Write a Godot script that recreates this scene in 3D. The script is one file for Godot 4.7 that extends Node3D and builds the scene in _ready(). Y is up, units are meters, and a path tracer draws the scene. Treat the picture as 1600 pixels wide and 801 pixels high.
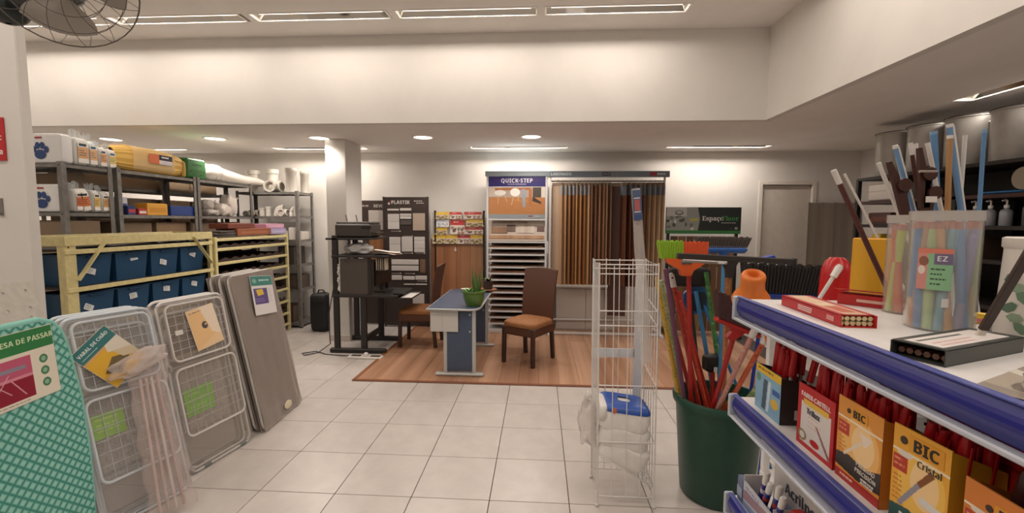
extends Node3D
# A homeware and flooring shop: steel shelving and drying racks, a flooring corner with desk and sample displays, brooms and stationery.

class G:
	# collects triangles; t places what is added next
	var v := PackedVector3Array()
	var n := PackedVector3Array()
	var u := PackedVector2Array()
	var t := Transform3D()

	func tri(a: Vector3, b: Vector3, c: Vector3, na: Vector3, nb: Vector3, nc: Vector3, ua := Vector2(), ub := Vector2(), uc := Vector2()) -> void:
		var pa := t * a
		var pb := t * b
		var pc := t * c
		var qa := (t.basis * na).normalized()
		var qb := (t.basis * nb).normalized()
		var qc := (t.basis * nc).normalized()
		if (pb - pa).cross(pc - pa).dot(qa + qb + qc) > 0.0:
			v.append_array(PackedVector3Array([pa, pc, pb]))
			n.append_array(PackedVector3Array([qa, qc, qb]))
			u.append_array(PackedVector2Array([ua, uc, ub]))
		else:
			v.append_array(PackedVector3Array([pa, pb, pc]))
			n.append_array(PackedVector3Array([qa, qb, qc]))
			u.append_array(PackedVector2Array([ua, ub, uc]))

	# corners: lower left, lower right, upper right, upper left as seen from outside
	func quad(a: Vector3, b: Vector3, c: Vector3, d: Vector3, m := Vector3.ZERO) -> void:
		if m == Vector3.ZERO:
			m = (b - a).cross(c - a).normalized()
		tri(a, b, c, m, m, m, Vector2(0, 1), Vector2(1, 1), Vector2(1, 0))
		tri(a, c, d, m, m, m, Vector2(0, 1), Vector2(1, 0), Vector2(0, 0))

	func card(w: float, h: float) -> G:
		quad(Vector3(-w / 2, -h / 2, 0), Vector3(w / 2, -h / 2, 0), Vector3(w / 2, h / 2, 0), Vector3(-w / 2, h / 2, 0), Vector3.BACK)
		return self

	func box(c: Vector3, s: Vector3, b := 0.0) -> G:
		var h := s * 0.5
		b = minf(b, minf(h.x, minf(h.y, h.z)) * 0.9)
		for ax in 3:
			var i := (ax + 1) % 3
			var j := (ax + 2) % 3
			for sg in [-1.0, 1.0]:
				var e := Vector3.ZERO
				e[ax] = sg
				var q := []
				for k in [[-1, -1], [1, -1], [1, 1], [-1, 1]]:
					var p := Vector3.ZERO
					p[ax] = sg * h[ax]
					p[i] = k[0] * (h[i] - b)
					p[j] = k[1] * (h[j] - b)
					q.append(c + p)
				quad(q[0], q[1], q[2], q[3], e)
			if b > 0.0:
				for si in [-1.0, 1.0]:
					for sj in [-1.0, 1.0]:
						var e2 := Vector3.ZERO
						e2[i] = si
						e2[j] = sj
						var q2 := []
						for k in [[-1, 0], [1, 0], [1, 1], [-1, 1]]:
							var p := Vector3.ZERO
							p[ax] = k[0] * (h[ax] - b)
							p[i] = si * (h[i] - b * k[1])
							p[j] = sj * (h[j] - b * (1 - k[1]))
							q2.append(c + p)
						quad(q2[0], q2[1], q2[2], q2[3], e2.normalized())
		if b > 0.0:
			for sx in [-1.0, 1.0]:
				for sy in [-1.0, 1.0]:
					for sz in [-1.0, 1.0]:
						var e3 := Vector3(sx, sy, sz).normalized()
						tri(c + Vector3(sx * h.x, sy * (h.y - b), sz * (h.z - b)), c + Vector3(sx * (h.x - b), sy * h.y, sz * (h.z - b)), c + Vector3(sx * (h.x - b), sy * (h.y - b), sz * h.z), e3, e3, e3)
		return self

	# box between two corners
	func span(a: Vector3, b: Vector3, bev := 0.0) -> G:
		return box((a + b) * 0.5, (b - a).abs(), bev)

	# square bar from a to b
	func bar(a: Vector3, b: Vector3, w: float, d: float, bev := 0.0, up := Vector3.UP) -> G:
		var keep := t
		var y := (b - a).normalized()
		var ref := up if absf(y.dot(up)) < 0.95 else Vector3.BACK
		var x := ref.cross(y).normalized()
		t = keep * Transform3D(Basis(x, y, x.cross(y)), (a + b) * 0.5)
		box(Vector3.ZERO, Vector3(w, a.distance_to(b), d), bev)
		t = keep
		return self

	func tube(pts: Array, r: Variant, sides := 8, closed := false) -> G:
		var m := pts.size()
		var rings := []
		var norms := []
		var x := Vector3.ZERO
		for k in m:
			var d: Vector3
			if closed:
				d = pts[(k + 1) % m] - pts[(k + m - 1) % m]
			else:
				d = pts[mini(k + 1, m - 1)] - pts[maxi(k - 1, 0)]
			d = d.normalized()
			if x == Vector3.ZERO:
				x = d.cross(Vector3.UP if absf(d.y) < 0.9 else Vector3.RIGHT).normalized()
			else:
				x = (x - d * x.dot(d)).normalized()
			var y := d.cross(x)
			var rr: float = r[k] if r is Array else r
			var ring := []
			var nn := []
			for s in sides:
				var a := TAU * s / sides
				var o := x * cos(a) + y * sin(a)
				ring.append(pts[k] + o * rr)
				nn.append(o)
			rings.append(ring)
			norms.append(nn)
		for k in (m if closed else m - 1):
			var k2 := (k + 1) % m
			for s in sides:
				var s2 := (s + 1) % sides
				tri(rings[k][s], rings[k][s2], rings[k2][s2], norms[k][s], norms[k][s2], norms[k2][s2])
				tri(rings[k][s], rings[k2][s2], rings[k2][s], norms[k][s], norms[k2][s2], norms[k2][s])
		if not closed:
			for e in [0, m - 1]:
				var d2: Vector3 = (pts[0] - pts[1] if e == 0 else pts[m - 1] - pts[m - 2]).normalized()
				for s in range(1, sides - 1):
					tri(rings[e][0], rings[e][s], rings[e][s + 1], d2, d2, d2)
		return self

	# profile of (radius, height) turned about y
	func lathe(prof: Array, seg := 24) -> G:
		var m := prof.size()
		var sn := []
		for k in m - 1:
			var d: Vector2 = prof[k + 1] - prof[k]
			sn.append(Vector2(d.y, -d.x).normalized())
		for k in m - 1:
			var n0: Vector2 = sn[k]
			var n1: Vector2 = sn[k]
			if k > 0 and sn[k - 1].dot(sn[k]) > 0.6:
				n0 = (sn[k - 1] + sn[k]).normalized()
			if k < m - 2 and sn[k + 1].dot(sn[k]) > 0.6:
				n1 = (sn[k + 1] + sn[k]).normalized()
			for s in seg:
				var a := TAU * s / seg
				var b := TAU * (s + 1) / seg
				var ca := Vector3(cos(a), 0, sin(a))
				var cb := Vector3(cos(b), 0, sin(b))
				var p: Vector2 = prof[k]
				var q: Vector2 = prof[k + 1]
				var up := Vector3.UP
				var v0 := 1.0 - float(k) / (m - 1)
				var v1 := 1.0 - float(k + 1) / (m - 1)
				var ua := 1.0 - float(s) / seg
				var ub := 1.0 - float(s + 1) / seg
				if p.x > 0.00001:
					tri(ca * p.x + up * p.y, cb * p.x + up * p.y, cb * q.x + up * q.y, ca * n0.x + up * n0.y, cb * n0.x + up * n0.y, cb * n1.x + up * n1.y, Vector2(ua, v0), Vector2(ub, v0), Vector2(ub, v1))
				if q.x > 0.00001:
					tri(ca * p.x + up * p.y, cb * q.x + up * q.y, ca * q.x + up * q.y, ca * n0.x + up * n0.y, cb * n1.x + up * n1.y, ca * n1.x + up * n1.y, Vector2(ua, v0), Vector2(ub, v1), Vector2(ua, v1))
		return self

	# polygon in x, y extruded along z
	func prism(poly: PackedVector2Array, d: float) -> G:
		var idx := Geometry2D.triangulate_polygon(poly)
		var lo := poly[0]
		var hi := poly[0]
		for p in poly:
			lo = lo.min(p)
			hi = hi.max(p)
		for z in [-d / 2, d / 2]:
			var m := Vector3(0, 0, signf(z))
			for k in range(0, idx.size(), 3):
				var q := []
				var w := []
				for e in 3:
					var p: Vector2 = poly[idx[k + e]]
					q.append(Vector3(p.x, p.y, z))
					w.append(Vector2((p.x - lo.x) / (hi.x - lo.x), 1.0 - (p.y - lo.y) / (hi.y - lo.y)))
				tri(q[0], q[1], q[2], m, m, m, w[0], w[1], w[2])
		var ccw := not Geometry2D.is_polygon_clockwise(poly)
		for k in poly.size():
			var a := poly[k]
			var b := poly[(k + 1) % poly.size()]
			var e := (b - a).normalized()
			var m := Vector3(e.y, -e.x, 0) * (1.0 if ccw else -1.0)
			quad(Vector3(a.x, a.y, -d / 2), Vector3(b.x, b.y, -d / 2), Vector3(b.x, b.y, d / 2), Vector3(a.x, a.y, d / 2), m)
		return self

	# smooth surface f(a, b), a and b from 0 to 1
	func grid(nu: int, nv: int, f: Callable) -> G:
		var p := []
		for i in nu + 1:
			var row := []
			for j in nv + 1:
				row.append(f.call(float(i) / nu, float(j) / nv))
			p.append(row)
		var w := []
		for i in nu + 1:
			var row := []
			for j in nv + 1:
				var du: Vector3 = p[mini(i + 1, nu)][j] - p[maxi(i - 1, 0)][j]
				var dv: Vector3 = p[i][mini(j + 1, nv)] - p[i][maxi(j - 1, 0)]
				var c := du.cross(dv)
				row.append(c.normalized() if c.length() > 1e-12 else Vector3.UP)
			w.append(row)
		for i in nu:
			for j in nv:
				var a := Vector2(float(i) / nu, 1.0 - float(j) / nv)
				var b := Vector2(float(i + 1) / nu, 1.0 - float(j + 1) / nv)
				tri(p[i][j], p[i + 1][j], p[i + 1][j + 1], w[i][j], w[i + 1][j], w[i + 1][j + 1], a, Vector2(b.x, a.y), b)
				tri(p[i][j], p[i + 1][j + 1], p[i][j + 1], w[i][j], w[i + 1][j + 1], w[i][j + 1], a, b, Vector2(a.x, b.y))
		return self

	# soft rounded block; e from 2 (ellipsoid) up to boxy, wob dents it
	func pillow(c: Vector3, s: Vector3, e := 4.0, wob := 0.0, seed_ := 0.0, nu := 16, nv := 8) -> G:
		var pw := 2.0 / e
		var f := func(a: float, b: float) -> Vector3:
			var th := -TAU * a
			var ph := (b - 0.5) * PI
			var ct := cos(th)
			var s_t := sin(th)
			var cp := cos(ph)
			var sp := sin(ph)
			var x := signf(ct) * pow(absf(ct), pw) * pow(absf(cp), pw)
			var z := signf(s_t) * pow(absf(s_t), pw) * pow(absf(cp), pw)
			var y := signf(sp) * pow(absf(sp), pw)
			var k := 1.0 + wob * (sin(x * 5.1 + seed_) * sin(y * 6.3 + seed_ * 2.0) + 0.6 * sin(z * 7.7 + x * 4.0 + seed_))
			return c + Vector3(x * s.x, y * s.y, z * s.z) * 0.5 * k
		return grid(nu, nv, f)

	func mesh() -> ArrayMesh:
		var a := []
		a.resize(Mesh.ARRAY_MAX)
		a[Mesh.ARRAY_VERTEX] = v
		a[Mesh.ARRAY_NORMAL] = n
		a[Mesh.ARRAY_TEX_UV] = u
		var m := ArrayMesh.new()
		m.add_surface_from_arrays(Mesh.PRIMITIVE_TRIANGLES, a)
		return m

var rng := RandomNumberGenerator.new()
var cache := {}
var used := {}

func T(x: float, y: float, z: float, turn := 0.0) -> Transform3D:
	return Transform3D(Basis(Vector3.UP, deg_to_rad(turn)), Vector3(x, y, z))

func V(x: float, y: float, z: float) -> Vector3:
	return Vector3(x, y, z)

# plain surface from an sRGB hex colour
func mt(hex: String, rough := 0.6, metal := 0.0) -> StandardMaterial3D:
	var key := "%s/%s/%s" % [hex, rough, metal]
	if not cache.has(key):
		var m := StandardMaterial3D.new()
		m.albedo_color = Color(hex)
		m.roughness = rough
		m.metallic = metal
		cache[key] = m
	return cache[key]

# clear or milky plastic film
func film(hex: String, a: float, rough := 0.3) -> StandardMaterial3D:
	var key := "film%s/%s/%s" % [hex, a, rough]
	if not cache.has(key):
		var m := StandardMaterial3D.new()
		m.albedo_color = Color(Color(hex), a)
		m.roughness = rough
		m.transparency = BaseMaterial3D.TRANSPARENCY_ALPHA
		m.cull_mode = BaseMaterial3D.CULL_DISABLED
		cache[key] = m
	return cache[key]

func glow(hex: String, e: float) -> StandardMaterial3D:
	var m := StandardMaterial3D.new()
	m.albedo_color = Color(hex)
	m.emission_enabled = true
	m.emission = Color(hex)
	m.emission_energy_multiplier = e
	return m

func noise_tex(freq: float, lo: Color, hi: Color, w := 256, h := 256, sd := 1, stretch := false) -> ImageTexture:
	var fn := FastNoiseLite.new()
	fn.seed = sd
	fn.frequency = freq
	fn.fractal_octaves = 4
	var im := Image.create(w, h, false, Image.FORMAT_RGB8)
	for y in h:
		for x in w:
			# wraps round in both directions so that no seam shows
			var ax := TAU * x / w
			var ay := TAU * y / h
			var k: float
			if stretch:
				k = fn.get_noise_3d(cos(ax) * 40.0, sin(ax) * 40.0, sin(ay) * 3.0)
			else:
				k = fn.get_noise_3d(cos(ax) * 20.0 + sin(ay) * 13.0, sin(ax) * 20.0, cos(ay) * 20.0)
			im.set_pixel(x, y, lo.lerp(hi, clampf(0.5 + k * 0.9, 0.0, 1.0)))
	return ImageTexture.create_from_image(im)

# wood with its grain along the texture's v; tint sets the tone
func wood(tint: String, rough := 0.45, axis := "y") -> StandardMaterial3D:
	var key := "wood%s/%s/%s" % [tint, rough, axis]
	if not cache.has(key):
		if not cache.has("grain"):
			cache["grain"] = noise_tex(0.022, Color(0.83, 0.80, 0.77), Color(1, 1, 1), 256, 256, 5, true)
		var m := StandardMaterial3D.new()
		m.albedo_color = Color(tint)
		m.albedo_texture = cache["grain"]
		m.roughness = rough
		m.uv1_triplanar = true
		m.uv1_triplanar_sharpness = 8.0
		m.uv1_scale = Vector3(1.3, 0.4, 1.3) if axis == "y" else Vector3(1.3, 1.3, 0.4)
		cache[key] = m
	return cache[key]

func worn(hex: String, rough := 0.6, metal := 0.0, amount := 0.12, scale := 1.5) -> StandardMaterial3D:
	var key := "worn%s/%s/%s/%s/%s" % [hex, rough, metal, amount, scale]
	if not cache.has(key):
		if not cache.has("patch%s" % amount):
			cache["patch%s" % amount] = noise_tex(0.06, Color(1, 1, 1).darkened(amount), Color(1, 1, 1), 256, 256, 9)
		var m := StandardMaterial3D.new()
		m.albedo_color = Color(hex)
		m.albedo_texture = cache["patch%s" % amount]
		m.roughness = rough
		m.metallic = metal
		m.uv1_triplanar = true
		m.uv1_world_triplanar = true
		m.uv1_scale = Vector3.ONE * scale
		cache[key] = m
	return cache[key]

# flat print
func prn(im: Image, rough := 0.45) -> StandardMaterial3D:
	var m := StandardMaterial3D.new()
	m.albedo_texture = ImageTexture.create_from_image(im)
	m.roughness = rough
	return m

func img(w: int, h: int, hex: String) -> Image:
	var im := Image.create(w, h, false, Image.FORMAT_RGB8)
	im.fill(Color(hex))
	return im

func ir(im: Image, x: int, y: int, w: int, h: int, hex: String) -> void:
	im.fill_rect(Rect2i(x, y, w, h), Color(hex))

func ipoly(im: Image, pts: Array, hex: String) -> void:
	var p := PackedVector2Array(pts)
	var c := Color(hex)
	var lo := p[0]
	var hi := p[0]
	for q in p:
		lo = lo.min(q)
		hi = hi.max(q)
	for y in range(maxi(0, int(lo.y)), mini(im.get_height(), int(hi.y) + 1)):
		for x in range(maxi(0, int(lo.x)), mini(im.get_width(), int(hi.x) + 1)):
			if Geometry2D.is_point_in_polygon(Vector2(x + 0.5, y + 0.5), p):
				im.set_pixel(x, y, c)

func iell(im: Image, cx: float, cy: float, rx: float, ry: float, hex: String) -> void:
	var c := Color(hex)
	for y in range(maxi(0, int(cy - ry)), mini(im.get_height(), int(cy + ry) + 1)):
		for x in range(maxi(0, int(cx - rx)), mini(im.get_width(), int(cx + rx) + 1)):
			if pow((x + 0.5 - cx) / rx, 2) + pow((y + 0.5 - cy) / ry, 2) <= 1.0:
				im.set_pixel(x, y, c)

# small print too fine to read: short dashes in lines
func ilines(im: Image, x: int, y: int, w: int, rows: int, step: int, hex: String, th := 2) -> void:
	for r in rows:
		var e := x + int(w * rng.randf_range(0.6, 1.0))
		var k := x
		while k < e:
			var l := rng.randi_range(4, 11)
			ir(im, k, y + r * step, mini(l, e - k), th, hex)
			k += l + 2

func numbered(called: String) -> String:
	used[called] = used.get(called, -1) + 1
	return called if used[called] == 0 else "%s_%03d" % [called, used[called]]

func thing(called: String, label: String, category: String, at := Transform3D(), group := "") -> Node3D:
	var o := Node3D.new()
	o.name = numbered(called)
	add_child(o)
	o.transform = at
	tag(o, label, category, group)
	return o

func tag(o: Node, label: String, category: String, group := "") -> void:
	o.set_meta("label", label)
	o.set_meta("category", category)
	o.set_meta("kind", "thing")
	if group:
		o.set_meta("group", group)

func part(parent: Node, called: String, g: Variant, m: Material, at := Transform3D()) -> MeshInstance3D:
	var o := MeshInstance3D.new()
	o.name = called
	o.mesh = g.mesh() if g is G else g
	o.material_override = m
	parent.add_child(o, true)
	o.transform = at
	return o

func solo(called: String, label: String, category: String, g: Variant, m: Material, at := Transform3D(), group := "") -> MeshInstance3D:
	var o := MeshInstance3D.new()
	o.name = numbered(called)
	o.mesh = g.mesh() if g is G else g
	o.material_override = m
	add_child(o)
	o.transform = at
	tag(o, label, category, group)
	return o

func struct(called: String, g: Variant, m: Material, parent: Node = self) -> MeshInstance3D:
	var o := MeshInstance3D.new()
	o.name = called
	o.mesh = g.mesh() if g is G else g
	o.material_override = m
	parent.add_child(o, true)
	if parent == self:
		o.set_meta("kind", "structure")
	return o

func copy(o: Node3D, label: String, at: Transform3D) -> Node3D:
	var c: Node3D = o.duplicate()
	c.name = numbered(String(o.name).split("_0")[0])
	add_child(c)
	c.transform = at
	c.set_meta("label", label)
	return c

# raised lettering facing +z of at
func word(parent: Node, s: String, size: float, m: Material, at: Transform3D, bold := true, serif := false, align := 1) -> MeshInstance3D:
	var tm := TextMesh.new()
	var f := SystemFont.new()
	f.font_names = PackedStringArray(["Droid Serif" if serif else "Droid Sans"])
	f.font_weight = 700 if bold else 400
	tm.font = f
	tm.text = s
	tm.font_size = 24
	tm.pixel_size = size / 24.0
	tm.depth = 0.0012
	tm.curve_step = 2.0
	tm.horizontal_alignment = [HORIZONTAL_ALIGNMENT_LEFT, HORIZONTAL_ALIGNMENT_CENTER, HORIZONTAL_ALIGNMENT_RIGHT][align]
	return part(parent, "lettering", tm, m, at)

# a few short raised bars standing for print too small to read
func fine_print(parent: Node, w: float, h: float, rows: int, m: Material, at: Transform3D) -> void:
	for r in rows:
		var g := G.new()
		var x := -w / 2
		while x < w / 2 - h * 0.5:
			var l := minf(h * rng.randf_range(0.7, 2.6), w / 2 - x)
			g.box(V(x + l / 2, -r * h * 1.7, 0), V(l, h, 0.001))
			x += l + h * 0.5
		part(parent, "lettering", g, m, at)

const SOFFIT := 2.6
const HIGH := 3.5
const WARM := Color(1.0, 0.95, 0.906)

func _ready() -> void:
	rng.seed = 7
	var cam := Camera3D.new()
	cam.name = "camera"
	cam.position = V(0, 1.58, 0)
	cam.rotation = V(-0.0796, 0.0604, 0.0050)
	cam.fov = rad_to_deg(2.0 * atan(400.5 / 700.0))
	cam.near = 0.05
	add_child(cam)
	cam.current = true
	var we := WorldEnvironment.new()
	we.name = "surroundings"
	var env := Environment.new()
	env.background_mode = Environment.BG_COLOR
	env.background_color = Color(0, 0, 0)
	env.tonemap_mode = Environment.TONE_MAPPER_LINEAR
	env.tonemap_exposure = 0.88
	env.sdfgi_enabled = true
	env.ssao_enabled = true
	env.ssil_enabled = true
	we.environment = env
	add_child(we)
	build_shell()
	build_lamps()
	build_steel_shelves()
	build_cream_racks()
	build_leaning()
	build_wall_fan()
	build_flooring_corner()
	build_back_right()
	build_brooms()
	build_gondola()

func build_shell() -> void:
	var wallm := worn("dcd8d2", 0.75, 0.0, 0.02, 0.35)
	var ceilm := worn("ece8e3", 0.85, 0.0, 0.02, 0.35)
	# floor: grout bed, single tiles near and in view, the rest of the tiling joined
	var floor_ := Node3D.new()
	floor_.name = "floor"
	floor_.set_meta("kind", "structure")
	add_child(floor_)
	part(floor_, "grout_bed", G.new().span(V(-7.1, -0.12, -6.9), V(4.7, -0.006, 3.1)), mt("4c423c", 0.9))
	var tile := G.new().box(V(0, -0.006, 0), V(0.4455, 0.012, 0.4455), 0.0012).mesh()
	var tones := [worn("c3bbb5", 0.34, 0.0, 0.05, 0.9), worn("c0b8b2", 0.36, 0.0, 0.05, 0.9), worn("c6beb8", 0.32, 0.0, 0.05, 0.9)]
	var rest := G.new()
	var count := 0
	for r in range(-13, 10):
		for c in range(-12, 14):
			var x := (c + 0.5 - 3.5946) * 0.45
			var z := -(r + 0.5 + 5.3586) * 0.45
			if x < -7.0 or x > 4.6 or z > 3.0:
				continue
			if x > -1.82 and x < 2.7 and z < -4.2:
				continue
			if r >= -1 and x > -4.0 and x < 3.2 and count < 290:
				part(floor_, "tile", tile, tones[rng.randi() % 3], T(x, 0, z))
				count += 1
			else:
				rest.box(V(x, -0.006, z), V(0.4455, 0.012, 0.4455), 0.0)
	var others := part(floor_, "tiles_beyond", rest, tones[0])
	others.set_meta("kind", "stuff")
	# laminate sample floor under the desk
	var lam := Node3D.new()
	lam.name = "floor_laminate"
	lam.set_meta("kind", "structure")
	add_child(lam)
	part(lam, "underlay", G.new().span(V(-1.815, -0.004, -6.8), V(2.61, 0.003, -4.2)), mt("4a3527", 0.9))
	var woods := []
	for h in ["bd9478", "b98f73", "b2886c", "c29a80", "a67d63", "b68c70", "be967a"]:
		woods.append(wood(h, 0.33, "z"))
	var wn := [0, 0, 1, 1, 2, 5, 0, 4, 4, 5, 6, 3, 4, 2, 0, 5, 3, 1, 2, 4, 0, 6]
	for k in 22:
		var x0 := -1.79 + k * 0.2
		var cuts := [-4.23, -5.1 - 0.35 * (k % 3), -6.3 + 0.2 * (k % 2), -6.8]
		for j in 3:
			part(lam, "plank", G.new().span(V(x0 + 0.0008, 0.003, cuts[j] - 0.001), V(x0 + 0.1992, 0.011, cuts[j + 1]), 0.001), woods[wn[k] if j == 0 else (wn[k] + j * 2) % 7])
	part(lam, "edge_strip", G.new().span(V(-1.83, 0.0, -4.23), V(2.63, 0.013, -4.195), 0.004), mt("7b4a31", 0.4))
	part(lam, "edge_strip", G.new().span(V(-1.83, 0.0, -6.8), V(-1.79, 0.013, -4.2), 0.004), mt("8a583b", 0.4))
	# walls
	var g := G.new()
	g.span(V(-7.2, 0, -6.92), V(3.23, 3.7, -6.8))
	g.span(V(3.96, 0, -6.92), V(4.8, 3.7, -6.8))
	g.span(V(3.23, 2.13, -6.92), V(3.96, 3.7, -6.8))
	g.span(V(3.1, 0, -7.1), V(4.1, 2.4, -6.98))
	struct("wall_back", g, wallm)
	struct("wall_left", G.new().span(V(-7.2, 0, -6.8), V(-7.0, 3.7, 3.2)), wallm)
	struct("wall_right", G.new().span(V(4.6, 0, -6.8), V(4.8, 3.7, 3.2)), wallm)
	struct("wall_front", G.new().span(V(-7.2, 0, 3.0), V(4.8, 3.7, 3.2)), wallm)
	# flush door in the back wall
	var door := Node3D.new()
	door.name = "door_1"
	door.set_meta("kind", "structure")
	add_child(door)
	part(door, "leaf", G.new().span(V(3.25, 0.01, -6.88), V(3.94, 2.115, -6.845), 0.003), worn("cfc7bd", 0.5, 0.0, 0.03))
	var fr := G.new()
	fr.span(V(3.19, 0, -6.9), V(3.245, 2.17, -6.785), 0.004)
	part(door, "door_frame", fr, mt("d6cfc6", 0.5))
	part(door, "door_frame", G.new().span(V(3.945, 0, -6.9), V(4.0, 2.17, -6.785), 0.004), mt("d6cfc6", 0.5))
	part(door, "door_frame", G.new().span(V(3.245, 2.12, -6.9), V(3.945, 2.17, -6.785), 0.004), mt("d6cfc6", 0.5))
	# baseboards
	struct("baseboard_back", G.new().span(V(-7.0, 0, -6.8), V(3.19, 0.08, -6.787), 0.003), mt("cfc6bb", 0.5))
	# column in the corner and the pillar beside the camera
	struct("column", G.new().span(V(-2.725, 0, -6.12), V(-2.46, SOFFIT, -5.62), 0.006), wallm)
	struct("baseboard_column", G.new().span(V(-2.735, 0, -6.13), V(-2.45, 0.08, -5.61), 0.003), mt("c9c0b6", 0.5))
	struct("pillar", G.new().span(V(-4.3, 0, -2.66), V(-3.155, HIGH, -2.6), 0.006), wallm)
	# lowered ceilings, with openings for the recessed lamps
	var z0 := -6.43
	var z1 := -6.27
	var lo := G.new()
	lo.span(V(-7.0, SOFFIT, -6.8), V(4.6, SOFFIT + 0.03, z0))
	lo.span(V(-7.0, SOFFIT, z1), V(4.6, SOFFIT + 0.03, -4.81))
	lo.span(V(2.33, SOFFIT, -4.81), V(4.6, SOFFIT + 0.03, -4.735))
	var xs := [-7.0, -6.55, -5.2, -3.82, -2.47, -0.97, 0.38, 1.74, 3.09, 4.6]
	for k in range(0, 10, 2):
		lo.span(V(xs[k], SOFFIT, z0), V(xs[k + 1], SOFFIT + 0.03, z1))
	lo.span(V(2.33, SOFFIT, -4.735), V(3.44, SOFFIT + 0.03, 3.0))
	lo.span(V(3.6, SOFFIT, -4.735), V(4.6, SOFFIT + 0.03, 3.0))
	var zs := [-4.735, -4.06, -2.71, -1.35, 0.0, 3.0]
	for k in range(0, 6, 2):
		lo.span(V(3.44, SOFFIT, zs[k]), V(3.6, SOFFIT + 0.03, zs[k + 1]))
	lo.span(V(-7.0, SOFFIT + 0.2, -6.8), V(4.6, SOFFIT + 0.23, -4.82))
	lo.span(V(2.34, SOFFIT + 0.2, -4.82), V(4.6, SOFFIT + 0.23, 3.0))
	struct("ceiling_lowered", lo, ceilm)
	# bulkheads round the high middle of the shop
	struct("wall_bulkhead_back", G.new().span(V(-7.0, SOFFIT, -4.81), V(2.33, 3.7, -4.735)), wallm)
	struct("wall_bulkhead_right", G.new().span(V(2.26, SOFFIT, -4.735), V(2.33, 3.7, 3.0)), wallm)
	var hi := G.new()
	var hz := [[-4.735, -4.37], [-4.21, -2.08], [-1.92, 0.42], [0.58, 3.0]]
	for k in 4:
		hi.span(V(-7.0, HIGH, hz[k][0]), V(1.735, HIGH + 0.03, hz[k][1]))
	var hx := [-7.0, -6.95, -5.62, -5.58, -4.25, -4.2, -2.82, -2.76, -1.42, -1.36, -0.03, 0.03, 1.33, 1.735]
	for z in [-4.37, -2.08, 0.42]:
		for k in range(0, 14, 2):
			hi.span(V(hx[k], HIGH, z), V(hx[k + 1], HIGH + 0.03, z + 0.16))
	hi.span(V(1.895, HIGH, -4.735), V(2.26, HIGH + 0.03, 3.0))
	var sz := [-4.735]
	for k in 4:
		sz.append(-3.67 + 1.42 * k)
		sz.append(-2.33 + 1.42 * k)
	sz.append(3.0)
	for k in range(0, 10, 2):
		hi.span(V(1.735, HIGH, sz[k]), V(1.895, HIGH + 0.03, sz[k + 1]))
	hi.span(V(-7.0, HIGH + 0.2, -4.7), V(2.3, HIGH + 0.23, 3.0))
	struct("ceiling_high", hi, ceilm)

# recessed strip lamp: open box with a slanting mirror, end plates, lip and tube; along local x
func strip_lamp(label: String, group: String, at: Transform3D, length: float, energy: float, deep := 0.075) -> void:
	var o := thing("recessed_strip_lamp", label, "ceiling lamp", at, group)
	var w := 0.16
	var h := length / 2
	var white := mt("e9e5de", 0.4)
	var mirror := mt("d8d4cd", 0.06, 1.0)
	var lip := G.new()
	for s in [-1.0, 1.0]:
		lip.box(V(0, 0.0, s * (w / 2 + 0.004)), V(length + 0.036, 0.008, 0.02), 0.002)
	part(o, "lip", lip.box(V(h + 0.008, 0, 0), V(0.02, 0.008, w), 0.002).box(V(-h - 0.008, 0, 0), V(0.02, 0.008, w), 0.002), white)
	for s in [-1.0, 1.0]:
		part(o, "end_plate", G.new().box(V(s * (h - 0.003), deep / 2, 0), V(0.006, deep, w)), white)
	part(o, "back_plate", G.new().box(V(0, deep + 0.004, 0), V(length, 0.008, w)), white)
	for s in [-1.0, 1.0]:
		var g := G.new()
		g.quad(V(-h, 0.002, s * w / 2), V(h, 0.002, s * w / 2), V(h, deep, s * (w / 2 - 0.05)), V(-h, deep, s * (w / 2 - 0.05)), V(0, -0.45, -s))
		part(o, "reflector", g, mirror)
	var tube := part(o, "fluorescent_tube", G.new().tube([V(-h + 0.05, 0.040, 0), V(h - 0.05, 0.040, 0)], 0.013, 10), glow("fff1df", 3.0))
	for s in [-1.0, 1.0]:
		part(tube, "tube_cap", G.new().tube([V(s * (h - 0.05), 0.040, 0), V(s * (h - 0.025), 0.040, 0)], 0.0135, 10), mt("b8b4ae", 0.4, 0.6))
	var l := AreaLight3D.new()
	l.name = "tube_light"
	l.area_size = Vector2(length - 0.12, 0.05)
	l.light_color = WARM
	l.light_energy = energy
	l.area_range = 12.0
	l.shadow_enabled = true
	o.add_child(l, true)
	l.position = V(0, 0.022, 0)
	l.rotation = V(-PI / 2, 0, 0)

func downlight(label: String, at: Vector3, energy: float) -> void:
	var o := thing("downlight", label, "ceiling lamp", Transform3D(Basis(), at), "round downlights in the lowered ceiling")
	part(o, "trim_ring", G.new().lathe([Vector2(0.112, 0.0), Vector2(0.115, -0.006), Vector2(0.138, -0.008), Vector2(0.142, 0.0)], 32), mt("ece8e2", 0.4))
	part(o, "diffuser", G.new().lathe([Vector2(0.0, -0.002), Vector2(0.113, -0.002), Vector2(0.113, 0.0)], 32), glow("fff4e6", 3.0))
	var l := SpotLight3D.new()
	l.name = "bulb_light"
	l.light_color = WARM
	l.light_energy = energy
	l.light_size = 0.08
	l.spot_angle = 78.0
	l.spot_angle_attenuation = 0.6
	l.spot_range = 12.0
	l.shadow_enabled = true
	o.add_child(l, true)
	l.position = V(0, -0.10, 0)
	l.rotation = V(-PI / 2, 0, 0)

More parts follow.
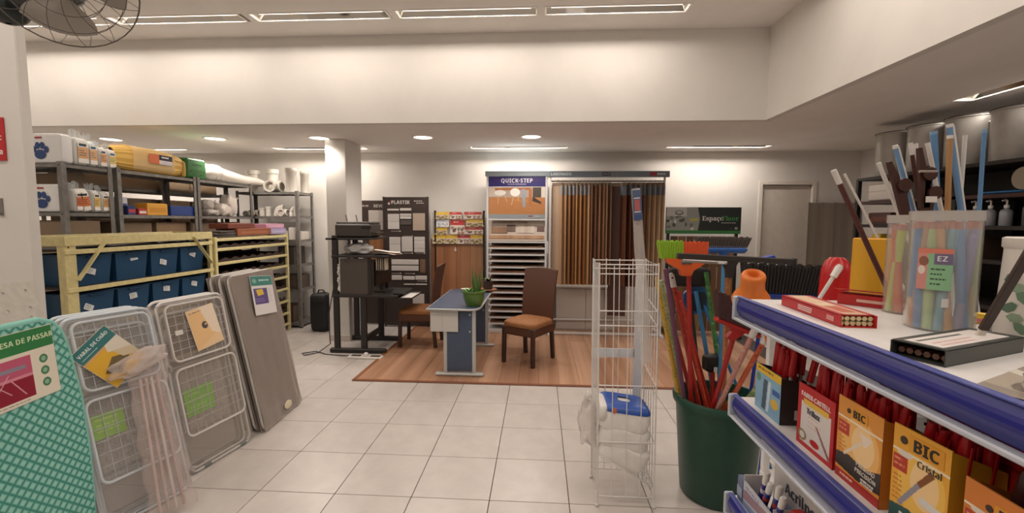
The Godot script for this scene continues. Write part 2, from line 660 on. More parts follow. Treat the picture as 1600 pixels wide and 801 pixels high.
func build_lamps() -> void:
	var where := ["over the steel shelving", "just before the white column", "over the flooring sample stand", "over the hanging floor samples"]
	var c := [-5.875, -3.145, -0.295, 2.415]
	var say := ["recessed strip lamp in the low ceiling beyond the steel shelving", "recessed strip lamp in the low ceiling right above the white column", "recessed strip lamp in the low ceiling above the flooring sample stand", "recessed strip lamp in the low ceiling above the green-and-black sign"]
	for k in 4:
		strip_lamp(say[k], "strip lamps along the back wall", T(c[k], SOFFIT, -6.35), 1.35, 2.05)
	strip_lamp("recessed strip lamp in the low ceiling above the aluminium pots", "strip lamps over the pot shelf", T(3.52, SOFFIT, -3.385, 90), 1.35, 1.6)
	strip_lamp("recessed strip lamp above the pot shelf, outside the view", "strip lamps over the pot shelf", T(3.52, SOFFIT, -0.675, 90), 1.35, 1.6)
	var xc := [-6.285, -4.915, -3.51, -2.09, -0.695, 0.68]
	var seq := ["sixth", "fifth", "fourth", "third", "second", "first"]
	for r in 3:
		for k in 6:
			var lab: String = "long mirrored strip lamp in the high ceiling, %s from the corner of the bulkheads" % seq[k] if r == 0 else "mirrored strip lamp in the high ceiling overhead, %s row, %s from the bulkhead" % [["", "middle", "front"][r], seq[k]]
			strip_lamp(lab, "mirrored strip lamps in the high ceiling", T(xc[k], HIGH, [-4.29, -2.0, 0.5][r]), 1.3 if k < 5 else 1.28, [1.15, 1.15, 1.25][r])
	for k in 4:
		strip_lamp("mirrored strip lamp in the high ceiling along the side bulkhead, %s from the corner" % ["first", "second", "third", "fourth"][k], "mirrored strip lamps along the side bulkhead", T(1.815, HIGH, -3.0 + 1.42 * k, 90), 1.34, 1.0)
	var dx := [-5.52, -4.12, -2.76, -1.445, -0.108]
	var dl := ["beyond the steel shelving", "above the long white pipes", "before the white column", "above the dark board display", "above the flooring sample stand"]
	for k in 5:
		downlight("round glowing downlight in the low ceiling " + dl[k], V(dx[k], SOFFIT, -5.55), 1.1)

func build_back_right() -> void:
	# green and black header on a black sample stand
	var o := thing("flooring_sign_stand", "black and green flooring sign on a black frame with sample boards", "display stand", T(2.24, 0, -6.3))
	var black := mt("191917", 0.45)
	var im := img(256, 88, "1c2420")
	ipoly(im, [Vector2(0, 0), Vector2(108, 0), Vector2(116, 40), Vector2(110, 78), Vector2(0, 78)], "8f9590")
	ir(im, 0, 0, 70, 30, "b5b8b2")
	iell(im, 44, 18, 14, 8, "3a3f3c")
	iell(im, 44, 17, 11, 6, "a7aca6")
	for k in 14:
		iell(im, rng.randi_range(4, 100), rng.randi_range(32, 72), rng.randf_range(4, 10), rng.randf_range(3, 8), ["4a504c", "6d736e", "c4c7c0", "5d625a"][k % 4])
	ipoly(im, [Vector2(80, 40), Vector2(108, 36), Vector2(110, 44), Vector2(84, 48)], "b8b04a")
	ir(im, 0, 78, 256, 10, "2f7a3c")
	ir(im, 236, 66, 10, 8, "8d9a90")
	ilines(im, 218, 70, 16, 1, 3, "7d8a80", 1)
	part(o, "sign_panel", G.new().span(V(-0.502, 1.415, -0.02), V(0.502, 1.778, 0.004), 0.003), black)
	part(o, "sign_print", G.new().card(0.996, 0.356), prn(im), T(0, 1.597, 0.0052))
	word(o, "Espaço", 0.082, mt("e3e3df", 0.4), T(0.125, 1.625, 0.0055), true, true)
	word(o, "Floor", 0.082, mt("3f9a4e", 0.4), T(0.355, 1.625, 0.0055), true, true)
	fine_print(o, 0.20, 0.010, 1, mt("b5b8b2", 0.4), T(0.34, 1.565, 0.0055))
	for s in [-1.0, 1.0]:
		part(o, "post", G.new().span(V(s * 0.46 - 0.02, 0.011, -0.05), V(s * 0.46 + 0.02, 1.42, -0.02), 0.003), black)
		part(o, "foot", G.new().span(V(s * 0.46 - 0.025, 0.011, -0.3), V(s * 0.46 + 0.025, 0.05, 0.22), 0.004), black)
	for k in 4:
		var y := 1.30 - 0.33 * k
		part(o, "shelf_rail", G.new().span(V(-0.44, y - 0.012, -0.05), V(0.44, y + 0.012, -0.02), 0.002), black)
	for k in 8:
		part(o, "sample_board", G.new().box(V(-0.38 + 0.108 * k, 0.72, -0.015), V(0.10, 1.32, 0.012), 0.002), wood(["5a4430", "7a5a3e", "6a4c34", "8a6c4a"][k % 4], 0.5))
	# grey planks leaning in the corner
	var tones := ["8a8074", "93887b", "8d8276", "988d80"]
	for k in 4:
		var at := Transform3D(Basis(Vector3.RIGHT, -0.10) * Basis(Vector3.BACK, -0.05), V(3.86 + 0.175 * k, 0.0, -6.56 + 0.004 * k))
		at = Transform3D(at.basis, at.origin + V(0, 0.01, 0))
		solo("grey_plank", ["grey brown plank leaning against the door frame", "grey brown plank second from the door frame", "grey brown plank third from the door frame", "grey brown plank in the corner behind the pot shelf"][k], "plank", G.new().span(V(-0.085, 0, -0.008), V(0.087, 1.86, 0.008), 0.002), wood(tones[k], 0.6), at, "grey planks leaning in the corner")
	# black shelf of pots
	var sh := thing("black_shelf_unit", "black shelf unit carrying a row of aluminium pots", "shelf", T(3.42, 0, -3.6))
	var dark := mt("1b1715", 0.55)
	var ys := [2.05, 1.80, 1.56, 1.30, 0.95, 0.55, 0.1]
	for y in ys:
		part(sh, "shelf_board", G.new().span(V(0.0, y - 0.03, -1.5), V(0.50, y, 2.0), 0.002), mt("3a1f1a" if y == 1.80 else "1f1916", 0.55))
	for z in [-1.5, -0.35, 0.8, 2.0]:
		part(sh, "upright", G.new().span(V(0.0, 0.0, z - 0.02), V(0.04, 2.04, z + 0.02), 0.003), dark)
		part(sh, "upright", G.new().span(V(0.46, 0.0, z - 0.02), V(0.50, 2.04, z + 0.02), 0.003), dark)
	part(sh, "back_panel", G.new().span(V(0.5, 0.05, -1.52), V(0.515, 2.04, 2.02)), dark)
	# pots
	var metal := worn("b5b2ad", 0.45, 0.6, 0.07, 1.5)
	var pz := [-4.90, -4.50, -4.09, -3.69, -3.26, -2.82]
	var pr := [0.178, 0.18, 0.182, 0.182, 0.19, 0.195]
	var phh := [0.44, 0.43, 0.42, 0.40, 0.43, 0.44]
	var nth := ["at the far end of", "second from the far end of", "third from the far end of", "fourth from the far end of", "brightest, fifth from the far end of", "last, above the near end of"]
	for k in 6:
		var p := thing("aluminium_pot", "large aluminium stock pot %s the black shelf top" % nth[k], "pot", T(3.66, 2.05, pz[k]), "aluminium stock pots on the black shelf")
		var r: float = pr[k]
		var h: float = phh[k]
		part(p, "body", G.new().lathe([Vector2(0, 0), Vector2(r * 0.93, 0), Vector2(r * 0.97, 0.015), Vector2(r, h - 0.02), Vector2(r + 0.008, h - 0.015), Vector2(r + 0.008, h), Vector2(r - 0.004, h), Vector2(r * 0.95, 0.02), Vector2(0, 0.01)], 36), metal)
		part(p, "dark_lid", G.new().lathe([Vector2(0, h + 0.012), Vector2(r * 0.7, h + 0.010), Vector2(r + 0.012, h + 0.003), Vector2(r + 0.012, h - 0.004), Vector2(0, h - 0.006)], 32), mt("2a2624", 0.5, 0.3))
		for s in [-1.0, 1.0]:
			part(p, "handle", G.new().tube([V(-0.05, h - 0.08, s * (r - 0.004)), V(-0.05, h - 0.07, s * (r + 0.012)), V(0.05, h - 0.07, s * (r + 0.012)), V(0.05, h - 0.08, s * (r - 0.004))], 0.006, 7), metal)
	# goods on the black shelves
	var g1 := "goods on the black shelves"
	var wb := thing("white_case", "rounded white plastic case under the farthest pot", "case", T(3.58, 1.80, -4.82))
	part(wb, "body", G.new().pillow(V(0, 0.09, 0), V(0.24, 0.18, 0.40), 8.0), mt("d3ccc4", 0.4))
	part(wb, "seam", G.new().box(V(-0.0, 0.10, 0), V(0.242, 0.006, 0.37), 0.001), mt("aaa49c", 0.5))
	for k in 4:
		var z: float = [-3.84, -3.72, -3.60, -3.12][k]
		var b := thing("pump_bottle", ["clear pump bottle, first behind the pen jar", "clear pump bottle, second behind the pen jar", "clear pump bottle beside the blue rod", "clear pump bottle near the small jar"][k], "bottle", T(3.50, 1.56, z), "pump bottles on the black shelf")
		part(b, "bottle", G.new().lathe([Vector2(0, 0), Vector2(0.034, 0), Vector2(0.037, 0.006), Vector2(0.037, 0.10), Vector2(0.03, 0.118), Vector2(0.013, 0.126), Vector2(0.013, 0.136)], 16), mt("8f9298", 0.25))
		part(b, "pump_collar", G.new().lathe([Vector2(0.0, 0.134), Vector2(0.016, 0.134), Vector2(0.016, 0.156), Vector2(0.0, 0.158)], 12), mt("d8d5d0", 0.4))
		part(b, "pump_head", G.new().tube([V(0, 0.155, 0), V(0, 0.19, 0), V(-0.012, 0.194, 0), V(-0.035, 0.188, 0)], [0.006, 0.006, 0.009, 0.005], 8), mt("dedbd6", 0.4))
	for k in 4:
		var cn := thing("spray_can", ["white can with red mark at the near end of the black shelf", "dark can beside the white one on the black shelf", "silver can on the black shelf", "grey can on the black shelf behind the blue rod"][k], "can", T(3.52, 1.56, [-3.36, -3.46, -3.24, -4.0][k]), "cans on the black shelf")
		part(cn, "can", G.new().lathe([Vector2(0, 0), Vector2(0.036, 0), Vector2(0.036, 0.13), Vector2(0.03, 0.142), Vector2(0.012, 0.148)], 16), mt(["cfc8c0", "3a3634", "b0aca6", "6d6862"][k], 0.35, 0.2))
		part(cn, "cap", G.new().lathe([Vector2(0.016, 0.142), Vector2(0.016, 0.17), Vector2(0, 0.172)], 12), mt(["b0402c", "1f1d1c", "d0ccc6", "2a2826"][k], 0.5))
	var jr := thing("round_clock", "round pale dial hanging on the dark shelf back", "dial", T(3.44, 1.90, -3.42, -90))
	part(jr, "dial", G.new().tube([V(0, 0, 0), V(0, 0, 0.02)], 0.075, 24), mt("b5a98c", 0.5))
	part(jr, "rim", G.new().tube([V(0, 0, -0.005), V(0, 0, 0.024)], 0.08, 24), mt("8a8070", 0.5))
	var bt := thing("blue_tubes", "pair of thin blue tubes lying on the black shelf", "tube", T(3.46, 1.80, -3.4))
	for k in 2:
		part(bt, "tube", G.new().tube([V(0.02 * k, 0.012 + 0.001, -0.35), V(0.02 * k, 0.013, 0.4)], 0.009, 8), mt("2f6ea8", 0.4))
	for k in 5:
		carton("shelf_carton", ["pale printed carton on the black shelf behind the pen jar", "dark carton on the second black shelf", "red brown carton far along the second black shelf", "grey carton low on the black shelf", "brown carton beside the pale printed one"][k], "box", T(3.60, [1.30, 1.56, 1.56, 0.95, 1.30][k], [-3.45, -4.35, -4.85, -4.2, -3.95][k], -90), [V(0.22, 0.17, 0.2), V(0.3, 0.14, 0.2), V(0.3, 0.12, 0.22), V(0.34, 0.2, 0.25), V(0.3, 0.16, 0.2)][k], ["9a928c", "2e2825", "4a2a22", "55504b", "4d3a2e"][k], ["b07a6c", "", "6a3a2c", "", ""][k], g1)
	carton("yellow_box", "small yellow box low on the black shelf behind the canister", "box", T(3.56, 1.30, -4.86, -90), V(0.12, 0.16, 0.16), "c2a324", "", g1)

# printed wrap of a handle: blots of a second colour
func speck(a: String, b: String, c: String) -> StandardMaterial3D:
	var key := "speck" + a + b + c
	if not cache.has(key):
		var im := img(64, 64, a)
		for k in 26:
			iell(im, rng.randi_range(3, 60), rng.randi_range(3, 60), rng.randf_range(1.5, 4.5), rng.randf_range(1.5, 4.5), [b, c][k % 2])
		var m := StandardMaterial3D.new()
		m.albedo_texture = ImageTexture.create_from_image(im)
		m.roughness = 0.35
		m.uv1_triplanar = true
		m.uv1_scale = V(9, 9, 9)
		cache[key] = m
	return cache[key]

func handle_parts(o: Node3D, top: Vector3, low: Vector3, m: Material, cap: bool, r := 0.0115) -> void:
	part(o, "handle", G.new().tube([low, top], r, 10), m)
	if cap:
		var d := (top - low).normalized()
		var tip := part(o, "hanging_cap", G.new().tube([top - d * 0.03, top + d * 0.035, top + d * 0.05], [r * 1.35, r * 1.3, r * 0.7], 10), mt("d8d4ce", 0.4))
		part(tip, "hanging_eye", G.new().tube([top + d * 0.025 + V(0, 0, r * 1.28), top + d * 0.025 + V(0, 0, r * 1.42)], 0.006, 8), mt("3a3532", 0.6))

# tufts standing on a block that spans local x; fan spreads them
func tufts(w: float, d: float, h: float, fan: float, n: int, rows: int, r := 0.0035, lean := 0.0) -> G:
	var g := G.new()
	for i in n:
		for j in rows:
			var x := (float(i) / (n - 1) - 0.5) * w
			var z := (float(j) / maxi(1, rows - 1) - 0.5) * d
			var hh := h * (0.95 + 0.05 * sin(i * 2.3 + j * 1.7))
			g.tube([V(x, 0, z), V(x * (1.0 + fan) + lean * hh, hh, z * (1.0 + fan * 1.5))], [r, r * 1.35], 5)
	return g

func build_brooms() -> void:
	# wire stand
	var o := thing("wire_basket_stand", "tall white wire basket stand on the tiled floor", "basket")
	var wm := mt("dcdad7", 0.35)
	var x0 := 0.335
	var x1 := 0.645
	var zf := -2.40
	var zb := -2.68
	for p in [[x0, zf], [x1, zf], [x0, zb], [x1, zb]]:
		part(o, "corner_wire", G.new().tube([V(p[0], 0.012, p[1]), V(p[0] - 0.012, 1.36, p[1])], 0.0042, 7), wm)
	for k in range(1, 4):
		var x: float = x0 + (x1 - x0) * k / 4.0
		part(o, "front_wire", G.new().tube([V(x, 0.06, zf), V(x - 0.012, 1.345, zf)], 0.0026, 6), wm)
		part(o, "rear_wire", G.new().tube([V(x, 0.06, zb), V(x - 0.012, 1.36, zb)], 0.0026, 6), wm)
	for k in range(1, 5):
		var z: float = zf + (zb - zf) * k / 5.0
		for x in [x0, x1]:
			part(o, "side_wire", G.new().tube([V(x, 0.06, z), V(x - 0.012, 1.35, z)], 0.0026, 6), wm)
	for y in [0.06, 0.372, 0.69, 1.02, 1.10, 1.30, 1.35]:
		var s: float = -0.012 * y / 1.36
		if y in [0.06, 0.372, 1.30, 1.35]:
			part(o, "ring_wire", G.new().tube([V(x0 + s, y, zf), V(x1 + s, y, zf), V(x1 + s, y, zb), V(x0 + s, y, zb)], 0.0035, 6, true), wm)
		else:
			part(o, "cross_wire", G.new().tube([V(x0 + s, y, zf), V(x1 + s, y, zf), V(x1 + s, y + 0.04, zb)], 0.0035, 6), wm)
	part(o, "flat_upright", G.new().span(V(0.575, 0.30, zb - 0.012), V(0.625, 1.355, zb - 0.006), 0.001), mt("d3d6da", 0.4))
	part(o, "flat_cross_band", G.new().span(V(x0 - 0.01, 0.76, zb - 0.012), V(0.58, 0.815, zb - 0.006), 0.001), mt("d3d6da", 0.4))
	part(o, "sloping_floor", G.new().tube([V(x0, 0.30, zf), V(x1, 0.12, zf), V(x1, 0.12, zb), V(x0, 0.30, zb)], 0.0035, 6, true), wm)
	for k in 5:
		var z: float = zf + (zb - zf) * (k + 0.5) / 5.0
		part(o, "floor_wire", G.new().tube([V(x0, 0.295, z), V(x1, 0.115, z)], 0.0026, 6), wm)
	for p in [[x0, zf], [x1, zf], [x0, zb], [x1, zb]]:
		part(o, "foot", G.new().pillow(V(p[0], 0.008, p[1]), V(0.02, 0.016, 0.02), 2.5), mt("cfccc8", 0.5))
	# soft white packs lying in it
	for k in 3:
		var b := Basis(Vector3.BACK, [-0.42, -0.24, -0.12][k])
		var q := thing("white_soft_pack", ["lowest white soft pack in the wire basket", "middle white soft pack in the wire basket", "top white soft pack with a blue band in the wire basket"][k], "package", Transform3D(b, V(0.485, [0.275, 0.375, 0.478][k], -2.54)), "white soft packs in the wire basket")
		part(q, "pack", G.new().pillow(V(0, 0, 0), V(0.285, 0.15, 0.255), 5.0, 0.02, k * 1.9, 32, 16), worn("f2efeb", 0.45, 0.0, 0.03, 4.0))
		if k == 2:
			# printed blue cover over the upper third of the pack
			var f := func(a: float, c: float) -> Vector3:
				var th := TAU * a
				var ph := 0.08 * PI + 0.41 * PI * c
				var e := 0.4
				var ct := cos(th)
				var s_t := sin(th)
				return V(signf(ct) * pow(absf(ct), e) * pow(maxf(cos(ph), 0.0), e) * 0.5 * 0.289, pow(sin(ph), e) * 0.5 * 0.168, signf(s_t) * pow(absf(s_t), e) * pow(maxf(cos(ph), 0.0), e) * 0.5 * 0.259)
			part(q, "blue_band", G.new().grid(40, 8, f), mt("2a53a6", 0.35))
			part(q, "orange_figure", G.new().pillow(V(-0.07, 0.058, 0.129), V(0.022, 0.03, 0.004), 2.4), mt("d0703a", 0.45))
			part(q, "white_end", G.new().pillow(V(-0.128, 0.03, 0.02), V(0.05, 0.10, 0.23), 4.0), mt("dedbd6", 0.4))
		part(q, "end_fold", G.new().pillow(V(-0.145, 0.0, 0.0), V(0.02, 0.09, 0.16), 2.6, 0.1, k), film("e6e3df", 0.7, 0.3))
	var cf := thing("clear_wrapper", "crumpled clear wrapper spilling from the side of the wire basket", "plastic film", T(0.285, 0.34, -2.5))
	part(cf, "film", G.new().pillow(V(0, 0.1, 0), V(0.10, 0.26, 0.14), 2.2, 0.2, 2.2, 22, 14), film("dcd4ce", 0.30, 0.2))
	part(cf, "twist", G.new().tube([V(0.0, 0.2, 0), V(-0.015, 0.24, 0.01), V(0.01, 0.262, 0.0)], [0.03, 0.01, 0.022], 8), film("e6e0da", 0.5, 0.2))
	# clear sleeve with header card rising from the basket
	var sl := thing("clear_sleeve", "long clear sleeve with blue header card standing in the basket", "package", Transform3D(Basis(Vector3.BACK, 0.09), V(0.60, 0.80, -2.46)))
	part(sl, "sleeve", G.new().grid(6, 20, func(a: float, b: float) -> Vector3: return V((a - 0.5) * 0.062 * (1.0 - 0.25 * b * b), 0.96 * b, 0.008 * sin(a * PI) + 0.004 * sin(b * 25.0 + a * 6.0))), film("d5d0cb", 0.5, 0.2))
	var hc := img(32, 96, "4a5a78")
	ir(hc, 6, 30, 20, 36, "a85a5a")
	ir(hc, 4, 24, 24, 3, "d6d6da")
	ir(hc, 4, 68, 24, 3, "d6d6da")
	ir(hc, 0, 80, 32, 16, "3a4f7a")
	part(sl, "header_card", G.new().card(0.045, 0.16), prn(hc), T(0.0, 0.87, 0.014))
	# bin
	var bc := V(1.044, 0, -2.58)
	var bn := thing("green_bin", "dark green plastic bin full of broom handles", "bin", Transform3D(Basis(), bc))
	var green := worn("1d4a3a", 0.42, 0.0, 0.10, 3.0)
	part(bn, "shell", G.new().lathe([Vector2(0, 0.0), Vector2(0.185, 0.0), Vector2(0.197, 0.015), Vector2(0.235, 0.55), Vector2(0.228, 0.55), Vector2(0.19, 0.02), Vector2(0.0, 0.012)], 40), green)
	part(bn, "rim", G.new().lathe([Vector2(0.228, 0.552), Vector2(0.25, 0.545), Vector2(0.254, 0.575), Vector2(0.246, 0.59), Vector2(0.23, 0.588), Vector2(0.228, 0.552)], 40), green)
	part(bn, "torn_liner", G.new().grid(8, 6, func(a: float, b: float) -> Vector3: return V(0.10 + 0.16 * a, 0.59 - 0.13 * b * (0.6 + 0.5 * sin(a * 9.0)), 0.25 - 0.10 * a + 0.01 * sin(b * 8.0 + a * 5.0))), mt("141312", 0.4))
	# loose handles: top, foot, print, cap
	var H := [
		["yellow printed handle at the outer side of the green bin", V(0.68, 1.258, -2.62), V(0.93, 0.03, -2.58), speck("cda843", "b58a2e", "7d8a3a"), false],
		["pale green printed handle beside the yellow one", V(0.721, 1.235, -2.66), V(0.95, 0.03, -2.62), speck("9aa67c", "6f8a5a", "c9c0a0"), false],
		["plain purple handle before the red ones", V(0.691, 1.322, -2.48), V(0.93, 0.03, -2.55), mt("6a3f56", 0.4), false],
		["red handle with white eye cap behind the purple one", V(0.741, 1.183, -2.7), V(1.05, 0.03, -2.60), mt("9c2a26", 0.35), true],
		["red speckled handle with white eye cap in the green bin", V(0.751, 1.243, -2.55), V(1.055, 0.03, -2.58), speck("a8342a", "8a241f", "c05a48"), true],
		["orange red printed handle in the middle of the green bin", V(0.809, 1.125, -2.6), V(1.10, 0.03, -2.54), speck("b8432c", "d06a42", "7d2a1f"), false],
		["broad red handle behind the orange printed one", V(0.837, 1.162, -2.72), V(1.15, 0.03, -2.60), mt("a62a24", 0.35), false],
		["green handle with dark dots leaning behind the brooms", V(1.005, 1.277, -2.75), V(1.17, 0.03, -2.62), speck("3f7a3c", "1f4a22", "6fae5a"), false],
		["thin blue handle behind the brooms in the green bin", V(0.966, 1.152, -2.8), V(1.15, 0.03, -2.64), mt("3d7aa8", 0.35), false],
		["pink printed handle with white eye cap leaning outwards", V(1.033, 1.056, -2.18), V(0.90, 0.03, -2.67), speck("c08a80", "a86a62", "d8b0a4"), true],
		["orange printed handle with white eye cap leaning outwards", V(1.079, 1.03, -2.16), V(0.93, 0.03, -2.70), speck("c0532f", "8a3322", "d87a4a"), true],
		["green printed handle, upper of the two by the blue rail", V(1.229, 1.000, -2.212), V(0.920, 0.03, -2.680), speck("7f9a5c", "b8c090", "55783a"), false],
		["green printed handle, lower of the two by the blue rail", V(1.281, 1.000, -2.215), V(0.930, 0.03, -2.700), speck("86a065", "c0c49a", "5f7a42"), false],
		["pink printed handle, upper of the two resting on the bin rim", V(1.277, 0.880, -2.308), V(0.925, 0.03, -2.660), speck("c27a78", "d8a6a0", "a05252"), false],
		["pink printed handle, lower of the two resting on the bin rim", V(1.306, 0.880, -2.324), V(0.940, 0.03, -2.690), speck("b86f70", "d09a96", "964a4c"), false]]
	for h in H:
		var q := thing("broom_handle", h[0], "handle", Transform3D(), "loose handles in the green bin")
		handle_parts(q, h[1], h[2], h[3], h[4], 0.0125)
	# broom with lime and orange bristles
	var br := thing("upturned_broom", "upturned broom with lime and orange bristles and orange base", "broom")
	handle_parts(br, V(0.822, 1.286, -2.50), V(0.91, 0.03, -2.58), mt("b02a24", 0.35), false, 0.0125)
	var gb := G.new()
	gb.t = T(0.80, 1.335, -2.5)
	gb.prism(PackedVector2Array([Vector2(-0.022, -0.05), Vector2(0.028, -0.05), Vector2(0.04, -0.02), Vector2(0.10, 0.02), Vector2(0.11, 0.045), Vector2(-0.11, 0.045), Vector2(-0.10, 0.02), Vector2(-0.03, -0.02)]), 0.055)
	part(br, "base", gb, mt("cf5a28", 0.4))
	part(br, "base_emblem", G.new().box(V(0.80, 1.36, -2.471), V(0.055, 0.022, 0.004), 0.002), mt("6a6a70", 0.35, 0.5))
	var tl := part(br, "lime_bristles", tufts(0.11, 0.045, 0.10, 0.12, 14, 4, 0.004, -0.12), mt("8fb82c", 0.5), T(0.725, 1.378, -2.5))
	tl.set_meta("kind", "stuff")
	part(br, "orange_bristles", tufts(0.125, 0.045, 0.095, 0.05, 16, 4, 0.004, 0.0), mt("d9572c", 0.5), T(0.845, 1.378, -2.5)).set_meta("kind", "stuff")
	# blue broom with grey bristles
	var bb := thing("blue_broom", "upturned blue broom with dark grey bristles", "broom")
	handle_parts(bb, V(1.07, 1.40, -2.66), V(1.055, 0.03, -2.60), mt("4a86b0", 0.35), false, 0.0115)
	part(bb, "base", G.new().box(V(1.045, 1.42, -2.66), V(0.30, 0.042, 0.06), 0.016), mt("2358a0", 0.35))
	part(bb, "socket", G.new().tube([V(1.07, 1.34, -2.66), V(1.065, 1.41, -2.66)], [0.017, 0.024], 12), mt("2358a0", 0.35))
	part(bb, "bristles", tufts(0.27, 0.05, 0.062, 0.10, 26, 4, 0.0035, 0.15), mt("4a423d", 0.6), T(1.05, 1.432, -2.66)).set_meta("kind", "stuff")
	# squeegee
	var sq := thing("floor_squeegee", "wide floor squeegee with dark foam blade and metal clamp", "squeegee")
	var tilt := Transform3D(Basis(Vector3.BACK, -0.045), V(0.982, 1.387, -2.3))
	part(sq, "foam_blade", G.new().box(V(0, 0.008, 0), V(0.575, 0.030, 0.032), 0.004), mt("2f2723", 0.8), tilt)
	for s in [-1.0, 1.0]:
		part(sq, "metal_clamp", G.new().box(V(s * 0.155 + 0.0, -0.014, 0.008), V(0.22, 0.016, 0.03), 0.003), mt("a8a49e", 0.35, 0.6), tilt)
	part(sq, "end_stop", G.new().box(V(0.283, 0.0, 0.004), V(0.012, 0.055, 0.034), 0.003), mt("2a2320", 0.6), tilt)
	part(sq, "barcode_sticker", G.new().box(V(-0.075, -0.013, 0.024), V(0.035, 0.012, 0.001)), mt("d6d3cf", 0.5), tilt)
	part(sq, "neck", G.new().prism(PackedVector2Array([Vector2(-0.042, 0.0), Vector2(0.042, 0.0), Vector2(0.018, -0.05), Vector2(0.014, -0.09), Vector2(-0.014, -0.09), Vector2(-0.018, -0.05)]), 0.03), mt("2f2622", 0.5), T(0.955, 1.39, -2.3))
	handle_parts(sq, V(0.953, 1.31, -2.31), V(1.065, 0.03, -2.56), speck("b87444", "9a5a34", "cf9468"), false, 0.0125)
	# broom with maroon bristles
	var mb := thing("maroon_broom", "upturned broom with maroon bristles on a red base", "broom")
	var low := V(0.92, 0.03, -2.62)
	var top := V(0.988, 1.058, -2.26)
	handle_parts(mb, top - V(0.008, 0.02, 0), low, mt("a3231f", 0.35), false, 0.0125)
	var mt_ := Transform3D(Basis(Vector3.BACK, -0.37), top)
	part(mb, "base", G.new().box(V(0, 0, 0), V(0.235, 0.026, 0.05), 0.008), mt("b0241f", 0.4), mt_)
	part(mb, "socket", G.new().prism(PackedVector2Array([Vector2(-0.045, -0.005), Vector2(0.045, -0.005), Vector2(0.018, -0.05), Vector2(-0.004, -0.075), Vector2(-0.03, -0.065), Vector2(-0.02, -0.03)]), 0.034), mt("b0241f", 0.4), mt_)
	part(mb, "bristles", tufts(0.215, 0.045, 0.12, 0.06, 28, 5, 0.005, -0.42), mt("432627", 0.7), mt_ * T(0, 0.012, 0)).set_meta("kind", "stuff")
	# black push broom
	var pb := thing("black_push_broom", "wide push broom with black bristles on a blue base", "broom")
	var ph := Transform3D(Basis(Vector3.BACK, -0.05) * Basis(Vector3.UP, 0.1), V(1.06, 1.262, -1.98))
	part(pb, "base", G.new().box(V(0, 0, 0), V(0.30, 0.04, 0.06), 0.012), mt("1f3a86", 0.4), ph)
	part(pb, "bristles", tufts(0.34, 0.055, 0.125, 0.12, 26, 5, 0.006, 0.05), mt("15110f", 0.7), ph * T(0, 0.015, 0)).set_meta("kind", "stuff")
	part(pb, "socket", G.new().tube([V(1.06, 1.20, -2.0), V(1.06, 1.26, -1.98)], [0.018, 0.026], 12), mt("1f3a86", 0.4))
	part(pb, "handle", G.new().tube([V(1.10, 0.0, -2.24), V(1.06, 1.22, -1.995)], 0.0115, 10), mt("2a4a8a", 0.4))
	# orange broom block with open socket
	var ob := thing("orange_broom_block", "bright orange broom block with an open socket at its top", "broom", T(0.812, 1.285, -1.75))
	ob.basis = Basis(Vector3.BACK, 0.16) * Basis(Vector3.RIGHT, 0.42)
	ob.scale = V(0.86, 0.86, 0.86)
	part(ob, "block", G.new().lathe([Vector2(0.075, -0.02), Vector2(0.08, 0.0), Vector2(0.072, 0.02), Vector2(0.052, 0.05), Vector2(0.048, 0.09), Vector2(0.05, 0.12), Vector2(0.044, 0.132), Vector2(0.03, 0.136), Vector2(0.024, 0.13), Vector2(0.022, 0.09), Vector2(0.0, 0.088)], 24), mt("d8762c", 0.38))
	part(ob, "socket_ring", G.new().lathe([Vector2(0.026, 0.128), Vector2(0.034, 0.137), Vector2(0.038, 0.13)], 20), mt("b85f22", 0.45))
	part(ob, "stem", G.new().tube([V(0.30, -1.18, 0.30), V(0.03, -0.03, 0.0)], 0.012, 10), mt("c9692a", 0.4))
	# blue and black dustpans among the handles
	var dp := thing("blue_dustpan", "blue dustpan hanging behind the green handle", "dustpan", Transform3D(Basis(Vector3.BACK, 0.2), V(1.0, 1.10, -2.88)))
	part(dp, "pan", G.new().prism(PackedVector2Array([Vector2(-0.09, -0.02), Vector2(-0.075, 0.04), Vector2(-0.03, 0.075), Vector2(0.03, 0.075), Vector2(0.075, 0.04), Vector2(0.09, -0.02), Vector2(0.06, -0.10), Vector2(-0.06, -0.10)]), 0.02), mt("255f92", 0.4))
	part(dp, "pan_insert", G.new().prism(PackedVector2Array([Vector2(-0.06, -0.01), Vector2(-0.05, 0.03), Vector2(0.05, 0.03), Vector2(0.06, -0.01), Vector2(0.04, -0.08), Vector2(-0.04, -0.08)]), 0.03), mt("1a2430", 0.5))
	part(dp, "pole", G.new().tube([V(0.02, 0.03, -0.01), V(0.20, -1.06, 0.20)], 0.010, 8), mt("2d6fa3", 0.4))
	var kb := thing("black_brush_head", "black brush head upside down behind the orange broom base", "brush", T(0.93, 1.24, -2.82))
	part(kb, "bristles", G.new().pillow(V(0, 0, 0), V(0.26, 0.12, 0.07), 5.0, 0.03, 1.0), mt("1d1816", 0.8))
	part(kb, "stem", G.new().tube([V(0.0, -0.05, 0), V(0.12, -1.2, 0.14)], 0.011, 8), mt("2a2420", 0.5))
	var d2 := thing("blue_scoop", "dark blue scoop edge showing above the squeegee", "dustpan", T(1.21, 1.33, -2.45))
	part(d2, "scoop", G.new().prism(PackedVector2Array([Vector2(-0.04, -0.06), Vector2(0.04, -0.06), Vector2(0.038, 0.055), Vector2(0.024, 0.075), Vector2(-0.032, 0.06)]), 0.05), mt("1f3f9a", 0.4))
	part(d2, "scoop_pole", G.new().tube([V(0, -0.05, 0), V(-0.05, -1.30, -0.10)], 0.010, 8), mt("1f3f9a", 0.4))
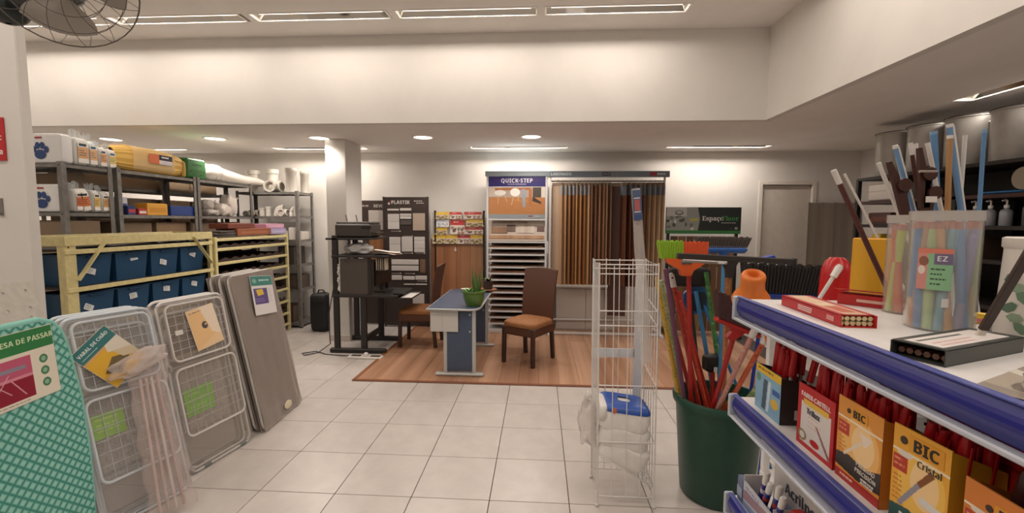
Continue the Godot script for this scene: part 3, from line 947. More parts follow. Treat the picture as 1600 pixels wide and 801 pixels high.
	var d3 := thing("black_hand_brush", "black hand brush with a small white sticker among the handles", "brush", T(1.03, 0.70, -2.66, 10))
	part(d3, "block", G.new().pillow(V(0, 0.05, 0), V(0.11, 0.10, 0.07), 5.0), mt("171514", 0.5))
	part(d3, "sticker", G.new().box(V(0.0, 0.02, 0.036), V(0.022, 0.028, 0.002)), mt("cfccc8", 0.5))
	part(d3, "grip", G.new().tube([V(0, 0.02, 0), V(0.01, -0.3, 0.02), V(0.03, -0.66, 0.06)], 0.014, 8), mt("a02a24", 0.4))

func build_cream_racks() -> void:
	var cream := worn("d8cb94", 0.5, 0.0, 0.08, 3.0)
	var x0 := -3.58
	var x1 := -4.03
	# rack of blue bins
	var o := thing("cream_steel_rack", "cream painted steel rack with braces holding two rows of blue bins", "rack")
	for p in [[x0, -3.165, 1], [x0, -4.70, 1], [x1, -3.165, -1], [x1, -4.70, -1]]:
		var sz := -1.0 if p[1] > -4.0 else 1.0
		var g := G.new()
		g.span(V(p[0], 0, p[1]), V(p[0] - p[2] * 0.006, 1.445, p[1] + sz * 0.085 * (1.0 if sz < 0 else 0.5)))
		g.span(V(p[0] - p[2] * 0.006, 0, p[1]), V(p[0] - p[2] * 0.06, 1.445, p[1] + sz * 0.006))
		var post := part(o, "post", g, cream)
		for y in [0.07, 0.72, 1.02, 1.33, 1.36, 1.41]:
			part(post, "bolt", G.new().box(V(p[0] + p[2] * 0.002, y, p[1] + sz * 0.03), V(0.006, 0.013, 0.013), 0.003), mt("6a5a3c", 0.4, 0.6))
	for xx in [x0 + 0.003, x1 - 0.003]:
		part(o, "top_beam", G.new().span(V(xx - 0.004, 1.37, -3.165), V(xx + 0.004, 1.443, -4.70), 0.002), cream)
		for y in [1.325, 1.03, 0.72, 0.2]:
			part(o, "shelf_beam", G.new().span(V(xx - 0.005, y - 0.02, -3.165), V(xx + 0.005, y + 0.016, -4.70), 0.002), cream)
	for z in [-3.162, -4.703]:
		part(o, "end_beam", G.new().span(V(x1, 1.37, z - 0.004), V(x0, 1.443, z + 0.004), 0.002), cream)
		part(o, "end_beam", G.new().span(V(x1, 0.70, z - 0.004), V(x0, 0.736, z + 0.004), 0.002), cream)
	part(o, "brace", G.new().bar(V(x0 + 0.012, 1.10, -3.24), V(x0 + 0.012, 1.40, -3.48), 0.008, 0.042, 0.002, Vector3.RIGHT), cream)
	part(o, "brace", G.new().bar(V(x0 + 0.012, 1.10, -4.67), V(x0 + 0.012, 1.40, -4.42), 0.008, 0.042, 0.002, Vector3.RIGHT), cream)
	for y in [1.345, 1.046, 0.736, 0.216]:
		part(o, "shelf_board", G.new().span(V(x1 + 0.01, y - 0.012, -4.69), V(x0 - 0.01, y, -3.18), 0.001), mt("26221f", 0.7))
	# blue bins
	var blue := mt("1d4668", 0.42)
	var bin0: Node3D
	var zc := [-3.42, -3.77, -4.12, -4.47]
	var nth := ["nearest the broad post", "second from the broad post", "third from the broad post", "nearest the narrow post"]
	var tilt := [-0.35, 0.12, -0.3, -0.45, -0.5, 0.1, -0.15, -0.3]
	var n := 0
	for r in 2:
		for k in 4:
			var lab := "dark blue storage bin with white sticker, %s row, %s" % [["upper", "lower"][r], nth[k]]
			var at := T(-3.79, [1.047, 0.737][r], zc[k], 90)
			if bin0 == null:
				bin0 = thing("storage_bin", lab, "bin", at, "blue storage bins in the cream rack")
				var g := G.new()
				var hh := 0.245
				# tapering shell, open above
				var lo := [V(-0.14, 0, 0.15), V(0.14, 0, 0.15), V(0.14, 0, -0.18), V(-0.14, 0, -0.18)]
				var hi := [V(-0.16, hh, 0.17), V(0.16, hh, 0.17), V(0.16, hh, -0.2), V(-0.16, hh, -0.2)]
				for e in 4:
					var e2 := (e + 1) % 4
					g.quad(lo[e], lo[e2], hi[e2], hi[e])
					g.quad(hi[e] * V(0.96, 1, 0.96), hi[e2] * V(0.96, 1, 0.96), lo[e2] * V(0.96, 1, 0.96) + V(0, 0.006, 0), lo[e] * V(0.96, 1, 0.96) + V(0, 0.006, 0))
				g.quad(lo[3], lo[2], lo[1], lo[0])
				part(bin0, "shell", g, blue)
				part(bin0, "rim", G.new().tube([hi[0], hi[1], hi[2], hi[3]], 0.008, 6, true), blue)
				part(bin0, "handle_lip", G.new().box(V(0, hh - 0.02, 0.178), V(0.12, 0.012, 0.016), 0.003), blue)
			else:
				copy(bin0, lab, at)
	var bins := []
	for c in get_children():
		if String(c.name).begins_with("storage_bin"):
			bins.append(c)
	var im := img(32, 24, "cfd2d2")
	ilines(im, 4, 5, 22, 3, 6, "55585c", 2)
	var sm := prn(im)
	for k in bins.size():
		var b := Basis(Vector3.RIGHT, -0.08) * Basis(Vector3.BACK, tilt[k])
		part(bins[k], "sticker", G.new().card(0.075, 0.05), sm, Transform3D(b, V([-0.02, 0.02, -0.02, 0.0, -0.06, -0.01, 0.0, 0.0][k], [0.11, 0.19, 0.12, 0.17, 0.13, 0.16, 0.17, 0.17][k], 0.164 + 0.005 * k / 8.0)))
	# black cardboard sheets lying above the bins and under them
	for k in 3:
		solo("card_sheet", ["black cardboard sheet on the top level of the cream bin rack", "black cardboard sheets under the upper row of blue bins", "curled dark cardboard piece at the far end of the bin rack"][k], "cardboard", G.new().grid(10, 2, func(a: float, b: float) -> Vector3: return V(-0.2 * b, 0.012 + 0.010 * sin(a * 19.0 + k * 2.0) * (1.0 - b), -a * [1.1, 0.5, 0.4][k])), mt("2a2522", 0.7), T(-3.60, [1.345, 1.345, 1.345][k], [-3.35, -4.0, -4.3][k]), "dark cardboard in the cream rack")
	# second rack with close levels
	var o2 := thing("cream_tray_rack", "cream steel rack with many close shelves of dark trays", "rack")
	for p in [[x0, -4.74], [x0, -6.15], [x1, -4.74], [x1, -6.15]]:
		part(o2, "post", G.new().span(V(p[0] - 0.018, 0, p[1] - 0.018), V(p[0] + 0.018, 1.38, p[1] + 0.018), 0.003), cream)
	var ys := [1.355, 1.245, 1.085, 0.93, 0.775, 0.607, 0.43, 0.257, 0.1]
	for k in ys.size():
		part(o2, "front_rail", G.new().span(V(x0 - 0.004, ys[k] - 0.022, -6.15), V(x0 + 0.012, ys[k] + 0.012, -4.74), 0.003), cream)
		part(o2, "shelf_board", G.new().span(V(x1, ys[k] - 0.012, -6.14), V(x0 - 0.006, ys[k], -4.75)), mt("4a4038", 0.7))
	for z in [-4.74, -6.15]:
		part(o2, "side_rail", G.new().span(V(x1, 1.34, z - 0.008), V(x0, 1.37, z + 0.008), 0.003), cream)
	# dark trays with scalloped fronts, one for each level
	var nm := ["topmost", "second", "third", "fourth", "fifth", "sixth", "seventh", "lowest"]
	for k in 8:
		var tray := thing("scalloped_tray", "dark brown tray with scalloped front, %s level of the cream tray rack" % nm[k], "tray", T(0, ys[k + 1] + 0.001, 0), "dark trays in the cream rack")
		var poly := PackedVector2Array([Vector2(0, 0)])
		var w := 1.34
		poly.append(Vector2(w, 0))
		for j in range(40, -1, -1):
			poly.append(Vector2(w * j / 40.0, 0.045 + 0.012 * cos(j * TAU / 5.0)))
		var g := G.new()
		g.t = Transform3D(Basis(Vector3.UP, PI / 2), V(x0 - 0.03, 0, -4.77))
		part(tray, "front", g.prism(poly, 0.006), mt("3b2c24", 0.7))
		part(tray, "bottom", G.new().span(V(x1 + 0.03, 0, -6.11), V(x0 - 0.034, 0.004, -4.77)), mt("33271f", 0.7))
		part(tray, "back", G.new().span(V(x1 + 0.02, 0, -6.11), V(x1 + 0.026, 0.08, -4.77)), mt("33271f", 0.7))
		for j in 5:
			part(tray, "divider", G.new().box(V((x0 + x1) / 2, 0.03, -4.9 - j * 0.28), V(0.38, 0.05, 0.005)), mt("33271f", 0.7))
	# folders and boxes lying on top of the second rack
	var gb := "folders and boxes on top of the cream tray rack"
	carton("flat_box", "rust brown flat box lying on the cream tray rack", "box", T(-3.74, 1.38, -5.5, 90), V(0.66, 0.085, 0.26), "8a4f33", "9c6242", gb)
	carton("flat_box", "lilac flat box at the far end of the cream tray rack", "box", T(-3.74, 1.38, -6.02, 90), V(0.36, 0.075, 0.26), "9d92b5", "b3aac6", gb)
	carton("flat_box", "pink flat box stacked on the lilac one", "box", T(-3.75, 1.46, -5.98, 90), V(0.42, 0.06, 0.24), "b98aa0", "caa2b3", gb)
	carton("flat_box", "dark red brown flat box stacked on the rust box", "box", T(-3.76, 1.47, -5.30, 90), V(0.5, 0.06, 0.24), "6d3526", "", gb)
	for k in 3:
		carton("folder", ["lowest black folder fanned out at the near end of the tray rack", "middle grey folder fanned out at the near end of the tray rack", "upper dark folder fanned out at the near end of the tray rack"][k], "folder", T(-3.74, 1.38 + k * 0.024, -4.95 - 0.04 * k, 90 + 4 * k), V(0.4, 0.018, 0.25), ["2b2624", "544a45", "3a302b"][k], "", gb)

func wicker(hex: String) -> StandardMaterial3D:
	var im := Image.create(64, 64, false, Image.FORMAT_RGB8)
	for y in 64:
		for x in 64:
			var over := (int(x / 8) + int(y / 4)) % 2 == 0
			im.set_pixel(x, y, Color(1, 1, 1) if over else Color(0.72, 0.68, 0.64))
	var m := StandardMaterial3D.new()
	m.albedo_color = Color(hex)
	m.albedo_texture = ImageTexture.create_from_image(im)
	m.roughness = 0.55
	m.uv1_triplanar = true
	m.uv1_scale = V(8, 8, 8)
	return m

func dining_chair(label: String, at: Transform3D) -> Node3D:
	var o := thing("wicker_chair", label, "chair", at, "brown wicker chairs at the desk")
	var wk: StandardMaterial3D = cache["wicker"]
	var leg := mt("38231a", 0.45)
	for s in [-1.0, 1.0]:
		part(o, "leg", G.new().bar(V(s * 0.19, 0.011, 0.21), V(s * 0.185, 0.43, 0.205), 0.042, 0.042, 0.005), leg)
		part(o, "leg", G.new().bar(V(s * 0.185, 0.011, -0.235), V(s * 0.18, 0.44, -0.195), 0.042, 0.042, 0.005), leg)
	var apron := G.new().box(V(0, 0.385, 0.0), V(0.43, 0.10, 0.45), 0.012)
	part(o, "seat_frame", apron, wk)
	var f := func(a: float, b: float) -> Vector3:
		var ph := TAU * a
		var r := minf(1.0, b * 1.25)
		var c := cos(ph)
		var s := sin(ph)
		var e := pow(pow(absf(c), 5.0) + pow(absf(s), 5.0), -0.2)
		var drop := 0.0 if b < 0.8 else (b - 0.8) / 0.2
		return V(c * e * 0.222 * r, 0.505 - 0.030 * r * r * r - 0.045 * drop, s * e * 0.232 * r)
	part(o, "seat_cushion", G.new().grid(36, 12, f), worn("935f33", 0.75, 0.0, 0.15, 5.0))
	var fb := func(a: float, b: float) -> Vector3:
		# closed loop round the curved back slab
		var w := 0.205 + 0.012 * b
		var ph := TAU * a
		var c := cos(ph)
		var s := sin(ph)
		var x := signf(c) * pow(absf(c), 0.3) * w
		var z := signf(s) * pow(absf(s), 0.3) * 0.018
		var y := 0.33 + 0.69 * b + 0.018 * (1.0 - pow(x / w, 2)) * b
		return V(x, y, -0.205 - 0.085 * b * b + z + 0.02 * pow(x / w, 2))
	part(o, "backrest", G.new().grid(40, 12, fb), wk)
	var ft := func(a: float, b: float) -> Vector3:
		var x := (a - 0.5) * 0.424
		return V(x, 1.02 + 0.018 * (1.0 - pow(x / 0.212, 2)), -0.29 + (b - 0.5) * 0.036 + 0.02 * pow(x / 0.212, 2))
	part(o, "top_edge", G.new().grid(12, 1, ft), wk)
	return o

func leaf_blade(base: Vector3, dir: Vector3, side: Vector3, l: float, w: float, droop: float) -> G:
	var f := func(a: float, b: float) -> Vector3:
		var k := sin(pow(b, 0.6) * PI * 0.97 + 0.09)
		return base + dir * l * b + side * (a - 0.5) * w * k + Vector3.DOWN * droop * b * b + side.cross(dir) * 0.15 * w * cos((a - 0.5) * PI) * k
	return G.new().grid(2, 8, f)

func brochure_print(kind: int) -> StandardMaterial3D:
	var key := "brochure%d" % kind
	if not cache.has(key):
		var im := img(64, 44, ["cdb69a", "cfc3b8", "d8d6d2"][kind])
		ir(im, 0, 0, 64, 17, ["d6ae2a", "b32f2a", "c8c8cc"][kind])
		ilines(im, 14, 5, 36, 1, 6, ["e8d070", "e0b0a4", "7d8aa8"][kind], 4)
		for k in 16:
			iell(im, rng.randi_range(4, 60), rng.randi_range(22, 42), rng.randf_range(3, 7), rng.randf_range(2, 5), [["6f6a42", "8a7a45", "5a5340"], ["8a6a58", "a58a78", "5e4a40"], ["a9b0b8", "c8cace", "8d939c"]][kind][k % 3])
		cache[key] = prn(im)
	return cache[key]

func build_flooring_corner() -> void:
	cache["wicker"] = wicker("5a3420")
	build_computer_desk()
	build_sample_boards()
	build_sample_stand()
	build_hanging_samples()
	# meeting desk
	var o := thing("office_desk", "blue grey office desk with light grey metal frame and plant pot", "desk")
	var blue := worn("46536a", 0.4, 0.0, 0.06, 4.0)
	var frame := mt("b9bab8", 0.4, 0.2)
	var top := PackedVector2Array()
	for p in [[-1.10, -5.58], [-1.10, -4.31], [-0.68, -4.31], [-0.63, -4.325], [-0.60, -4.37], [-0.585, -4.44], [-0.585, -5.52], [-0.61, -5.58]]:
		top.append(Vector2(p[0], p[1]))
	var g := G.new()
	g.t = Transform3D(Basis(V(1, 0, 0), V(0, 0, 1), V(0, -1, 0)), V(0, 0.703, 0))
	part(o, "desk_top", g.prism(top, 0.022), blue)
	var edge := []
	for p in top:
		edge.append(V(p.x, 0.703, p.y))
	part(o, "edge_band", G.new().tube(edge, 0.0125, 6, true), frame)
	for z in [-4.40, -5.49]:
		part(o, "foot", G.new().span(V(-1.04, 0.011, z - 0.03), V(-0.545, 0.045, z + 0.03), 0.012), frame)
		for x in [-0.935, -0.645]:
			part(o, "leg_post", G.new().span(V(x - 0.018, 0.04, z - 0.02), V(x + 0.018, 0.69, z + 0.02), 0.004), frame)
		var pnl := part(o, "leg_panel", G.new().span(V(-0.917, 0.06, z - 0.012), V(-0.663, 0.67, z + 0.014), 0.002), blue)
		for y in [0.64, 0.47]:
			part(pnl, "screw_cap", G.new().tube([V(-0.685, y, z + 0.013), V(-0.685, y, z + 0.018)], 0.009, 10), mt("c9c9c6", 0.3, 0.4))
	var dr := part(o, "drawer_case", G.new().span(V(-1.08, 0.47, -4.36), V(-0.955, 0.688, -5.2), 0.003), mt("c6c3be", 0.5))
	part(o, "modesty_panel", G.new().span(V(-0.955, 0.47, -4.375), V(-0.80, 0.688, -4.36), 0.002), mt("c6c3be", 0.5))
	part(dr, "drawer_front", G.new().span(V(-1.092, 0.48, -4.42), V(-1.08, 0.68, -5.15), 0.002), mt("c0bdb8", 0.5))
	# plants on the desk
	var pot := thing("potted_plant", "green bowl pot with spiky succulent on the blue grey desk", "plant", T(-0.66, 0.7145, -4.50))
	part(pot, "pot", G.new().lathe([Vector2(0.0, 0.0), Vector2(0.076, 0.0), Vector2(0.082, 0.01), Vector2(0.105, 0.07), Vector2(0.112, 0.13), Vector2(0.122, 0.135), Vector2(0.122, 0.155), Vector2(0.112, 0.157), Vector2(0.105, 0.13)], 28), mt("4f6d2c", 0.35))
	part(pot, "soil", G.new().lathe([Vector2(0.106, 0.128), Vector2(0.05, 0.138), Vector2(0.0, 0.14)], 18), mt("2a201a", 0.95))
	for k in 9:
		var a := TAU * k / 9.0 + 0.3
		var d := V(cos(a) * 0.16, 1.0, sin(a) * 0.16).normalized()
		part(pot, "tall_leaf", leaf_blade(V(0.03 + cos(a) * 0.03, 0.13, sin(a) * 0.03), d, V(-sin(a), 0, cos(a)), 0.16 + 0.13 * fmod(k * 0.37, 1.0), 0.03, 0.0), mt(["3f5a2c", "4b6a30", "55733a"][k % 3], 0.45))
	for k in 14:
		var a := TAU * k / 14.0
		var d := V(cos(a) * 0.9, 0.55 + 0.25 * (k % 3), sin(a) * 0.9).normalized()
		part(pot, "low_leaf", leaf_blade(V(-0.045, 0.135, 0.02), d, V(-sin(a), 0, cos(a)), 0.085, 0.022, 0.012), mt(["5f9a3a", "6fae42", "528a34"][k % 3], 0.45))
	var p2 := thing("small_potted_plant", "small dark leaved plant in a brown dish at the far desk end", "plant", T(-0.62, 0.7145, -5.42))
	part(p2, "dish", G.new().lathe([Vector2(0, 0), Vector2(0.07, 0), Vector2(0.11, 0.03), Vector2(0.105, 0.035), Vector2(0.0, 0.02)], 22), mt("8a5a3a", 0.6))
	part(p2, "pot", G.new().lathe([Vector2(0.05, 0.02), Vector2(0.065, 0.13), Vector2(0.058, 0.13), Vector2(0.0, 0.11)], 18), mt("3a2a22", 0.6))
	for k in 12:
		var a := TAU * k / 12.0 + 0.2
		var d := V(cos(a), 0.9 + 0.4 * (k % 2), sin(a)).normalized()
		part(p2, "leaf", leaf_blade(V(0, 0.12, 0), d, V(-sin(a), 0, cos(a)), 0.10, 0.035, 0.03), mt(["3c4a28", "4d5a30"][k % 2], 0.5))
	var st := thing("white_dish", "small white dish lying at the far end of the desk", "dish", T(-0.91, 0.7145, -5.46))
	part(st, "bowl", G.new().lathe([Vector2(0, 0), Vector2(0.03, 0), Vector2(0.055, 0.025), Vector2(0.05, 0.026), Vector2(0.0, 0.008)], 18), mt("e0dcd6", 0.3))
	part(st, "foot_ring", G.new().lathe([Vector2(0.022, 0.0), Vector2(0.026, -0.0), Vector2(0.028, 0.006)], 14), mt("d2cec8", 0.4))
	dining_chair("dark wicker chair with tan seat turned out beside the desk", T(-0.11, 0, -4.96, -31))
	dining_chair("dark wicker chair with tan seat between the desk and the computer", T(-1.50, 0, -5.55, -90))

func build_computer_desk() -> void:
	var black := mt("231e1c", 0.5)
	var o := thing("computer_desk", "black steel computer desk with a raised shelf for the printer", "desk")
	for z in [-5.12, -5.70]:
		part(o, "foot", G.new().span(V(-2.48, 0.0, z - 0.03), V(-1.80, 0.055, z + 0.03), 0.01), black)
		part(o, "tall_post", G.new().span(V(-2.425, 0.05, z - 0.02), V(-2.36, 1.40, z + 0.02), 0.004), black)
		part(o, "short_post", G.new().span(V(-2.10, 0.05, z - 0.02), V(-2.03, 0.67, z + 0.02), 0.004), black)
		part(o, "upper_post", G.new().span(V(-2.005, 0.70, z - 0.012), V(-1.965, 1.145, z + 0.012), 0.004), black)
	part(o, "desk_top", G.new().span(V(-2.43, 0.67, -5.73), V(-1.66, 0.70, -5.09), 0.004), black)
	part(o, "paper_shelf", G.new().span(V(-2.43, 1.14, -5.73), V(-1.76, 1.165, -5.09), 0.004), black)
	part(o, "printer_shelf", G.new().span(V(-2.50, 1.345, -5.72), V(-1.97, 1.37, -5.10), 0.004), black)
	part(o, "side_panel", G.new().span(V(-2.335, 0.705, -5.125), V(-2.005, 1.13, -5.11), 0.002), mt("4a423d", 0.55))
	part(o, "keyboard_tray", G.new().span(V(-1.72, 0.645, -5.68), V(-1.50, 0.665, -5.14), 0.004), black)
	part(o, "rear_bar", G.new().span(V(-2.10, 0.12, -5.68), V(-2.05, 0.18, -5.12), 0.004), black)
	# printer
	var p := thing("printer", "dark grey printer on the raised shelf of the computer desk", "printer", T(-2.20, 1.37, -5.35))
	var body := mt("38332f", 0.4)
	part(p, "body", G.new().box(V(0, 0.085, 0), V(0.42, 0.165, 0.40), 0.02), body)
	part(p, "scanner_lid", G.new().box(V(0.0, 0.178, -0.01), V(0.41, 0.022, 0.37), 0.008), mt("56504a", 0.35))
	part(p, "output_tray", G.new().box(V(0.23, 0.06, 0.02), V(0.10, 0.012, 0.26), 0.003), body)
	part(p, "control_panel", G.new().box(V(0.17, 0.13, 0.19), V(0.12, 0.04, 0.03), 0.006), mt("22201f", 0.3))
	for s in [-0.19, -0.06]:
		part(p, "paper_support", G.new().bar(V(s, 0.18, -0.12), V(s - 0.035, 0.27, -0.16), 0.012, 0.008), body)
	# papers and crumpled film on the shelf below
	var cr := thing("crumpled_film", "heap of crumpled clear plastic under the printer", "plastic film", T(-2.17, 1.165, -5.28))
	part(cr, "film_heap", G.new().pillow(V(0, 0.07, 0), V(0.32, 0.13, 0.24), 2.3, 0.14, 1.7, 28, 16), film("d5d2d0", 0.75, 0.25))
	part(cr, "loose_fold", G.new().pillow(V(0.05, 0.085, 0.03), V(0.18, 0.12, 0.12), 2.2, 0.18, 4.1, 22, 12), film("e2e0de", 0.55, 0.2))
	var ps := thing("paper_stack", "loose sheets of paper fanned over the shelf end", "papers", T(-1.86, 1.166, -5.30))
	for k in 3:
		part(ps, "sheet", G.new().grid(8, 2, func(a: float, b: float) -> Vector3: return V(-0.12 + 0.30 * a, 0.004 + 0.02 * k + 0.018 * sin(a * 3.0 + k), -0.1 + 0.2 * b)), mt(["d8d4ce", "9a6a48", "dedad4"][k], 0.7), T(0, 0, 0, -12.0 + 14.0 * k))
	var cd := thing("disc_holder", "small rack of pale disc cases beside the dark panel", "disc rack", T(-1.86, 0.99, -5.2))
	part(cd, "tray", G.new().span(V(-0.065, -0.005, -0.06), V(0.065, 0.002, 0.06), 0.001), black)
	part(cd, "back", G.new().span(V(-0.065, 0.0, -0.062), V(0.065, 0.15, -0.056), 0.001), black)
	for k in 5:
		part(cd, "disc_case", G.new().box(V(-0.05 + 0.025 * k, 0.072, 0.0), V(0.012, 0.14, 0.11), 0.001), mt(["b8ad98", "8d8475"][k % 2], 0.4))
	part(cd, "hanger", G.new().span(V(-0.06, 0.14, -0.066), V(0.06, 0.152, -0.02), 0.001), black)
	# flat monitor seen edge on, facing the chair
	var mo := thing("monitor", "black flat monitor seen edge on behind the dark panel", "monitor", T(-1.93, 0.70, -5.42, 84))
	part(mo, "screen", G.new().box(V(0, 0.24, 0), V(0.44, 0.29, 0.03), 0.006), mt("181615", 0.35))
	part(mo, "rear_shell", G.new().box(V(0, 0.24, -0.03), V(0.3, 0.2, 0.04), 0.01), mt("1d1b1a", 0.5))
	part(mo, "neck", G.new().box(V(0, 0.06, -0.02), V(0.05, 0.12, 0.02), 0.004), mt("1d1b1a", 0.5))
	part(mo, "base", G.new().box(V(0, 0.008, 0), V(0.22, 0.016, 0.16), 0.006), mt("1d1b1a", 0.5))
	# keyboard and note pad on the tray
	var kb := thing("keyboard", "black keyboard on the pull-out tray", "keyboard", T(-1.66, 0.70, -5.36, 90))
	kb.position.y = 0.701
	part(kb, "case", G.new().box(V(0, 0.01, 0), V(0.40, 0.02, 0.13), 0.005), mt("1c1a19", 0.5))
	var keys := G.new()
	for r in 4:
		for c in 13:
			keys.box(V(-0.18 + c * 0.03, 0.022, -0.045 + r * 0.03), V(0.024, 0.008, 0.024), 0.002)
	part(kb, "keys", keys, mt("2a2827", 0.5)).set_meta("kind", "stuff")
	var pad := thing("note_pad", "white sheet and pad lying at the edge of the keyboard tray", "paper", T(-1.56, 0.666, -5.33, 0))
	part(pad, "sheet", G.new().box(V(0, 0.004, 0), V(0.13, 0.006, 0.36), 0.001), mt("d6d2cd", 0.7))
	part(pad, "clip", G.new().box(V(0.0, 0.009, -0.16), V(0.1, 0.006, 0.03), 0.002), mt("8d8986", 0.3, 0.7))
	# black bag by the wall
	var bg := thing("black_bag", "black fabric bag standing between the column and the shelves", "bag", T(-3.09, 0.0, -6.15))
	part(bg, "body", G.new().pillow(V(0, 0.27, 0), V(0.26, 0.55, 0.24), 6.0, 0.03, 1.0, 24, 14), mt("1b1b1d", 0.7))
	part(bg, "flap", G.new().pillow(V(0.0, 0.48, 0.05), V(0.24, 0.12, 0.18), 4.0, 0.05, 2.0), mt("222224", 0.6))
	part(bg, "strap", G.new().tube([V(-0.06, 0.53, 0), V(-0.03, 0.585, 0.01), V(0.03, 0.585, 0.01), V(0.06, 0.53, 0)], 0.010, 6), mt("222224", 0.6))
	# cable and power strip
	var cb := thing("power_cable", "dark cable hanging from the computer desk and looping on the floor", "cable")
	part(cb, "cable", G.new().tube([V(-2.51, 1.40, -5.4), V(-2.54, 1.2, -5.35), V(-2.50, 0.8, -5.3), V(-2.56, 0.4, -5.25), V(-2.52, 0.08, -5.2), V(-2.60, 0.012, -5.06), V(-2.72, 0.008, -4.95), V(-2.78, 0.008, -5.02), V(-2.66, 0.008, -5.12), V(-2.50, 0.008, -5.02), V(-2.3, 0.008, -4.98), V(-2.12, 0.012, -4.96)], 0.006, 6), mt("3a3a40", 0.5))
	part(cb, "plug", G.new().box(V(-2.10, 0.014, -4.96), V(0.05, 0.022, 0.03), 0.005), mt("2a2828", 0.5))
	var cb2 := thing("white_cables", "bundle of pale cables at the side of the dark desk panel", "cable", T(-2.35, 0.7, -5.10))
	for k in 2:
		var pts := []
		for j in 14:
			pts.append(V(0.012 * sin(j * 1.9 + k * 2.0), 0.05 + 0.024 * j, 0.012 * cos(j * 1.3)))
		part(cb2, "cable", G.new().tube(pts, 0.007, 6), mt("c9c5c0", 0.5))
	var fs := thing("floor_socket", "white floor power strip with dark sockets beside the laminate edge", "power strip", T(-1.98, 0.0, -4.93, -3))
	part(fs, "strip", G.new().box(V(0, 0.012, 0), V(0.40, 0.024, 0.10), 0.006), mt("d6d1ca", 0.5))
	for s in [-0.11, 0.12]:
		part(fs, "socket", G.new().box(V(s, 0.026, 0.0), V(0.11, 0.006, 0.05), 0.002), mt("4a403a", 0.5))
	part(fs, "plug", G.new().box(V(0.01, 0.045, 0.005), V(0.045, 0.04, 0.04), 0.008), mt("e4e1dc", 0.4))

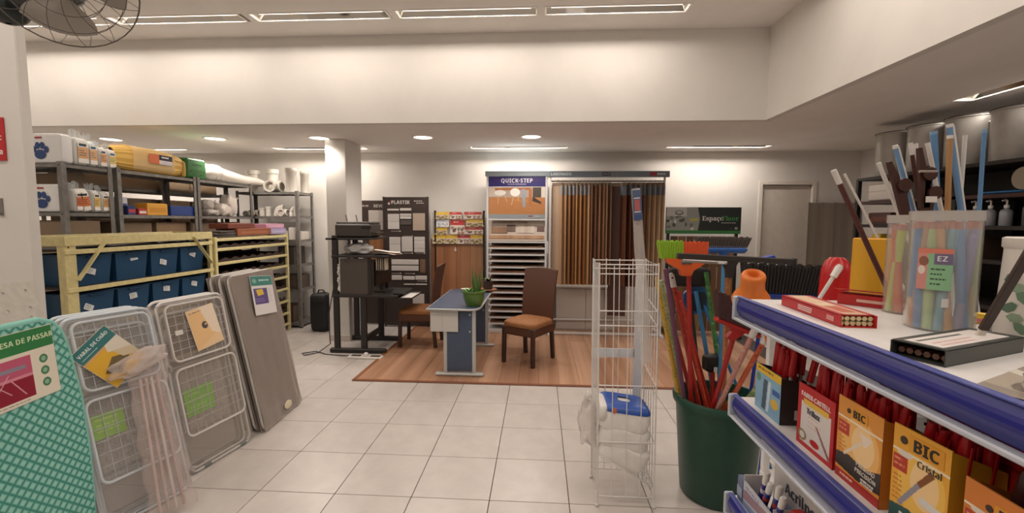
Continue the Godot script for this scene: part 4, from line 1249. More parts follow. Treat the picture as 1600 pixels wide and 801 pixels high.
func build_sample_boards() -> void:
	var brown := mt("362a26", 0.45)
	var o := thing("sample_board", "tall dark brown board of white sample strips with logo", "display board", T(-1.946, 0, -6.46))
	part(o, "panel", G.new().span(V(-0.325, 0.02, -0.012), V(0.325, 1.915, 0.012), 0.003), mt("3b2f2b", 0.45))
	for s in [-1.0, 1.0]:
		part(o, "frame_side", G.new().span(V(s * 0.325 - 0.012, 0.0, -0.02), V(s * 0.325 + 0.012, 1.92, 0.02), 0.003), brown)
	var rows := [[-0.181, 1.731, 0.166, 0.027], [-0.177, 1.615, 0.168, 0.11], [-0.177, 1.503, 0.168, 0.11], [0.004, 1.736, 0.165, 0.036], [0.003, 1.656, 0.166, 0.036], [0.003, 1.616, 0.166, 0.036], [0.198, 1.556, 0.177, 0.25], [-0.161, 1.281, 0.164, 0.104], [-0.161, 1.174, 0.164, 0.104], [0.02, 1.229, 0.163, 0.214], [0.203, 1.312, 0.158, 0.055], [0.203, 1.255, 0.158, 0.055], [0.203, 1.198, 0.158, 0.055], [0.203, 1.141, 0.158, 0.055], [-0.034, 0.968, 0.438, 0.075], [-0.035, 0.878, 0.438, 0.075], [-0.152, 0.738, 0.172, 0.069], [0.04, 0.734, 0.171, 0.054], [0.222, 0.738, 0.171, 0.059], [0.043, 0.64, 0.162, 0.017], [0.22, 0.642, 0.172, 0.017], [0.179, 0.428, 0.171, 0.143]]
	for k in rows.size():
		var r: Array = rows[k]
		part(o, "sample", G.new().box(V(r[0], r[1], 0.02), V(r[2], r[3], 0.016), 0.003), mt("b0a090" if k == 6 else ["c9c4c0", "c4bfbb", "cdc8c4"][k % 3], 0.45))
	part(o, "sample", G.new().box(V(0.004, 1.55, 0.018), V(0.162, 0.073, 0.012), 0.003), mt("57504c", 0.45))
	part(o, "sample", G.new().box(V(0.246, 0.912, 0.018), V(0.081, 0.197, 0.012), 0.003), wood("7a5f4c", 0.5))
	for r in [[-0.16, 1.42], [0.02, 1.345], [-0.16, 1.10], [0.02, 1.10], [0.2, 1.10], [-0.16, 0.80], [0.04, 0.80], [0.22, 0.69]]:
		part(o, "caption_plate", G.new().box(V(r[0], r[1], 0.015), V(0.12, 0.014, 0.004)), mt("8d8580", 0.5))
		part(o, "round_knob", G.new().tube([V(r[0] + 0.075, r[1], 0.012), V(r[0] + 0.075, r[1], 0.03)], 0.011, 10), mt("b0aaa5", 0.4))
	var em := part(o, "emblem", G.new().tube([V(-0.245, 1.82, 0.012), V(-0.245, 1.82, 0.016)], 0.016, 16), mt("d8d3ce", 0.4))
	part(em, "emblem_dot", G.new().tube([V(-0.228, 1.845, 0.012), V(-0.228, 1.845, 0.016)], 0.012, 14), mt("a8392f", 0.4))
	word(o, "PLASTIK", 0.072, mt("ddd8d4", 0.4), T(-0.075, 1.84, 0.0125))
	fine_print(o, 0.13, 0.016, 1, mt("b9b3ae", 0.4), T(0.19, 1.858, 0.0125))
	fine_print(o, 0.11, 0.013, 1, mt("b9b3ae", 0.4), T(0.215, 1.828, 0.0125))
	var b := thing("grey_sample_board", "lower dark board behind with one large pale grey sample", "display board", T(-2.36, 0, -6.58))
	part(b, "panel", G.new().span(V(-0.32, 0.02, -0.012), V(0.20, 1.87, 0.012), 0.003), mt("3f322d", 0.45))
	part(b, "edge", G.new().span(V(-0.335, 0.0, -0.016), V(-0.315, 1.88, 0.016), 0.003), brown)
	part(b, "sample", G.new().box(V(-0.055, 1.578, 0.02), V(0.25, 0.29, 0.014), 0.003), mt("bdb6b0", 0.45))
	part(b, "wood_sample", G.new().box(V(-0.05, 1.17, 0.02), V(0.25, 0.36, 0.014), 0.003), wood("a8744c", 0.45))
	part(b, "caption_plate", G.new().box(V(-0.05, 1.40, 0.015), V(0.22, 0.03, 0.006)), mt("6a5f58", 0.5))
	word(b, "REVID", 0.06, mt("c9c4bf", 0.4), T(-0.02, 1.79, 0.0125))
	fine_print(b, 0.12, 0.026, 1, mt("a49d97", 0.4), T(-0.235, 1.79, 0.0125))
	# wooden planks under the brochures
	var tones := ["b07a56", "a87350", "b58460", "c09470"]
	for k in 4:
		solo("upright_plank", ["reddish brown upright plank next to the dark board", "brown upright plank with a small white tag", "pale brown upright plank, third below the brochures", "lightest upright plank next to the black upright strip"][k], "plank", G.new().span(V(-1.635 + 0.2 * k, 0.011, -6.70), V(-1.437 + 0.2 * k, 1.30, -6.682), 0.003), wood(tones[k], 0.45), Transform3D(), "upright planks below the brochures")
	solo("plank_tag", "small white tag on the brown upright plank", "tag", G.new().prism(PackedVector2Array([Vector2(-0.018, -0.03), Vector2(0.018, -0.03), Vector2(0.004, 0.03), Vector2(-0.004, 0.03)]), 0.002), mt("d8d3cc", 0.5), T(-1.26, 1.15, -6.68))
	for s in [-1.56, -0.825]:
		var rod := thing("display_strip", "thin black upright strip %s the brochures" % ("at the start of" if s < -1 else "between the plank wall and"), "strip", T(s, 0, -6.66))
		part(rod, "strip", G.new().span(V(-0.012, 0.011, -0.01), V(0.012, 1.70, 0.01), 0.002), mt("1d1917", 0.5))
		part(rod, "cap", G.new().pillow(V(0, 1.71, 0), V(0.035, 0.04, 0.035), 2.2), mt("1d1917", 0.5))
	var br := [[-1.45, 1.654, 0.207, 0.107, 0], [-1.25, 1.654, 0.186, 0.107, 1], [-0.99, 1.656, 0.267, 0.106, 1], [-1.447, 1.536, 0.198, 0.108, 2], [-1.222, 1.485, 0.224, 0.222, 1], [-0.956, 1.546, 0.277, 0.112, 0], [-1.473, 1.424, 0.197, 0.103, 0], [-0.975, 1.432, 0.28, 0.112, 1], [-1.502, 1.3, 0.207, 0.142, 0], [-1.309, 1.302, 0.176, 0.141, 0], [-1.126, 1.303, 0.188, 0.142, 1], [-0.935, 1.304, 0.19, 0.141, 0]]
	var bl := ["yellow topped flooring brochure, first of the top row", "white and red brochure, middle of the top row", "wide red brochure, last of the top row", "white brochure below the first yellow one", "tall red and white brochure in the middle of the rack", "wide yellow brochure beside the tall red one", "yellow brochure, first of the third row", "wide red brochure, last of the third row", "yellow brochure, first of the bottom row", "yellow brochure, second of the bottom row", "red brochure, third of the bottom row", "yellow brochure, last of the bottom row"]
	for k in 12:
		var r: Array = br[k]
		var q := thing("brochure", bl[k], "brochure", Transform3D(Basis(Vector3.RIGHT, -0.12), V(r[0], r[1], -6.655)), "flooring brochures on the wall rack")
		part(q, "booklet", G.new().box(V(0, 0, -0.004), V(r[2] - 0.004, r[3], 0.006)), mt("d0c8bc", 0.5))
		part(q, "cover_print", G.new().card(r[2] - 0.006, r[3] - 0.002), brochure_print(r[4]), T(0, 0, 0.0002))
	var hold := thing("brochure_rack", "wire brochure rack fixed above the upright planks", "rack", T(0, 0, -6.69))
	for y in [1.23, 1.365, 1.475, 1.59]:
		part(hold, "rail", G.new().tube([V(-1.6, y, 0.05), V(-0.83, y, 0.05)], 0.003, 6), mt("8d8883", 0.4, 0.5))
	part(hold, "back_panel", G.new().span(V(-1.61, 1.30, -0.008), V(-0.82, 1.70, 0.0), 0.002), mt("c0b6aa", 0.6))

func build_sample_stand() -> void:
	var o := thing("flooring_sample_stand", "tall flooring sample stand with blue header and many narrow shelves", "display stand", T(-0.312, 0, -6.2))
	var white := mt("cfd0d0", 0.4)
	var pale := mt("9aa6ad", 0.45)
	for s in [-1.0, 1.0]:
		part(o, "post", G.new().span(V(s * 0.405 - 0.014, 0.011, -0.015), V(s * 0.405 + 0.014, 2.19, 0.015), 0.003), white)
		part(o, "rear_post", G.new().span(V(s * 0.405 - 0.014, 0.011, -0.44), V(s * 0.405 + 0.014, 2.19, -0.41), 0.003), white)
	part(o, "top_box", G.new().span(V(-0.435, 2.187, -0.46), V(0.433, 2.256, 0.03), 0.004), pale)
	var sign := part(o, "header_sign", G.new().span(V(-0.39, 2.048, -0.004), V(0.39, 2.18, 0.012), 0.002), mt("2c2669", 0.4))
	word(sign, "QUICK·STEP", 0.078, mt("e6e2e6", 0.4), T(0.0, 2.128, 0.0125))
	word(sign, "FLOOR DESIGNERS", 0.03, mt("cfc9d8", 0.4), T(0, 2.078, 0.0125), false)
	for s in [-1.0, 1.0]:
		for k in 3:
			part(sign, "chevron", G.new().bar(V(s * (0.235 + 0.035 * k) - 0.012, 2.115, 0.0125), V(s * (0.235 + 0.035 * k) + 0.012, 2.145, 0.0125), 0.008, 0.002), mt("9c2f7a", 0.4))
	var im := img(256, 136, "b07a4c")
	ir(im, 0, 0, 256, 44, "a8988a")
	ir(im, 0, 0, 60, 40, "c0b2a6")
	ir(im, 200, 0, 56, 44, "4a4038")
	ir(im, 238, 0, 18, 44, "cfc6bc")
	for k in 60:
		ir(im, rng.randi_range(0, 240), rng.randi_range(46, 118), rng.randi_range(14, 60), 1, ["a66f42", "bb8656", "9d683e"][k % 3])
	ipoly(im, [Vector2(28, 4), Vector2(188, 2), Vector2(196, 12), Vector2(30, 14)], "a5663c")
	ir(im, 182, 10, 14, 66, "a86a40")
	iell(im, 52, 24, 26, 12, "dcd8d0")
	iell(im, 120, 22, 22, 18, "e4e0d8")
	for q in [[44, 34, 40, 72], [70, 32, 82, 64], [112, 38, 102, 78], [132, 38, 134, 60]]:
		ipoly(im, [Vector2(q[0], q[1]), Vector2(q[0] + 3, q[1]), Vector2(q[2] + 3, q[3]), Vector2(q[2], q[3])], "c9a884")
	ipoly(im, [Vector2(148, 8), Vector2(166, 8), Vector2(168, 84), Vector2(156, 88)], "8f98a4")
	ipoly(im, [Vector2(200, 40), Vector2(240, 66), Vector2(236, 72), Vector2(198, 60)], "3a322c")
	ir(im, 0, 118, 256, 18, "8d9499")
	ir(im, 180, 124, 20, 4, "7a2f3a")
	ilines(im, 206, 124, 36, 1, 4, "c8ccce", 3)
	var pic := part(o, "picture_panel", G.new().span(V(-0.39, 1.61, -0.004), V(0.39, 2.04, 0.006), 0.002), mt("b8b4ae", 0.5))
	part(pic, "room_print", G.new().card(0.776, 0.426), prn(im), T(0, 1.825, 0.0072))
	part(o, "cross_rail", G.new().span(V(-0.405, 1.585, -0.012), V(0.405, 1.605, 0.012), 0.002), white)
	# sloping sample tray
	var tray := part(o, "sample_tray", G.new().box(V(0, 0, 0), V(0.79, 0.31, 0.008), 0.002), mt("b9aca0", 0.5), Transform3D(Basis(Vector3.RIGHT, -0.35), V(0, 1.445, -0.04)))
	for r in [[-0.24, 0.0, 0.22, 0.09, "8d6c50"], [-0.08, 0.03, 0.12, 0.10, "6e5a4c"], [0.12, 0.03, 0.24, 0.14, "c9bdb0"], [0.33, 0.02, 0.1, 0.07, "5e3a2a"], [0.0, -0.1, 0.76, 0.05, "b08a66"], [-0.1, 0.12, 0.5, 0.03, "a89a8c"]]:
		part(tray, "sample_chip", G.new().box(V(r[0], r[1], 0.008), V(r[2], r[3], 0.008), 0.001), wood(r[4], 0.45))
	for k in 14:
		var y := 1.285 - 0.0885 * k
		var sh := part(o, "shelf", G.new().span(V(-0.40, y - 0.006, -0.42), V(0.40, y, -0.005)), white)
		part(sh, "shelf_lip", G.new().span(V(-0.405, y - 0.012, -0.006), V(0.405, y + 0.012, 0.012), 0.002), white)
		if k > 0:
			part(sh, "sample_plank", G.new().span(V(-0.385 + 0.01 * (k % 3), y + 0.001, -0.40), V(0.37 - 0.012 * (k % 4), y + 0.022 + 0.008 * (k % 3), -0.012), 0.001), wood(["6b4a38", "8a6246", "4e362a", "7d5840"][k % 4], 0.5))
	part(o, "back_panel", G.new().span(V(-0.40, 0.02, -0.44), V(0.40, 1.58, -0.425)), mt("6a625c", 0.6))
	part(o, "base", G.new().span(V(-0.42, 0.011, -0.44), V(0.42, 0.06, 0.012), 0.003), white)
	part(o, "price_holder", G.new().span(V(0.408, 1.13, 0.0), V(0.44, 1.30, 0.02), 0.003), white)

func build_hanging_samples() -> void:
	var o := thing("hanging_sample_rail", "grey header rail on white posts for hanging floor samples", "display rail", T(0, 0, -6.12))
	var bar := mt("6f7d88", 0.4)
	var white := mt("cfcdca", 0.4)
	part(o, "header", G.new().span(V(0.122, 2.168, -0.05), V(1.716, 2.246, 0.02), 0.003), bar)
	for x in [0.145, 1.66]:
		part(o, "post", G.new().span(V(x - 0.012, 0.011, -0.03), V(x + 0.012, 2.17, -0.006), 0.003), white)
		part(o, "post_foot", G.new().span(V(x - 0.02, 0.011, -0.35), V(x + 0.02, 0.05, 0.1), 0.004), white)
	part(o, "hook_rail", G.new().tube([V(0.145, 2.115, -0.02), V(1.66, 2.115, -0.02)], 0.010, 8), mt("7d6a58", 0.4, 0.5))
	part(o, "floor_rail", G.new().span(V(0.165, 0.02, -0.03), V(1.64, 0.05, -0.006), 0.002), white)
	part(o, "rear_rail", G.new().span(V(0.165, 0.17, -0.24), V(1.64, 0.19, -0.22), 0.002), white)
	word(o, "LAMINADO", 0.052, mt("cfd6da", 0.4), T(0.145, 2.208, 0.021), true, false, 0)
	part(o, "badge", G.new().span(V(0.83, 2.185, 0.018), V(0.94, 2.225, 0.024), 0.002), mt("20222c", 0.4))
	word(o, "QUICK·STEP", 0.017, mt("c9ccd4", 0.4), T(0.885, 2.205, 0.0245))
	part(o, "red_mark", G.new().box(V(1.5, 2.207, 0.021), V(0.085, 0.05, 0.004), 0.002), mt("a03a44", 0.4))
	fine_print(o, 0.10, 0.018, 1, mt("d9dcde", 0.4), T(1.605, 2.207, 0.021))
	# boards
	var left := ["b09a84", "bd9670", "c8a078", "a87a52", "8a5f3e", "c4925e", "bd8a58", "9c6c46", "cda274", "8f6548", "7d5a46", "a0765a", "8f6c54", "9e785a", "80604a"]
	var right := ["54362a", "6e4632", "60392a", "7d4e3c", "8d6048", "704a36", "a08060", "b89878", "bea282", "c4aa88"]
	var nth := ["first", "second", "third", "fourth", "fifth", "sixth", "seventh", "eighth", "ninth", "tenth", "eleventh", "twelfth", "thirteenth", "fourteenth", "fifteenth"]
	for grp in 2:
		var cols: Array = [left, right][grp]
		for k in cols.size():
			var first := k == 0
			var x: float = (0.215 + 0.05 * k) if grp == 0 else (1.05 + 0.062 * k)
			if first:
				x = 0.245 if grp == 0 else 1.07
			var ang: float = -38.0 if first and grp == 0 else (-12.0 if first else -60.0 - 3.0 * ((k * 7) % 4))
			var dark := "%s hanging floor sample board in the %s row, %s" % [["pale greyish", "dark brown"][grp] if first else ["tan brown", "reddish to sand"][grp], ["first", "second"][grp], nth[k] + " along the rail"]
			var b := thing("hanging_sample_board", dark, "sample board", T(x, 2.06, -6.13 - (0.05 if grp == 1 and first else 0.0), ang), "floor sample boards hanging on the rail")
			var low := -1.34
			if grp == 1:
				low = -1.78 if first else -1.36
			var w := 0.095
			if first and grp == 1:
				w = 0.12
			part(b, "board", G.new().span(V(-w, low, -0.005), V(w, 0.0, 0.005), 0.001), wood(cols[k], 0.45))
			part(b, "hanger_strap", G.new().span(V(-w * 0.9, -0.01, 0.003), V(w * 0.9, 0.035, 0.008), 0.001), mt("7b6a5a", 0.5))
			part(b, "hook", G.new().tube([V(0, 0.03, 0), V(0, 0.06, 0), V(0.0, 0.072, 0.012)], 0.003, 6), mt("8a8580", 0.3, 0.8))
			if not first and (grp == 1 or k < 9):
				part(b, "grey_label", G.new().span(V(-w, -0.135, 0.005), V(w, -0.012, 0.0065)), mt(["8b9197", "6a7680"][grp], 0.5))
				part(b, "grey_label", G.new().span(V(-w, -0.135, -0.0065), V(w, -0.012, -0.005)), mt(["8b9197", "6a7680"][grp], 0.5))
			if grp == 1 and not first:
				part(b, "finger_ring", G.new().tube([V(-0.03, -0.19, -0.006), V(-0.03, -0.19, 0.006)], 0.018, 12), mt("5a4230", 0.4))
	# low white cabinet under the first row
	var c := thing("low_white_cabinet", "low white cabinet under the hanging floor samples", "cabinet", T(0.675, 0.011, -6.58))
	part(c, "carcass", G.new().span(V(-0.425, 0.0, -0.18), V(0.425, 0.61, 0.17), 0.003), mt("bfb7b0", 0.5))
	part(c, "top_panel", G.new().span(V(-0.435, 0.61, -0.19), V(0.435, 0.635, 0.185), 0.003), mt("c8c1ba", 0.45))
	for s in [-1.0, 1.0]:
		part(c, "door", G.new().span(V(s * 0.212 - 0.208, 0.02, 0.17), V(s * 0.212 + 0.208, 0.6, 0.185), 0.002), mt("bdb5ae", 0.45))

var pen_mesh := {}

# stick pen: barrel, cap with clip; stands on its point
func pen(at: Transform3D, label: String, group: String, hex: String, barrel: String) -> void:
	if not pen_mesh.has("cap"):
		pen_mesh["cap"] = G.new().tube([V(0, 0.085, 0), V(0, 0.135, 0), V(0, 0.143, 0)], [0.0068, 0.0064, 0.0045], 8).mesh()
		pen_mesh["barrel"] = G.new().tube([V(0, 0.0, 0), V(0, 0.012, 0), V(0, 0.09, 0)], [0.0015, 0.0042, 0.0042], 6).mesh()
		pen_mesh["clip"] = G.new().box(V(0.0082, 0.112, 0), V(0.002, 0.045, 0.004), 0.0006).mesh()
	var o := thing("pen", label, "pen", at, group)
	part(o, "barrel", pen_mesh["barrel"], mt(barrel, 0.3))
	var c := part(o, "cap", pen_mesh["cap"], mt(hex, 0.35))
	part(c, "clip", pen_mesh["clip"], mt(hex, 0.35))

# counter box of pens facing -x: local x along its front, y up, z outwards
func pen_box(label: String, at: Transform3D, w: float, d: float, h: float, front: Image, side: String, flap: float, hex: String, what: String, n: int) -> Node3D:
	var o := thing("pen_box", label, "box", at, "counter boxes of pens on the middle shelf")
	var sm := mt(side, 0.5)
	part(o, "front_panel", G.new().span(V(-w / 2, 0, -0.0015), V(w / 2, h, 0)), sm)
	part(o, "front_print", G.new().card(w, h), prn(front, 0.4), T(0, h / 2, 0.0006))
	part(o, "back_panel", G.new().span(V(-w / 2, 0, -d), V(w / 2, h * 0.8, -d + 0.0015)), sm)
	for s in [-1.0, 1.0]:
		var g := G.new()
		g.t = Transform3D(Basis(Vector3.UP, -PI / 2), V(s * (w / 2 - 0.0008), 0, 0))
		g.prism(PackedVector2Array([Vector2(-d, 0), Vector2(0, 0), Vector2(0, h * 0.99), Vector2(-d, h * 0.8)]), 0.0015)
		part(o, "side_panel", g, sm)
	part(o, "bottom_panel", G.new().span(V(-w / 2, 0, -d), V(w / 2, 0.0015, 0)), sm)
	var tint := {"red": ["a5141a", "b8b0ac"], "dark": ["3a1a18", "8a8480"]}
	for k in n:
		var u := Vector2((k % 6 + 0.5) / 6.0 - 0.5, -(int(k / 6.0) + 0.5) / ceilf(n / 6.0))
		var b := Basis(Vector3.BACK, rng.randf_range(-0.12, 0.12)) * Basis(Vector3.RIGHT, rng.randf_range(-0.14, -0.01))
		var p := at * Transform3D(b, V(u.x * (w - 0.022), 0.003 + rng.randf_range(0, 0.012), u.y * (d - 0.026) - 0.012))
		pen(p, what, "pens in counter boxes, " + what, tint[hex][0], tint[hex][1])
	return o

func build_gondola() -> void:
	var white := worn("dcdad8", 0.35, 0.0, 0.04, 3.0)
	var blue := mt("1b2078", 0.3)
	var o := thing("shop_shelf", "white shop shelf with dark blue price rails full of stationery", "shelf")
	var z0 := -1.07
	var z1 := 0.5
	for y in [1.40, 1.165, 0.92, 0.66, 0.38, 0.12]:
		var sh := part(o, "shelf_board", G.new().span(V(0.475, y - 0.028, z0), V(0.83, y, z1), 0.002), white)
		var poly := PackedVector2Array()
		for k in 9:
			var a := PI * k / 8.0
			poly.append(Vector2(-0.004 - 0.008 * sin(a), 0.004 - 0.042 * k / 8.0))
		poly.append(Vector2(0.0, -0.042))
		poly.append(Vector2(0.0, 0.004))
		var g := G.new()
		g.t = T(0.473, y, (z0 + z1) / 2 + 0.004)
		part(sh, "price_rail", g.prism(poly, z1 - z0 - 0.008), blue)
		part(sh, "rail_lip", G.new().span(V(0.458, y - 0.050, z0 + 0.002), V(0.474, y - 0.0425, z1), 0.002), mt("b8bcc6", 0.3))
		part(sh, "rail_lip", G.new().span(V(0.464, y + 0.0035, z0 + 0.002), V(0.475, y + 0.007, z1), 0.001), mt("4a5296", 0.3))
		part(sh, "rail_end_cap", G.new().span(V(0.456, y - 0.050, z0 - 0.006), V(0.478, y + 0.007, z0 + 0.003), 0.003), mt("b9c0cc", 0.35))
	part(o, "back_panel", G.new().span(V(0.83, 0.0, z0 + 0.01), V(0.845, 1.385, z1)), mt("6d6a68", 0.6))
	for z in [z0 + 0.012, z1 - 0.03]:
		part(o, "upright", G.new().span(V(0.80, 0.0, z - 0.012), V(0.83, 1.37, z + 0.018), 0.002), mt("5c5a58", 0.5))
	part(o, "plinth", G.new().span(V(0.49, 0.0, z0 + 0.01), V(0.83, 0.09, z1)), mt("3a3a42", 0.6))
	# ---- top shelf
	var rb := thing("pencil_box", "flat red box of pencils with cream ends along the shelf edge", "pencil box", Transform3D(Basis(Vector3.UP, deg_to_rad(-3)), V(0.553, 1.40, -0.895)), "flat pencil boxes on the top shelf")
	part(rb, "sleeve", G.new().span(V(-0.029, 0.0, -0.105), V(-0.0275, 0.021, 0.105)).span(V(0.0275, 0.0, -0.105), V(0.029, 0.021, 0.105)).span(V(-0.029, 0.0, -0.105), V(0.029, 0.0012, 0.105)), mt("b3161c", 0.4))
	var ri := img(48, 140, "c9a487")
	ir(ri, 0, 0, 8, 140, "b3161c")
	ir(ri, 40, 0, 8, 140, "b0201f")
	ir(ri, 12, 10, 24, 70, "d9c0a0")
	ir(ri, 14, 86, 20, 40, "b9543e")
	ilines(ri, 14, 16, 20, 6, 9, "a8604a", 2)
	var lid := part(rb, "lid", G.new().span(V(-0.029, 0.0195, -0.105), V(0.029, 0.021, 0.098)), mt("b3161c", 0.4))
	var rg := G.new()
	rg.quad(V(-0.029, 0.0216, 0.098), V(0.029, 0.0216, 0.098), V(0.029, 0.0216, -0.105), V(-0.029, 0.0216, -0.105), Vector3.UP)
	part(lid, "lid_print", rg, prn(ri))
	fine_print(rb, 0.05, 0.0022, 3, mt("e6c9c4", 0.4), Transform3D(Basis(Vector3.UP, -PI / 2), V(-0.0293, 0.014, -0.01)))
	part(rb, "maker_mark", G.new().box(V(-0.0293, 0.0105, 0.075), V(0.0008, 0.009, 0.022), 0.0), mt("d08a84", 0.4))
	for k in 6:
		for r in 2:
			part(rb, "pencil", G.new().tube([V(-0.0235 + 0.0094 * k, 0.0055 + 0.0088 * r, -0.09), V(-0.0235 + 0.0094 * k, 0.0055 + 0.0088 * r, 0.097)], 0.0042, 6), mt("d3c396", 0.5))
	var rb2 := thing("pencil_box", "open red pencil box lying behind near the yellow canister", "pencil box", Transform3D(Basis(Vector3.UP, deg_to_rad(42)), V(0.735, 1.40, -0.985)), "flat pencil boxes on the top shelf")
	part(rb2, "tray", G.new().box(V(0, 0.012, 0), V(0.05, 0.024, 0.16), 0.001), mt("a8201f", 0.4))
	part(rb2, "raised_flap", G.new().box(V(-0.012, 0.030, 0.0), V(0.045, 0.0015, 0.168), 0.0), mt("b5382c", 0.45), Transform3D(Basis(Vector3.BACK, -0.15), V(0, 0, 0)))
	part(rb2, "side_print", G.new().box(V(-0.0255, 0.012, 0.0), V(0.001, 0.006, 0.09)), mt("d0a89a", 0.5))
	# black pencil box, open end to the aisle
	var kb := thing("pencil_box", "black and white pencil box with its open end towards the aisle", "pencil box", Transform3D(Basis(Vector3.UP, deg_to_rad(25)), V(0.58, 1.40, -0.645)), "flat pencil boxes on the top shelf")
	var bk := mt("3a3d38", 0.45)
	part(kb, "sleeve", G.new().span(V(-0.095, 0.0, -0.03), V(0.095, 0.0012, 0.03)).span(V(-0.095, 0.0, -0.03), V(0.095, 0.021, -0.0288)).span(V(-0.095, 0.0, 0.0288), V(0.095, 0.021, 0.03)).span(V(0.0938, 0.0, -0.03), V(0.095, 0.021, 0.03)), bk)
	var ki := img(160, 50, "d6cfcb")
	ir(ki, 0, 0, 160, 7, "2e312d")
	ir(ki, 0, 43, 160, 7, "2e312d")
	ir(ki, 0, 0, 8, 50, "2e312d")
	ir(ki, 146, 0, 14, 50, "2e312d")
	ir(ki, 14, 14, 90, 4, "5a5a58")
	ilines(ki, 20, 26, 110, 2, 8, "c49a94", 4)
	var kl := part(kb, "lid", G.new().span(V(-0.092, 0.0198, -0.03), V(0.095, 0.021, 0.03)), bk)
	var kg := G.new()
	kg.quad(V(-0.092, 0.0216, 0.03), V(0.095, 0.0216, 0.03), V(0.095, 0.0216, -0.03), V(-0.092, 0.0216, -0.03), Vector3.UP)
	part(kl, "lid_print", kg, prn(ki))
	for k in 6:
		part(kb, "pencil", G.new().tube([V(-0.082, 0.008, -0.0235 + 0.0094 * k), V(0.09, 0.008, -0.0235 + 0.0094 * k)], 0.0042, 6), mt("6b4a3a", 0.5))
	# jars of pencils
	pencil_jar("clear jar packed with jumbo pastel pencils and a green leaflet", V(0.684, 1.40, -0.80), 0.046, 0.20, 18, true)
	pencil_jar("smaller clear jar of orange and lime pencils behind the big jar", V(0.732, 1.40, -0.935), 0.034, 0.195, 8, false)
	# blister pack with a brush
	var bp := thing("blister_pack", "clear blister pack with a small black item lying at the shelf edge", "package", Transform3D(Basis(Vector3.UP, deg_to_rad(30)), V(0.56, 1.401, -0.50)))
	var bi := img(96, 64, "8f857a")
	ipoly(bi, [Vector2(20, 0), Vector2(60, 0), Vector2(30, 64), Vector2(0, 64)], "a89c8e")
	ipoly(bi, [Vector2(60, 0), Vector2(72, 0), Vector2(44, 50), Vector2(36, 44)], "d3ccc0")
	iell(bi, 30, 20, 14, 8, "746a60")
	var bg := G.new()
	bg.quad(V(-0.075, 0.0015, 0.05), V(0.10, 0.0015, 0.05), V(0.10, 0.0015, -0.05), V(-0.075, 0.0015, -0.05), Vector3.UP)
	part(bp, "card", bg, prn(bi, 0.3))
	part(bp, "knob", G.new().tube([V(-0.02, 0.014, 0.02), V(0.004, 0.014, 0.02)], [0.012, 0.010], 12), mt("1c1a19", 0.4))
	part(bp, "stick", G.new().tube([V(-0.07, 0.006, 0.036), V(-0.015, 0.012, 0.022)], 0.003, 6), mt("2a2624", 0.4))
	part(bp, "clear_cover", G.new().pillow(V(0.0, 0.012, 0.01), V(0.14, 0.026, 0.07), 3.0, 0.05, 1.0), film("d9d4cc", 0.25, 0.15))
	# white canister with leaf decoration, brown stick before it
	var cn := thing("white_canister", "white canister painted with green leaves at the end of the shelf", "canister", T(0.725, 1.40, -0.70))
	cn.scale = V(0.68, 0.92, 0.68)
	part(cn, "body", G.new().lathe([Vector2(0, 0), Vector2(0.05, 0), Vector2(0.053, 0.006), Vector2(0.046, 0.155), Vector2(0.05, 0.158), Vector2(0.05, 0.172), Vector2(0.043, 0.174), Vector2(0.04, 0.15)], 28), mt("cfc9c0", 0.4))
	for k in 6:
		var a := 2.55 + 0.2 * (k % 3)
		var leaf := G.new()
		leaf.t = Transform3D(Basis(V(-sin(a), 0, cos(a)), V(0, 1, 0), V(cos(a), 0, sin(a))) * Basis(Vector3.BACK, 0.6 - 0.5 * (k % 3)), V(cos(a) * 0.052, 0.03 + 0.016 * k, sin(a) * 0.052))
		leaf.prism(PackedVector2Array([Vector2(-0.014, 0), Vector2(-0.006, 0.007), Vector2(0.006, 0.007), Vector2(0.015, 0), Vector2(0.006, -0.007), Vector2(-0.006, -0.007)]), 0.001)
		part(cn, "painted_leaf", leaf, mt(["5f7a62", "7d9078", "4f6a55"][k % 3], 0.5))
	var bs := thing("brown_stick", "dark brown flat stick leaning before the white canister", "stick")
	part(bs, "stick", G.new().bar(V(0.627, 1.43, -0.662), V(0.655, 1.62, -0.605), 0.012, 0.006, 0.001, Vector3.BACK), mt("33241c", 0.5))
	part(bs, "pale_tip", G.new().bar(V(0.623, 1.402, -0.670), V(0.627, 1.43, -0.662), 0.011, 0.005, 0.001, Vector3.BACK), mt("c9c2b8", 0.5))
	carton("yellow_pack", "small yellow and pink pack beside the pencil jar", "package", T(0.80, 1.40, -0.84, -60), V(0.045, 0.016, 0.03), "d6b12c", "c06a6a")
	carton("grey_tray", "low translucent grey tray at the back of the top shelf", "tray", T(0.775, 1.40, -0.775, -70), V(0.05, 0.02, 0.04), "a9a8a6")
	# ---- middle shelf: counter boxes, fronts to the aisle
	var f1 := img(64, 84, "7fa9c4")
	ir(f1, 0, 0, 64, 14, "d9b02a")
	ipoly(f1, [Vector2(22, 22), Vector2(32, 22), Vector2(28, 78), Vector2(18, 78)], "3f5566")
	ipoly(f1, [Vector2(34, 22), Vector2(40, 22), Vector2(36, 78), Vector2(30, 78)], "c5d3db")
	ir(f1, 44, 30, 18, 10, "2c5aa0")
	iell(f1, 50, 56, 9, 9, "d9ae3a")
	iell(f1, 8, 24, 6, 8, "5d8a6c")
	ilines(f1, 6, 4, 50, 1, 5, "8a6a1a", 4)
	var b1 := pen_box("light blue and yellow pen box with a dark side", aisle(-0.972, 1.165), 0.105, 0.07, 0.10, f1, "2c2623", 0.0, "red", "red capped pen in the light blue box", 18)
	var ri1 := part(b1, "recycling_mark", G.new().box(V(0.0535, 0.022, -0.04), V(0.001, 0.02, 0.024)), mt("b5ada8", 0.5))
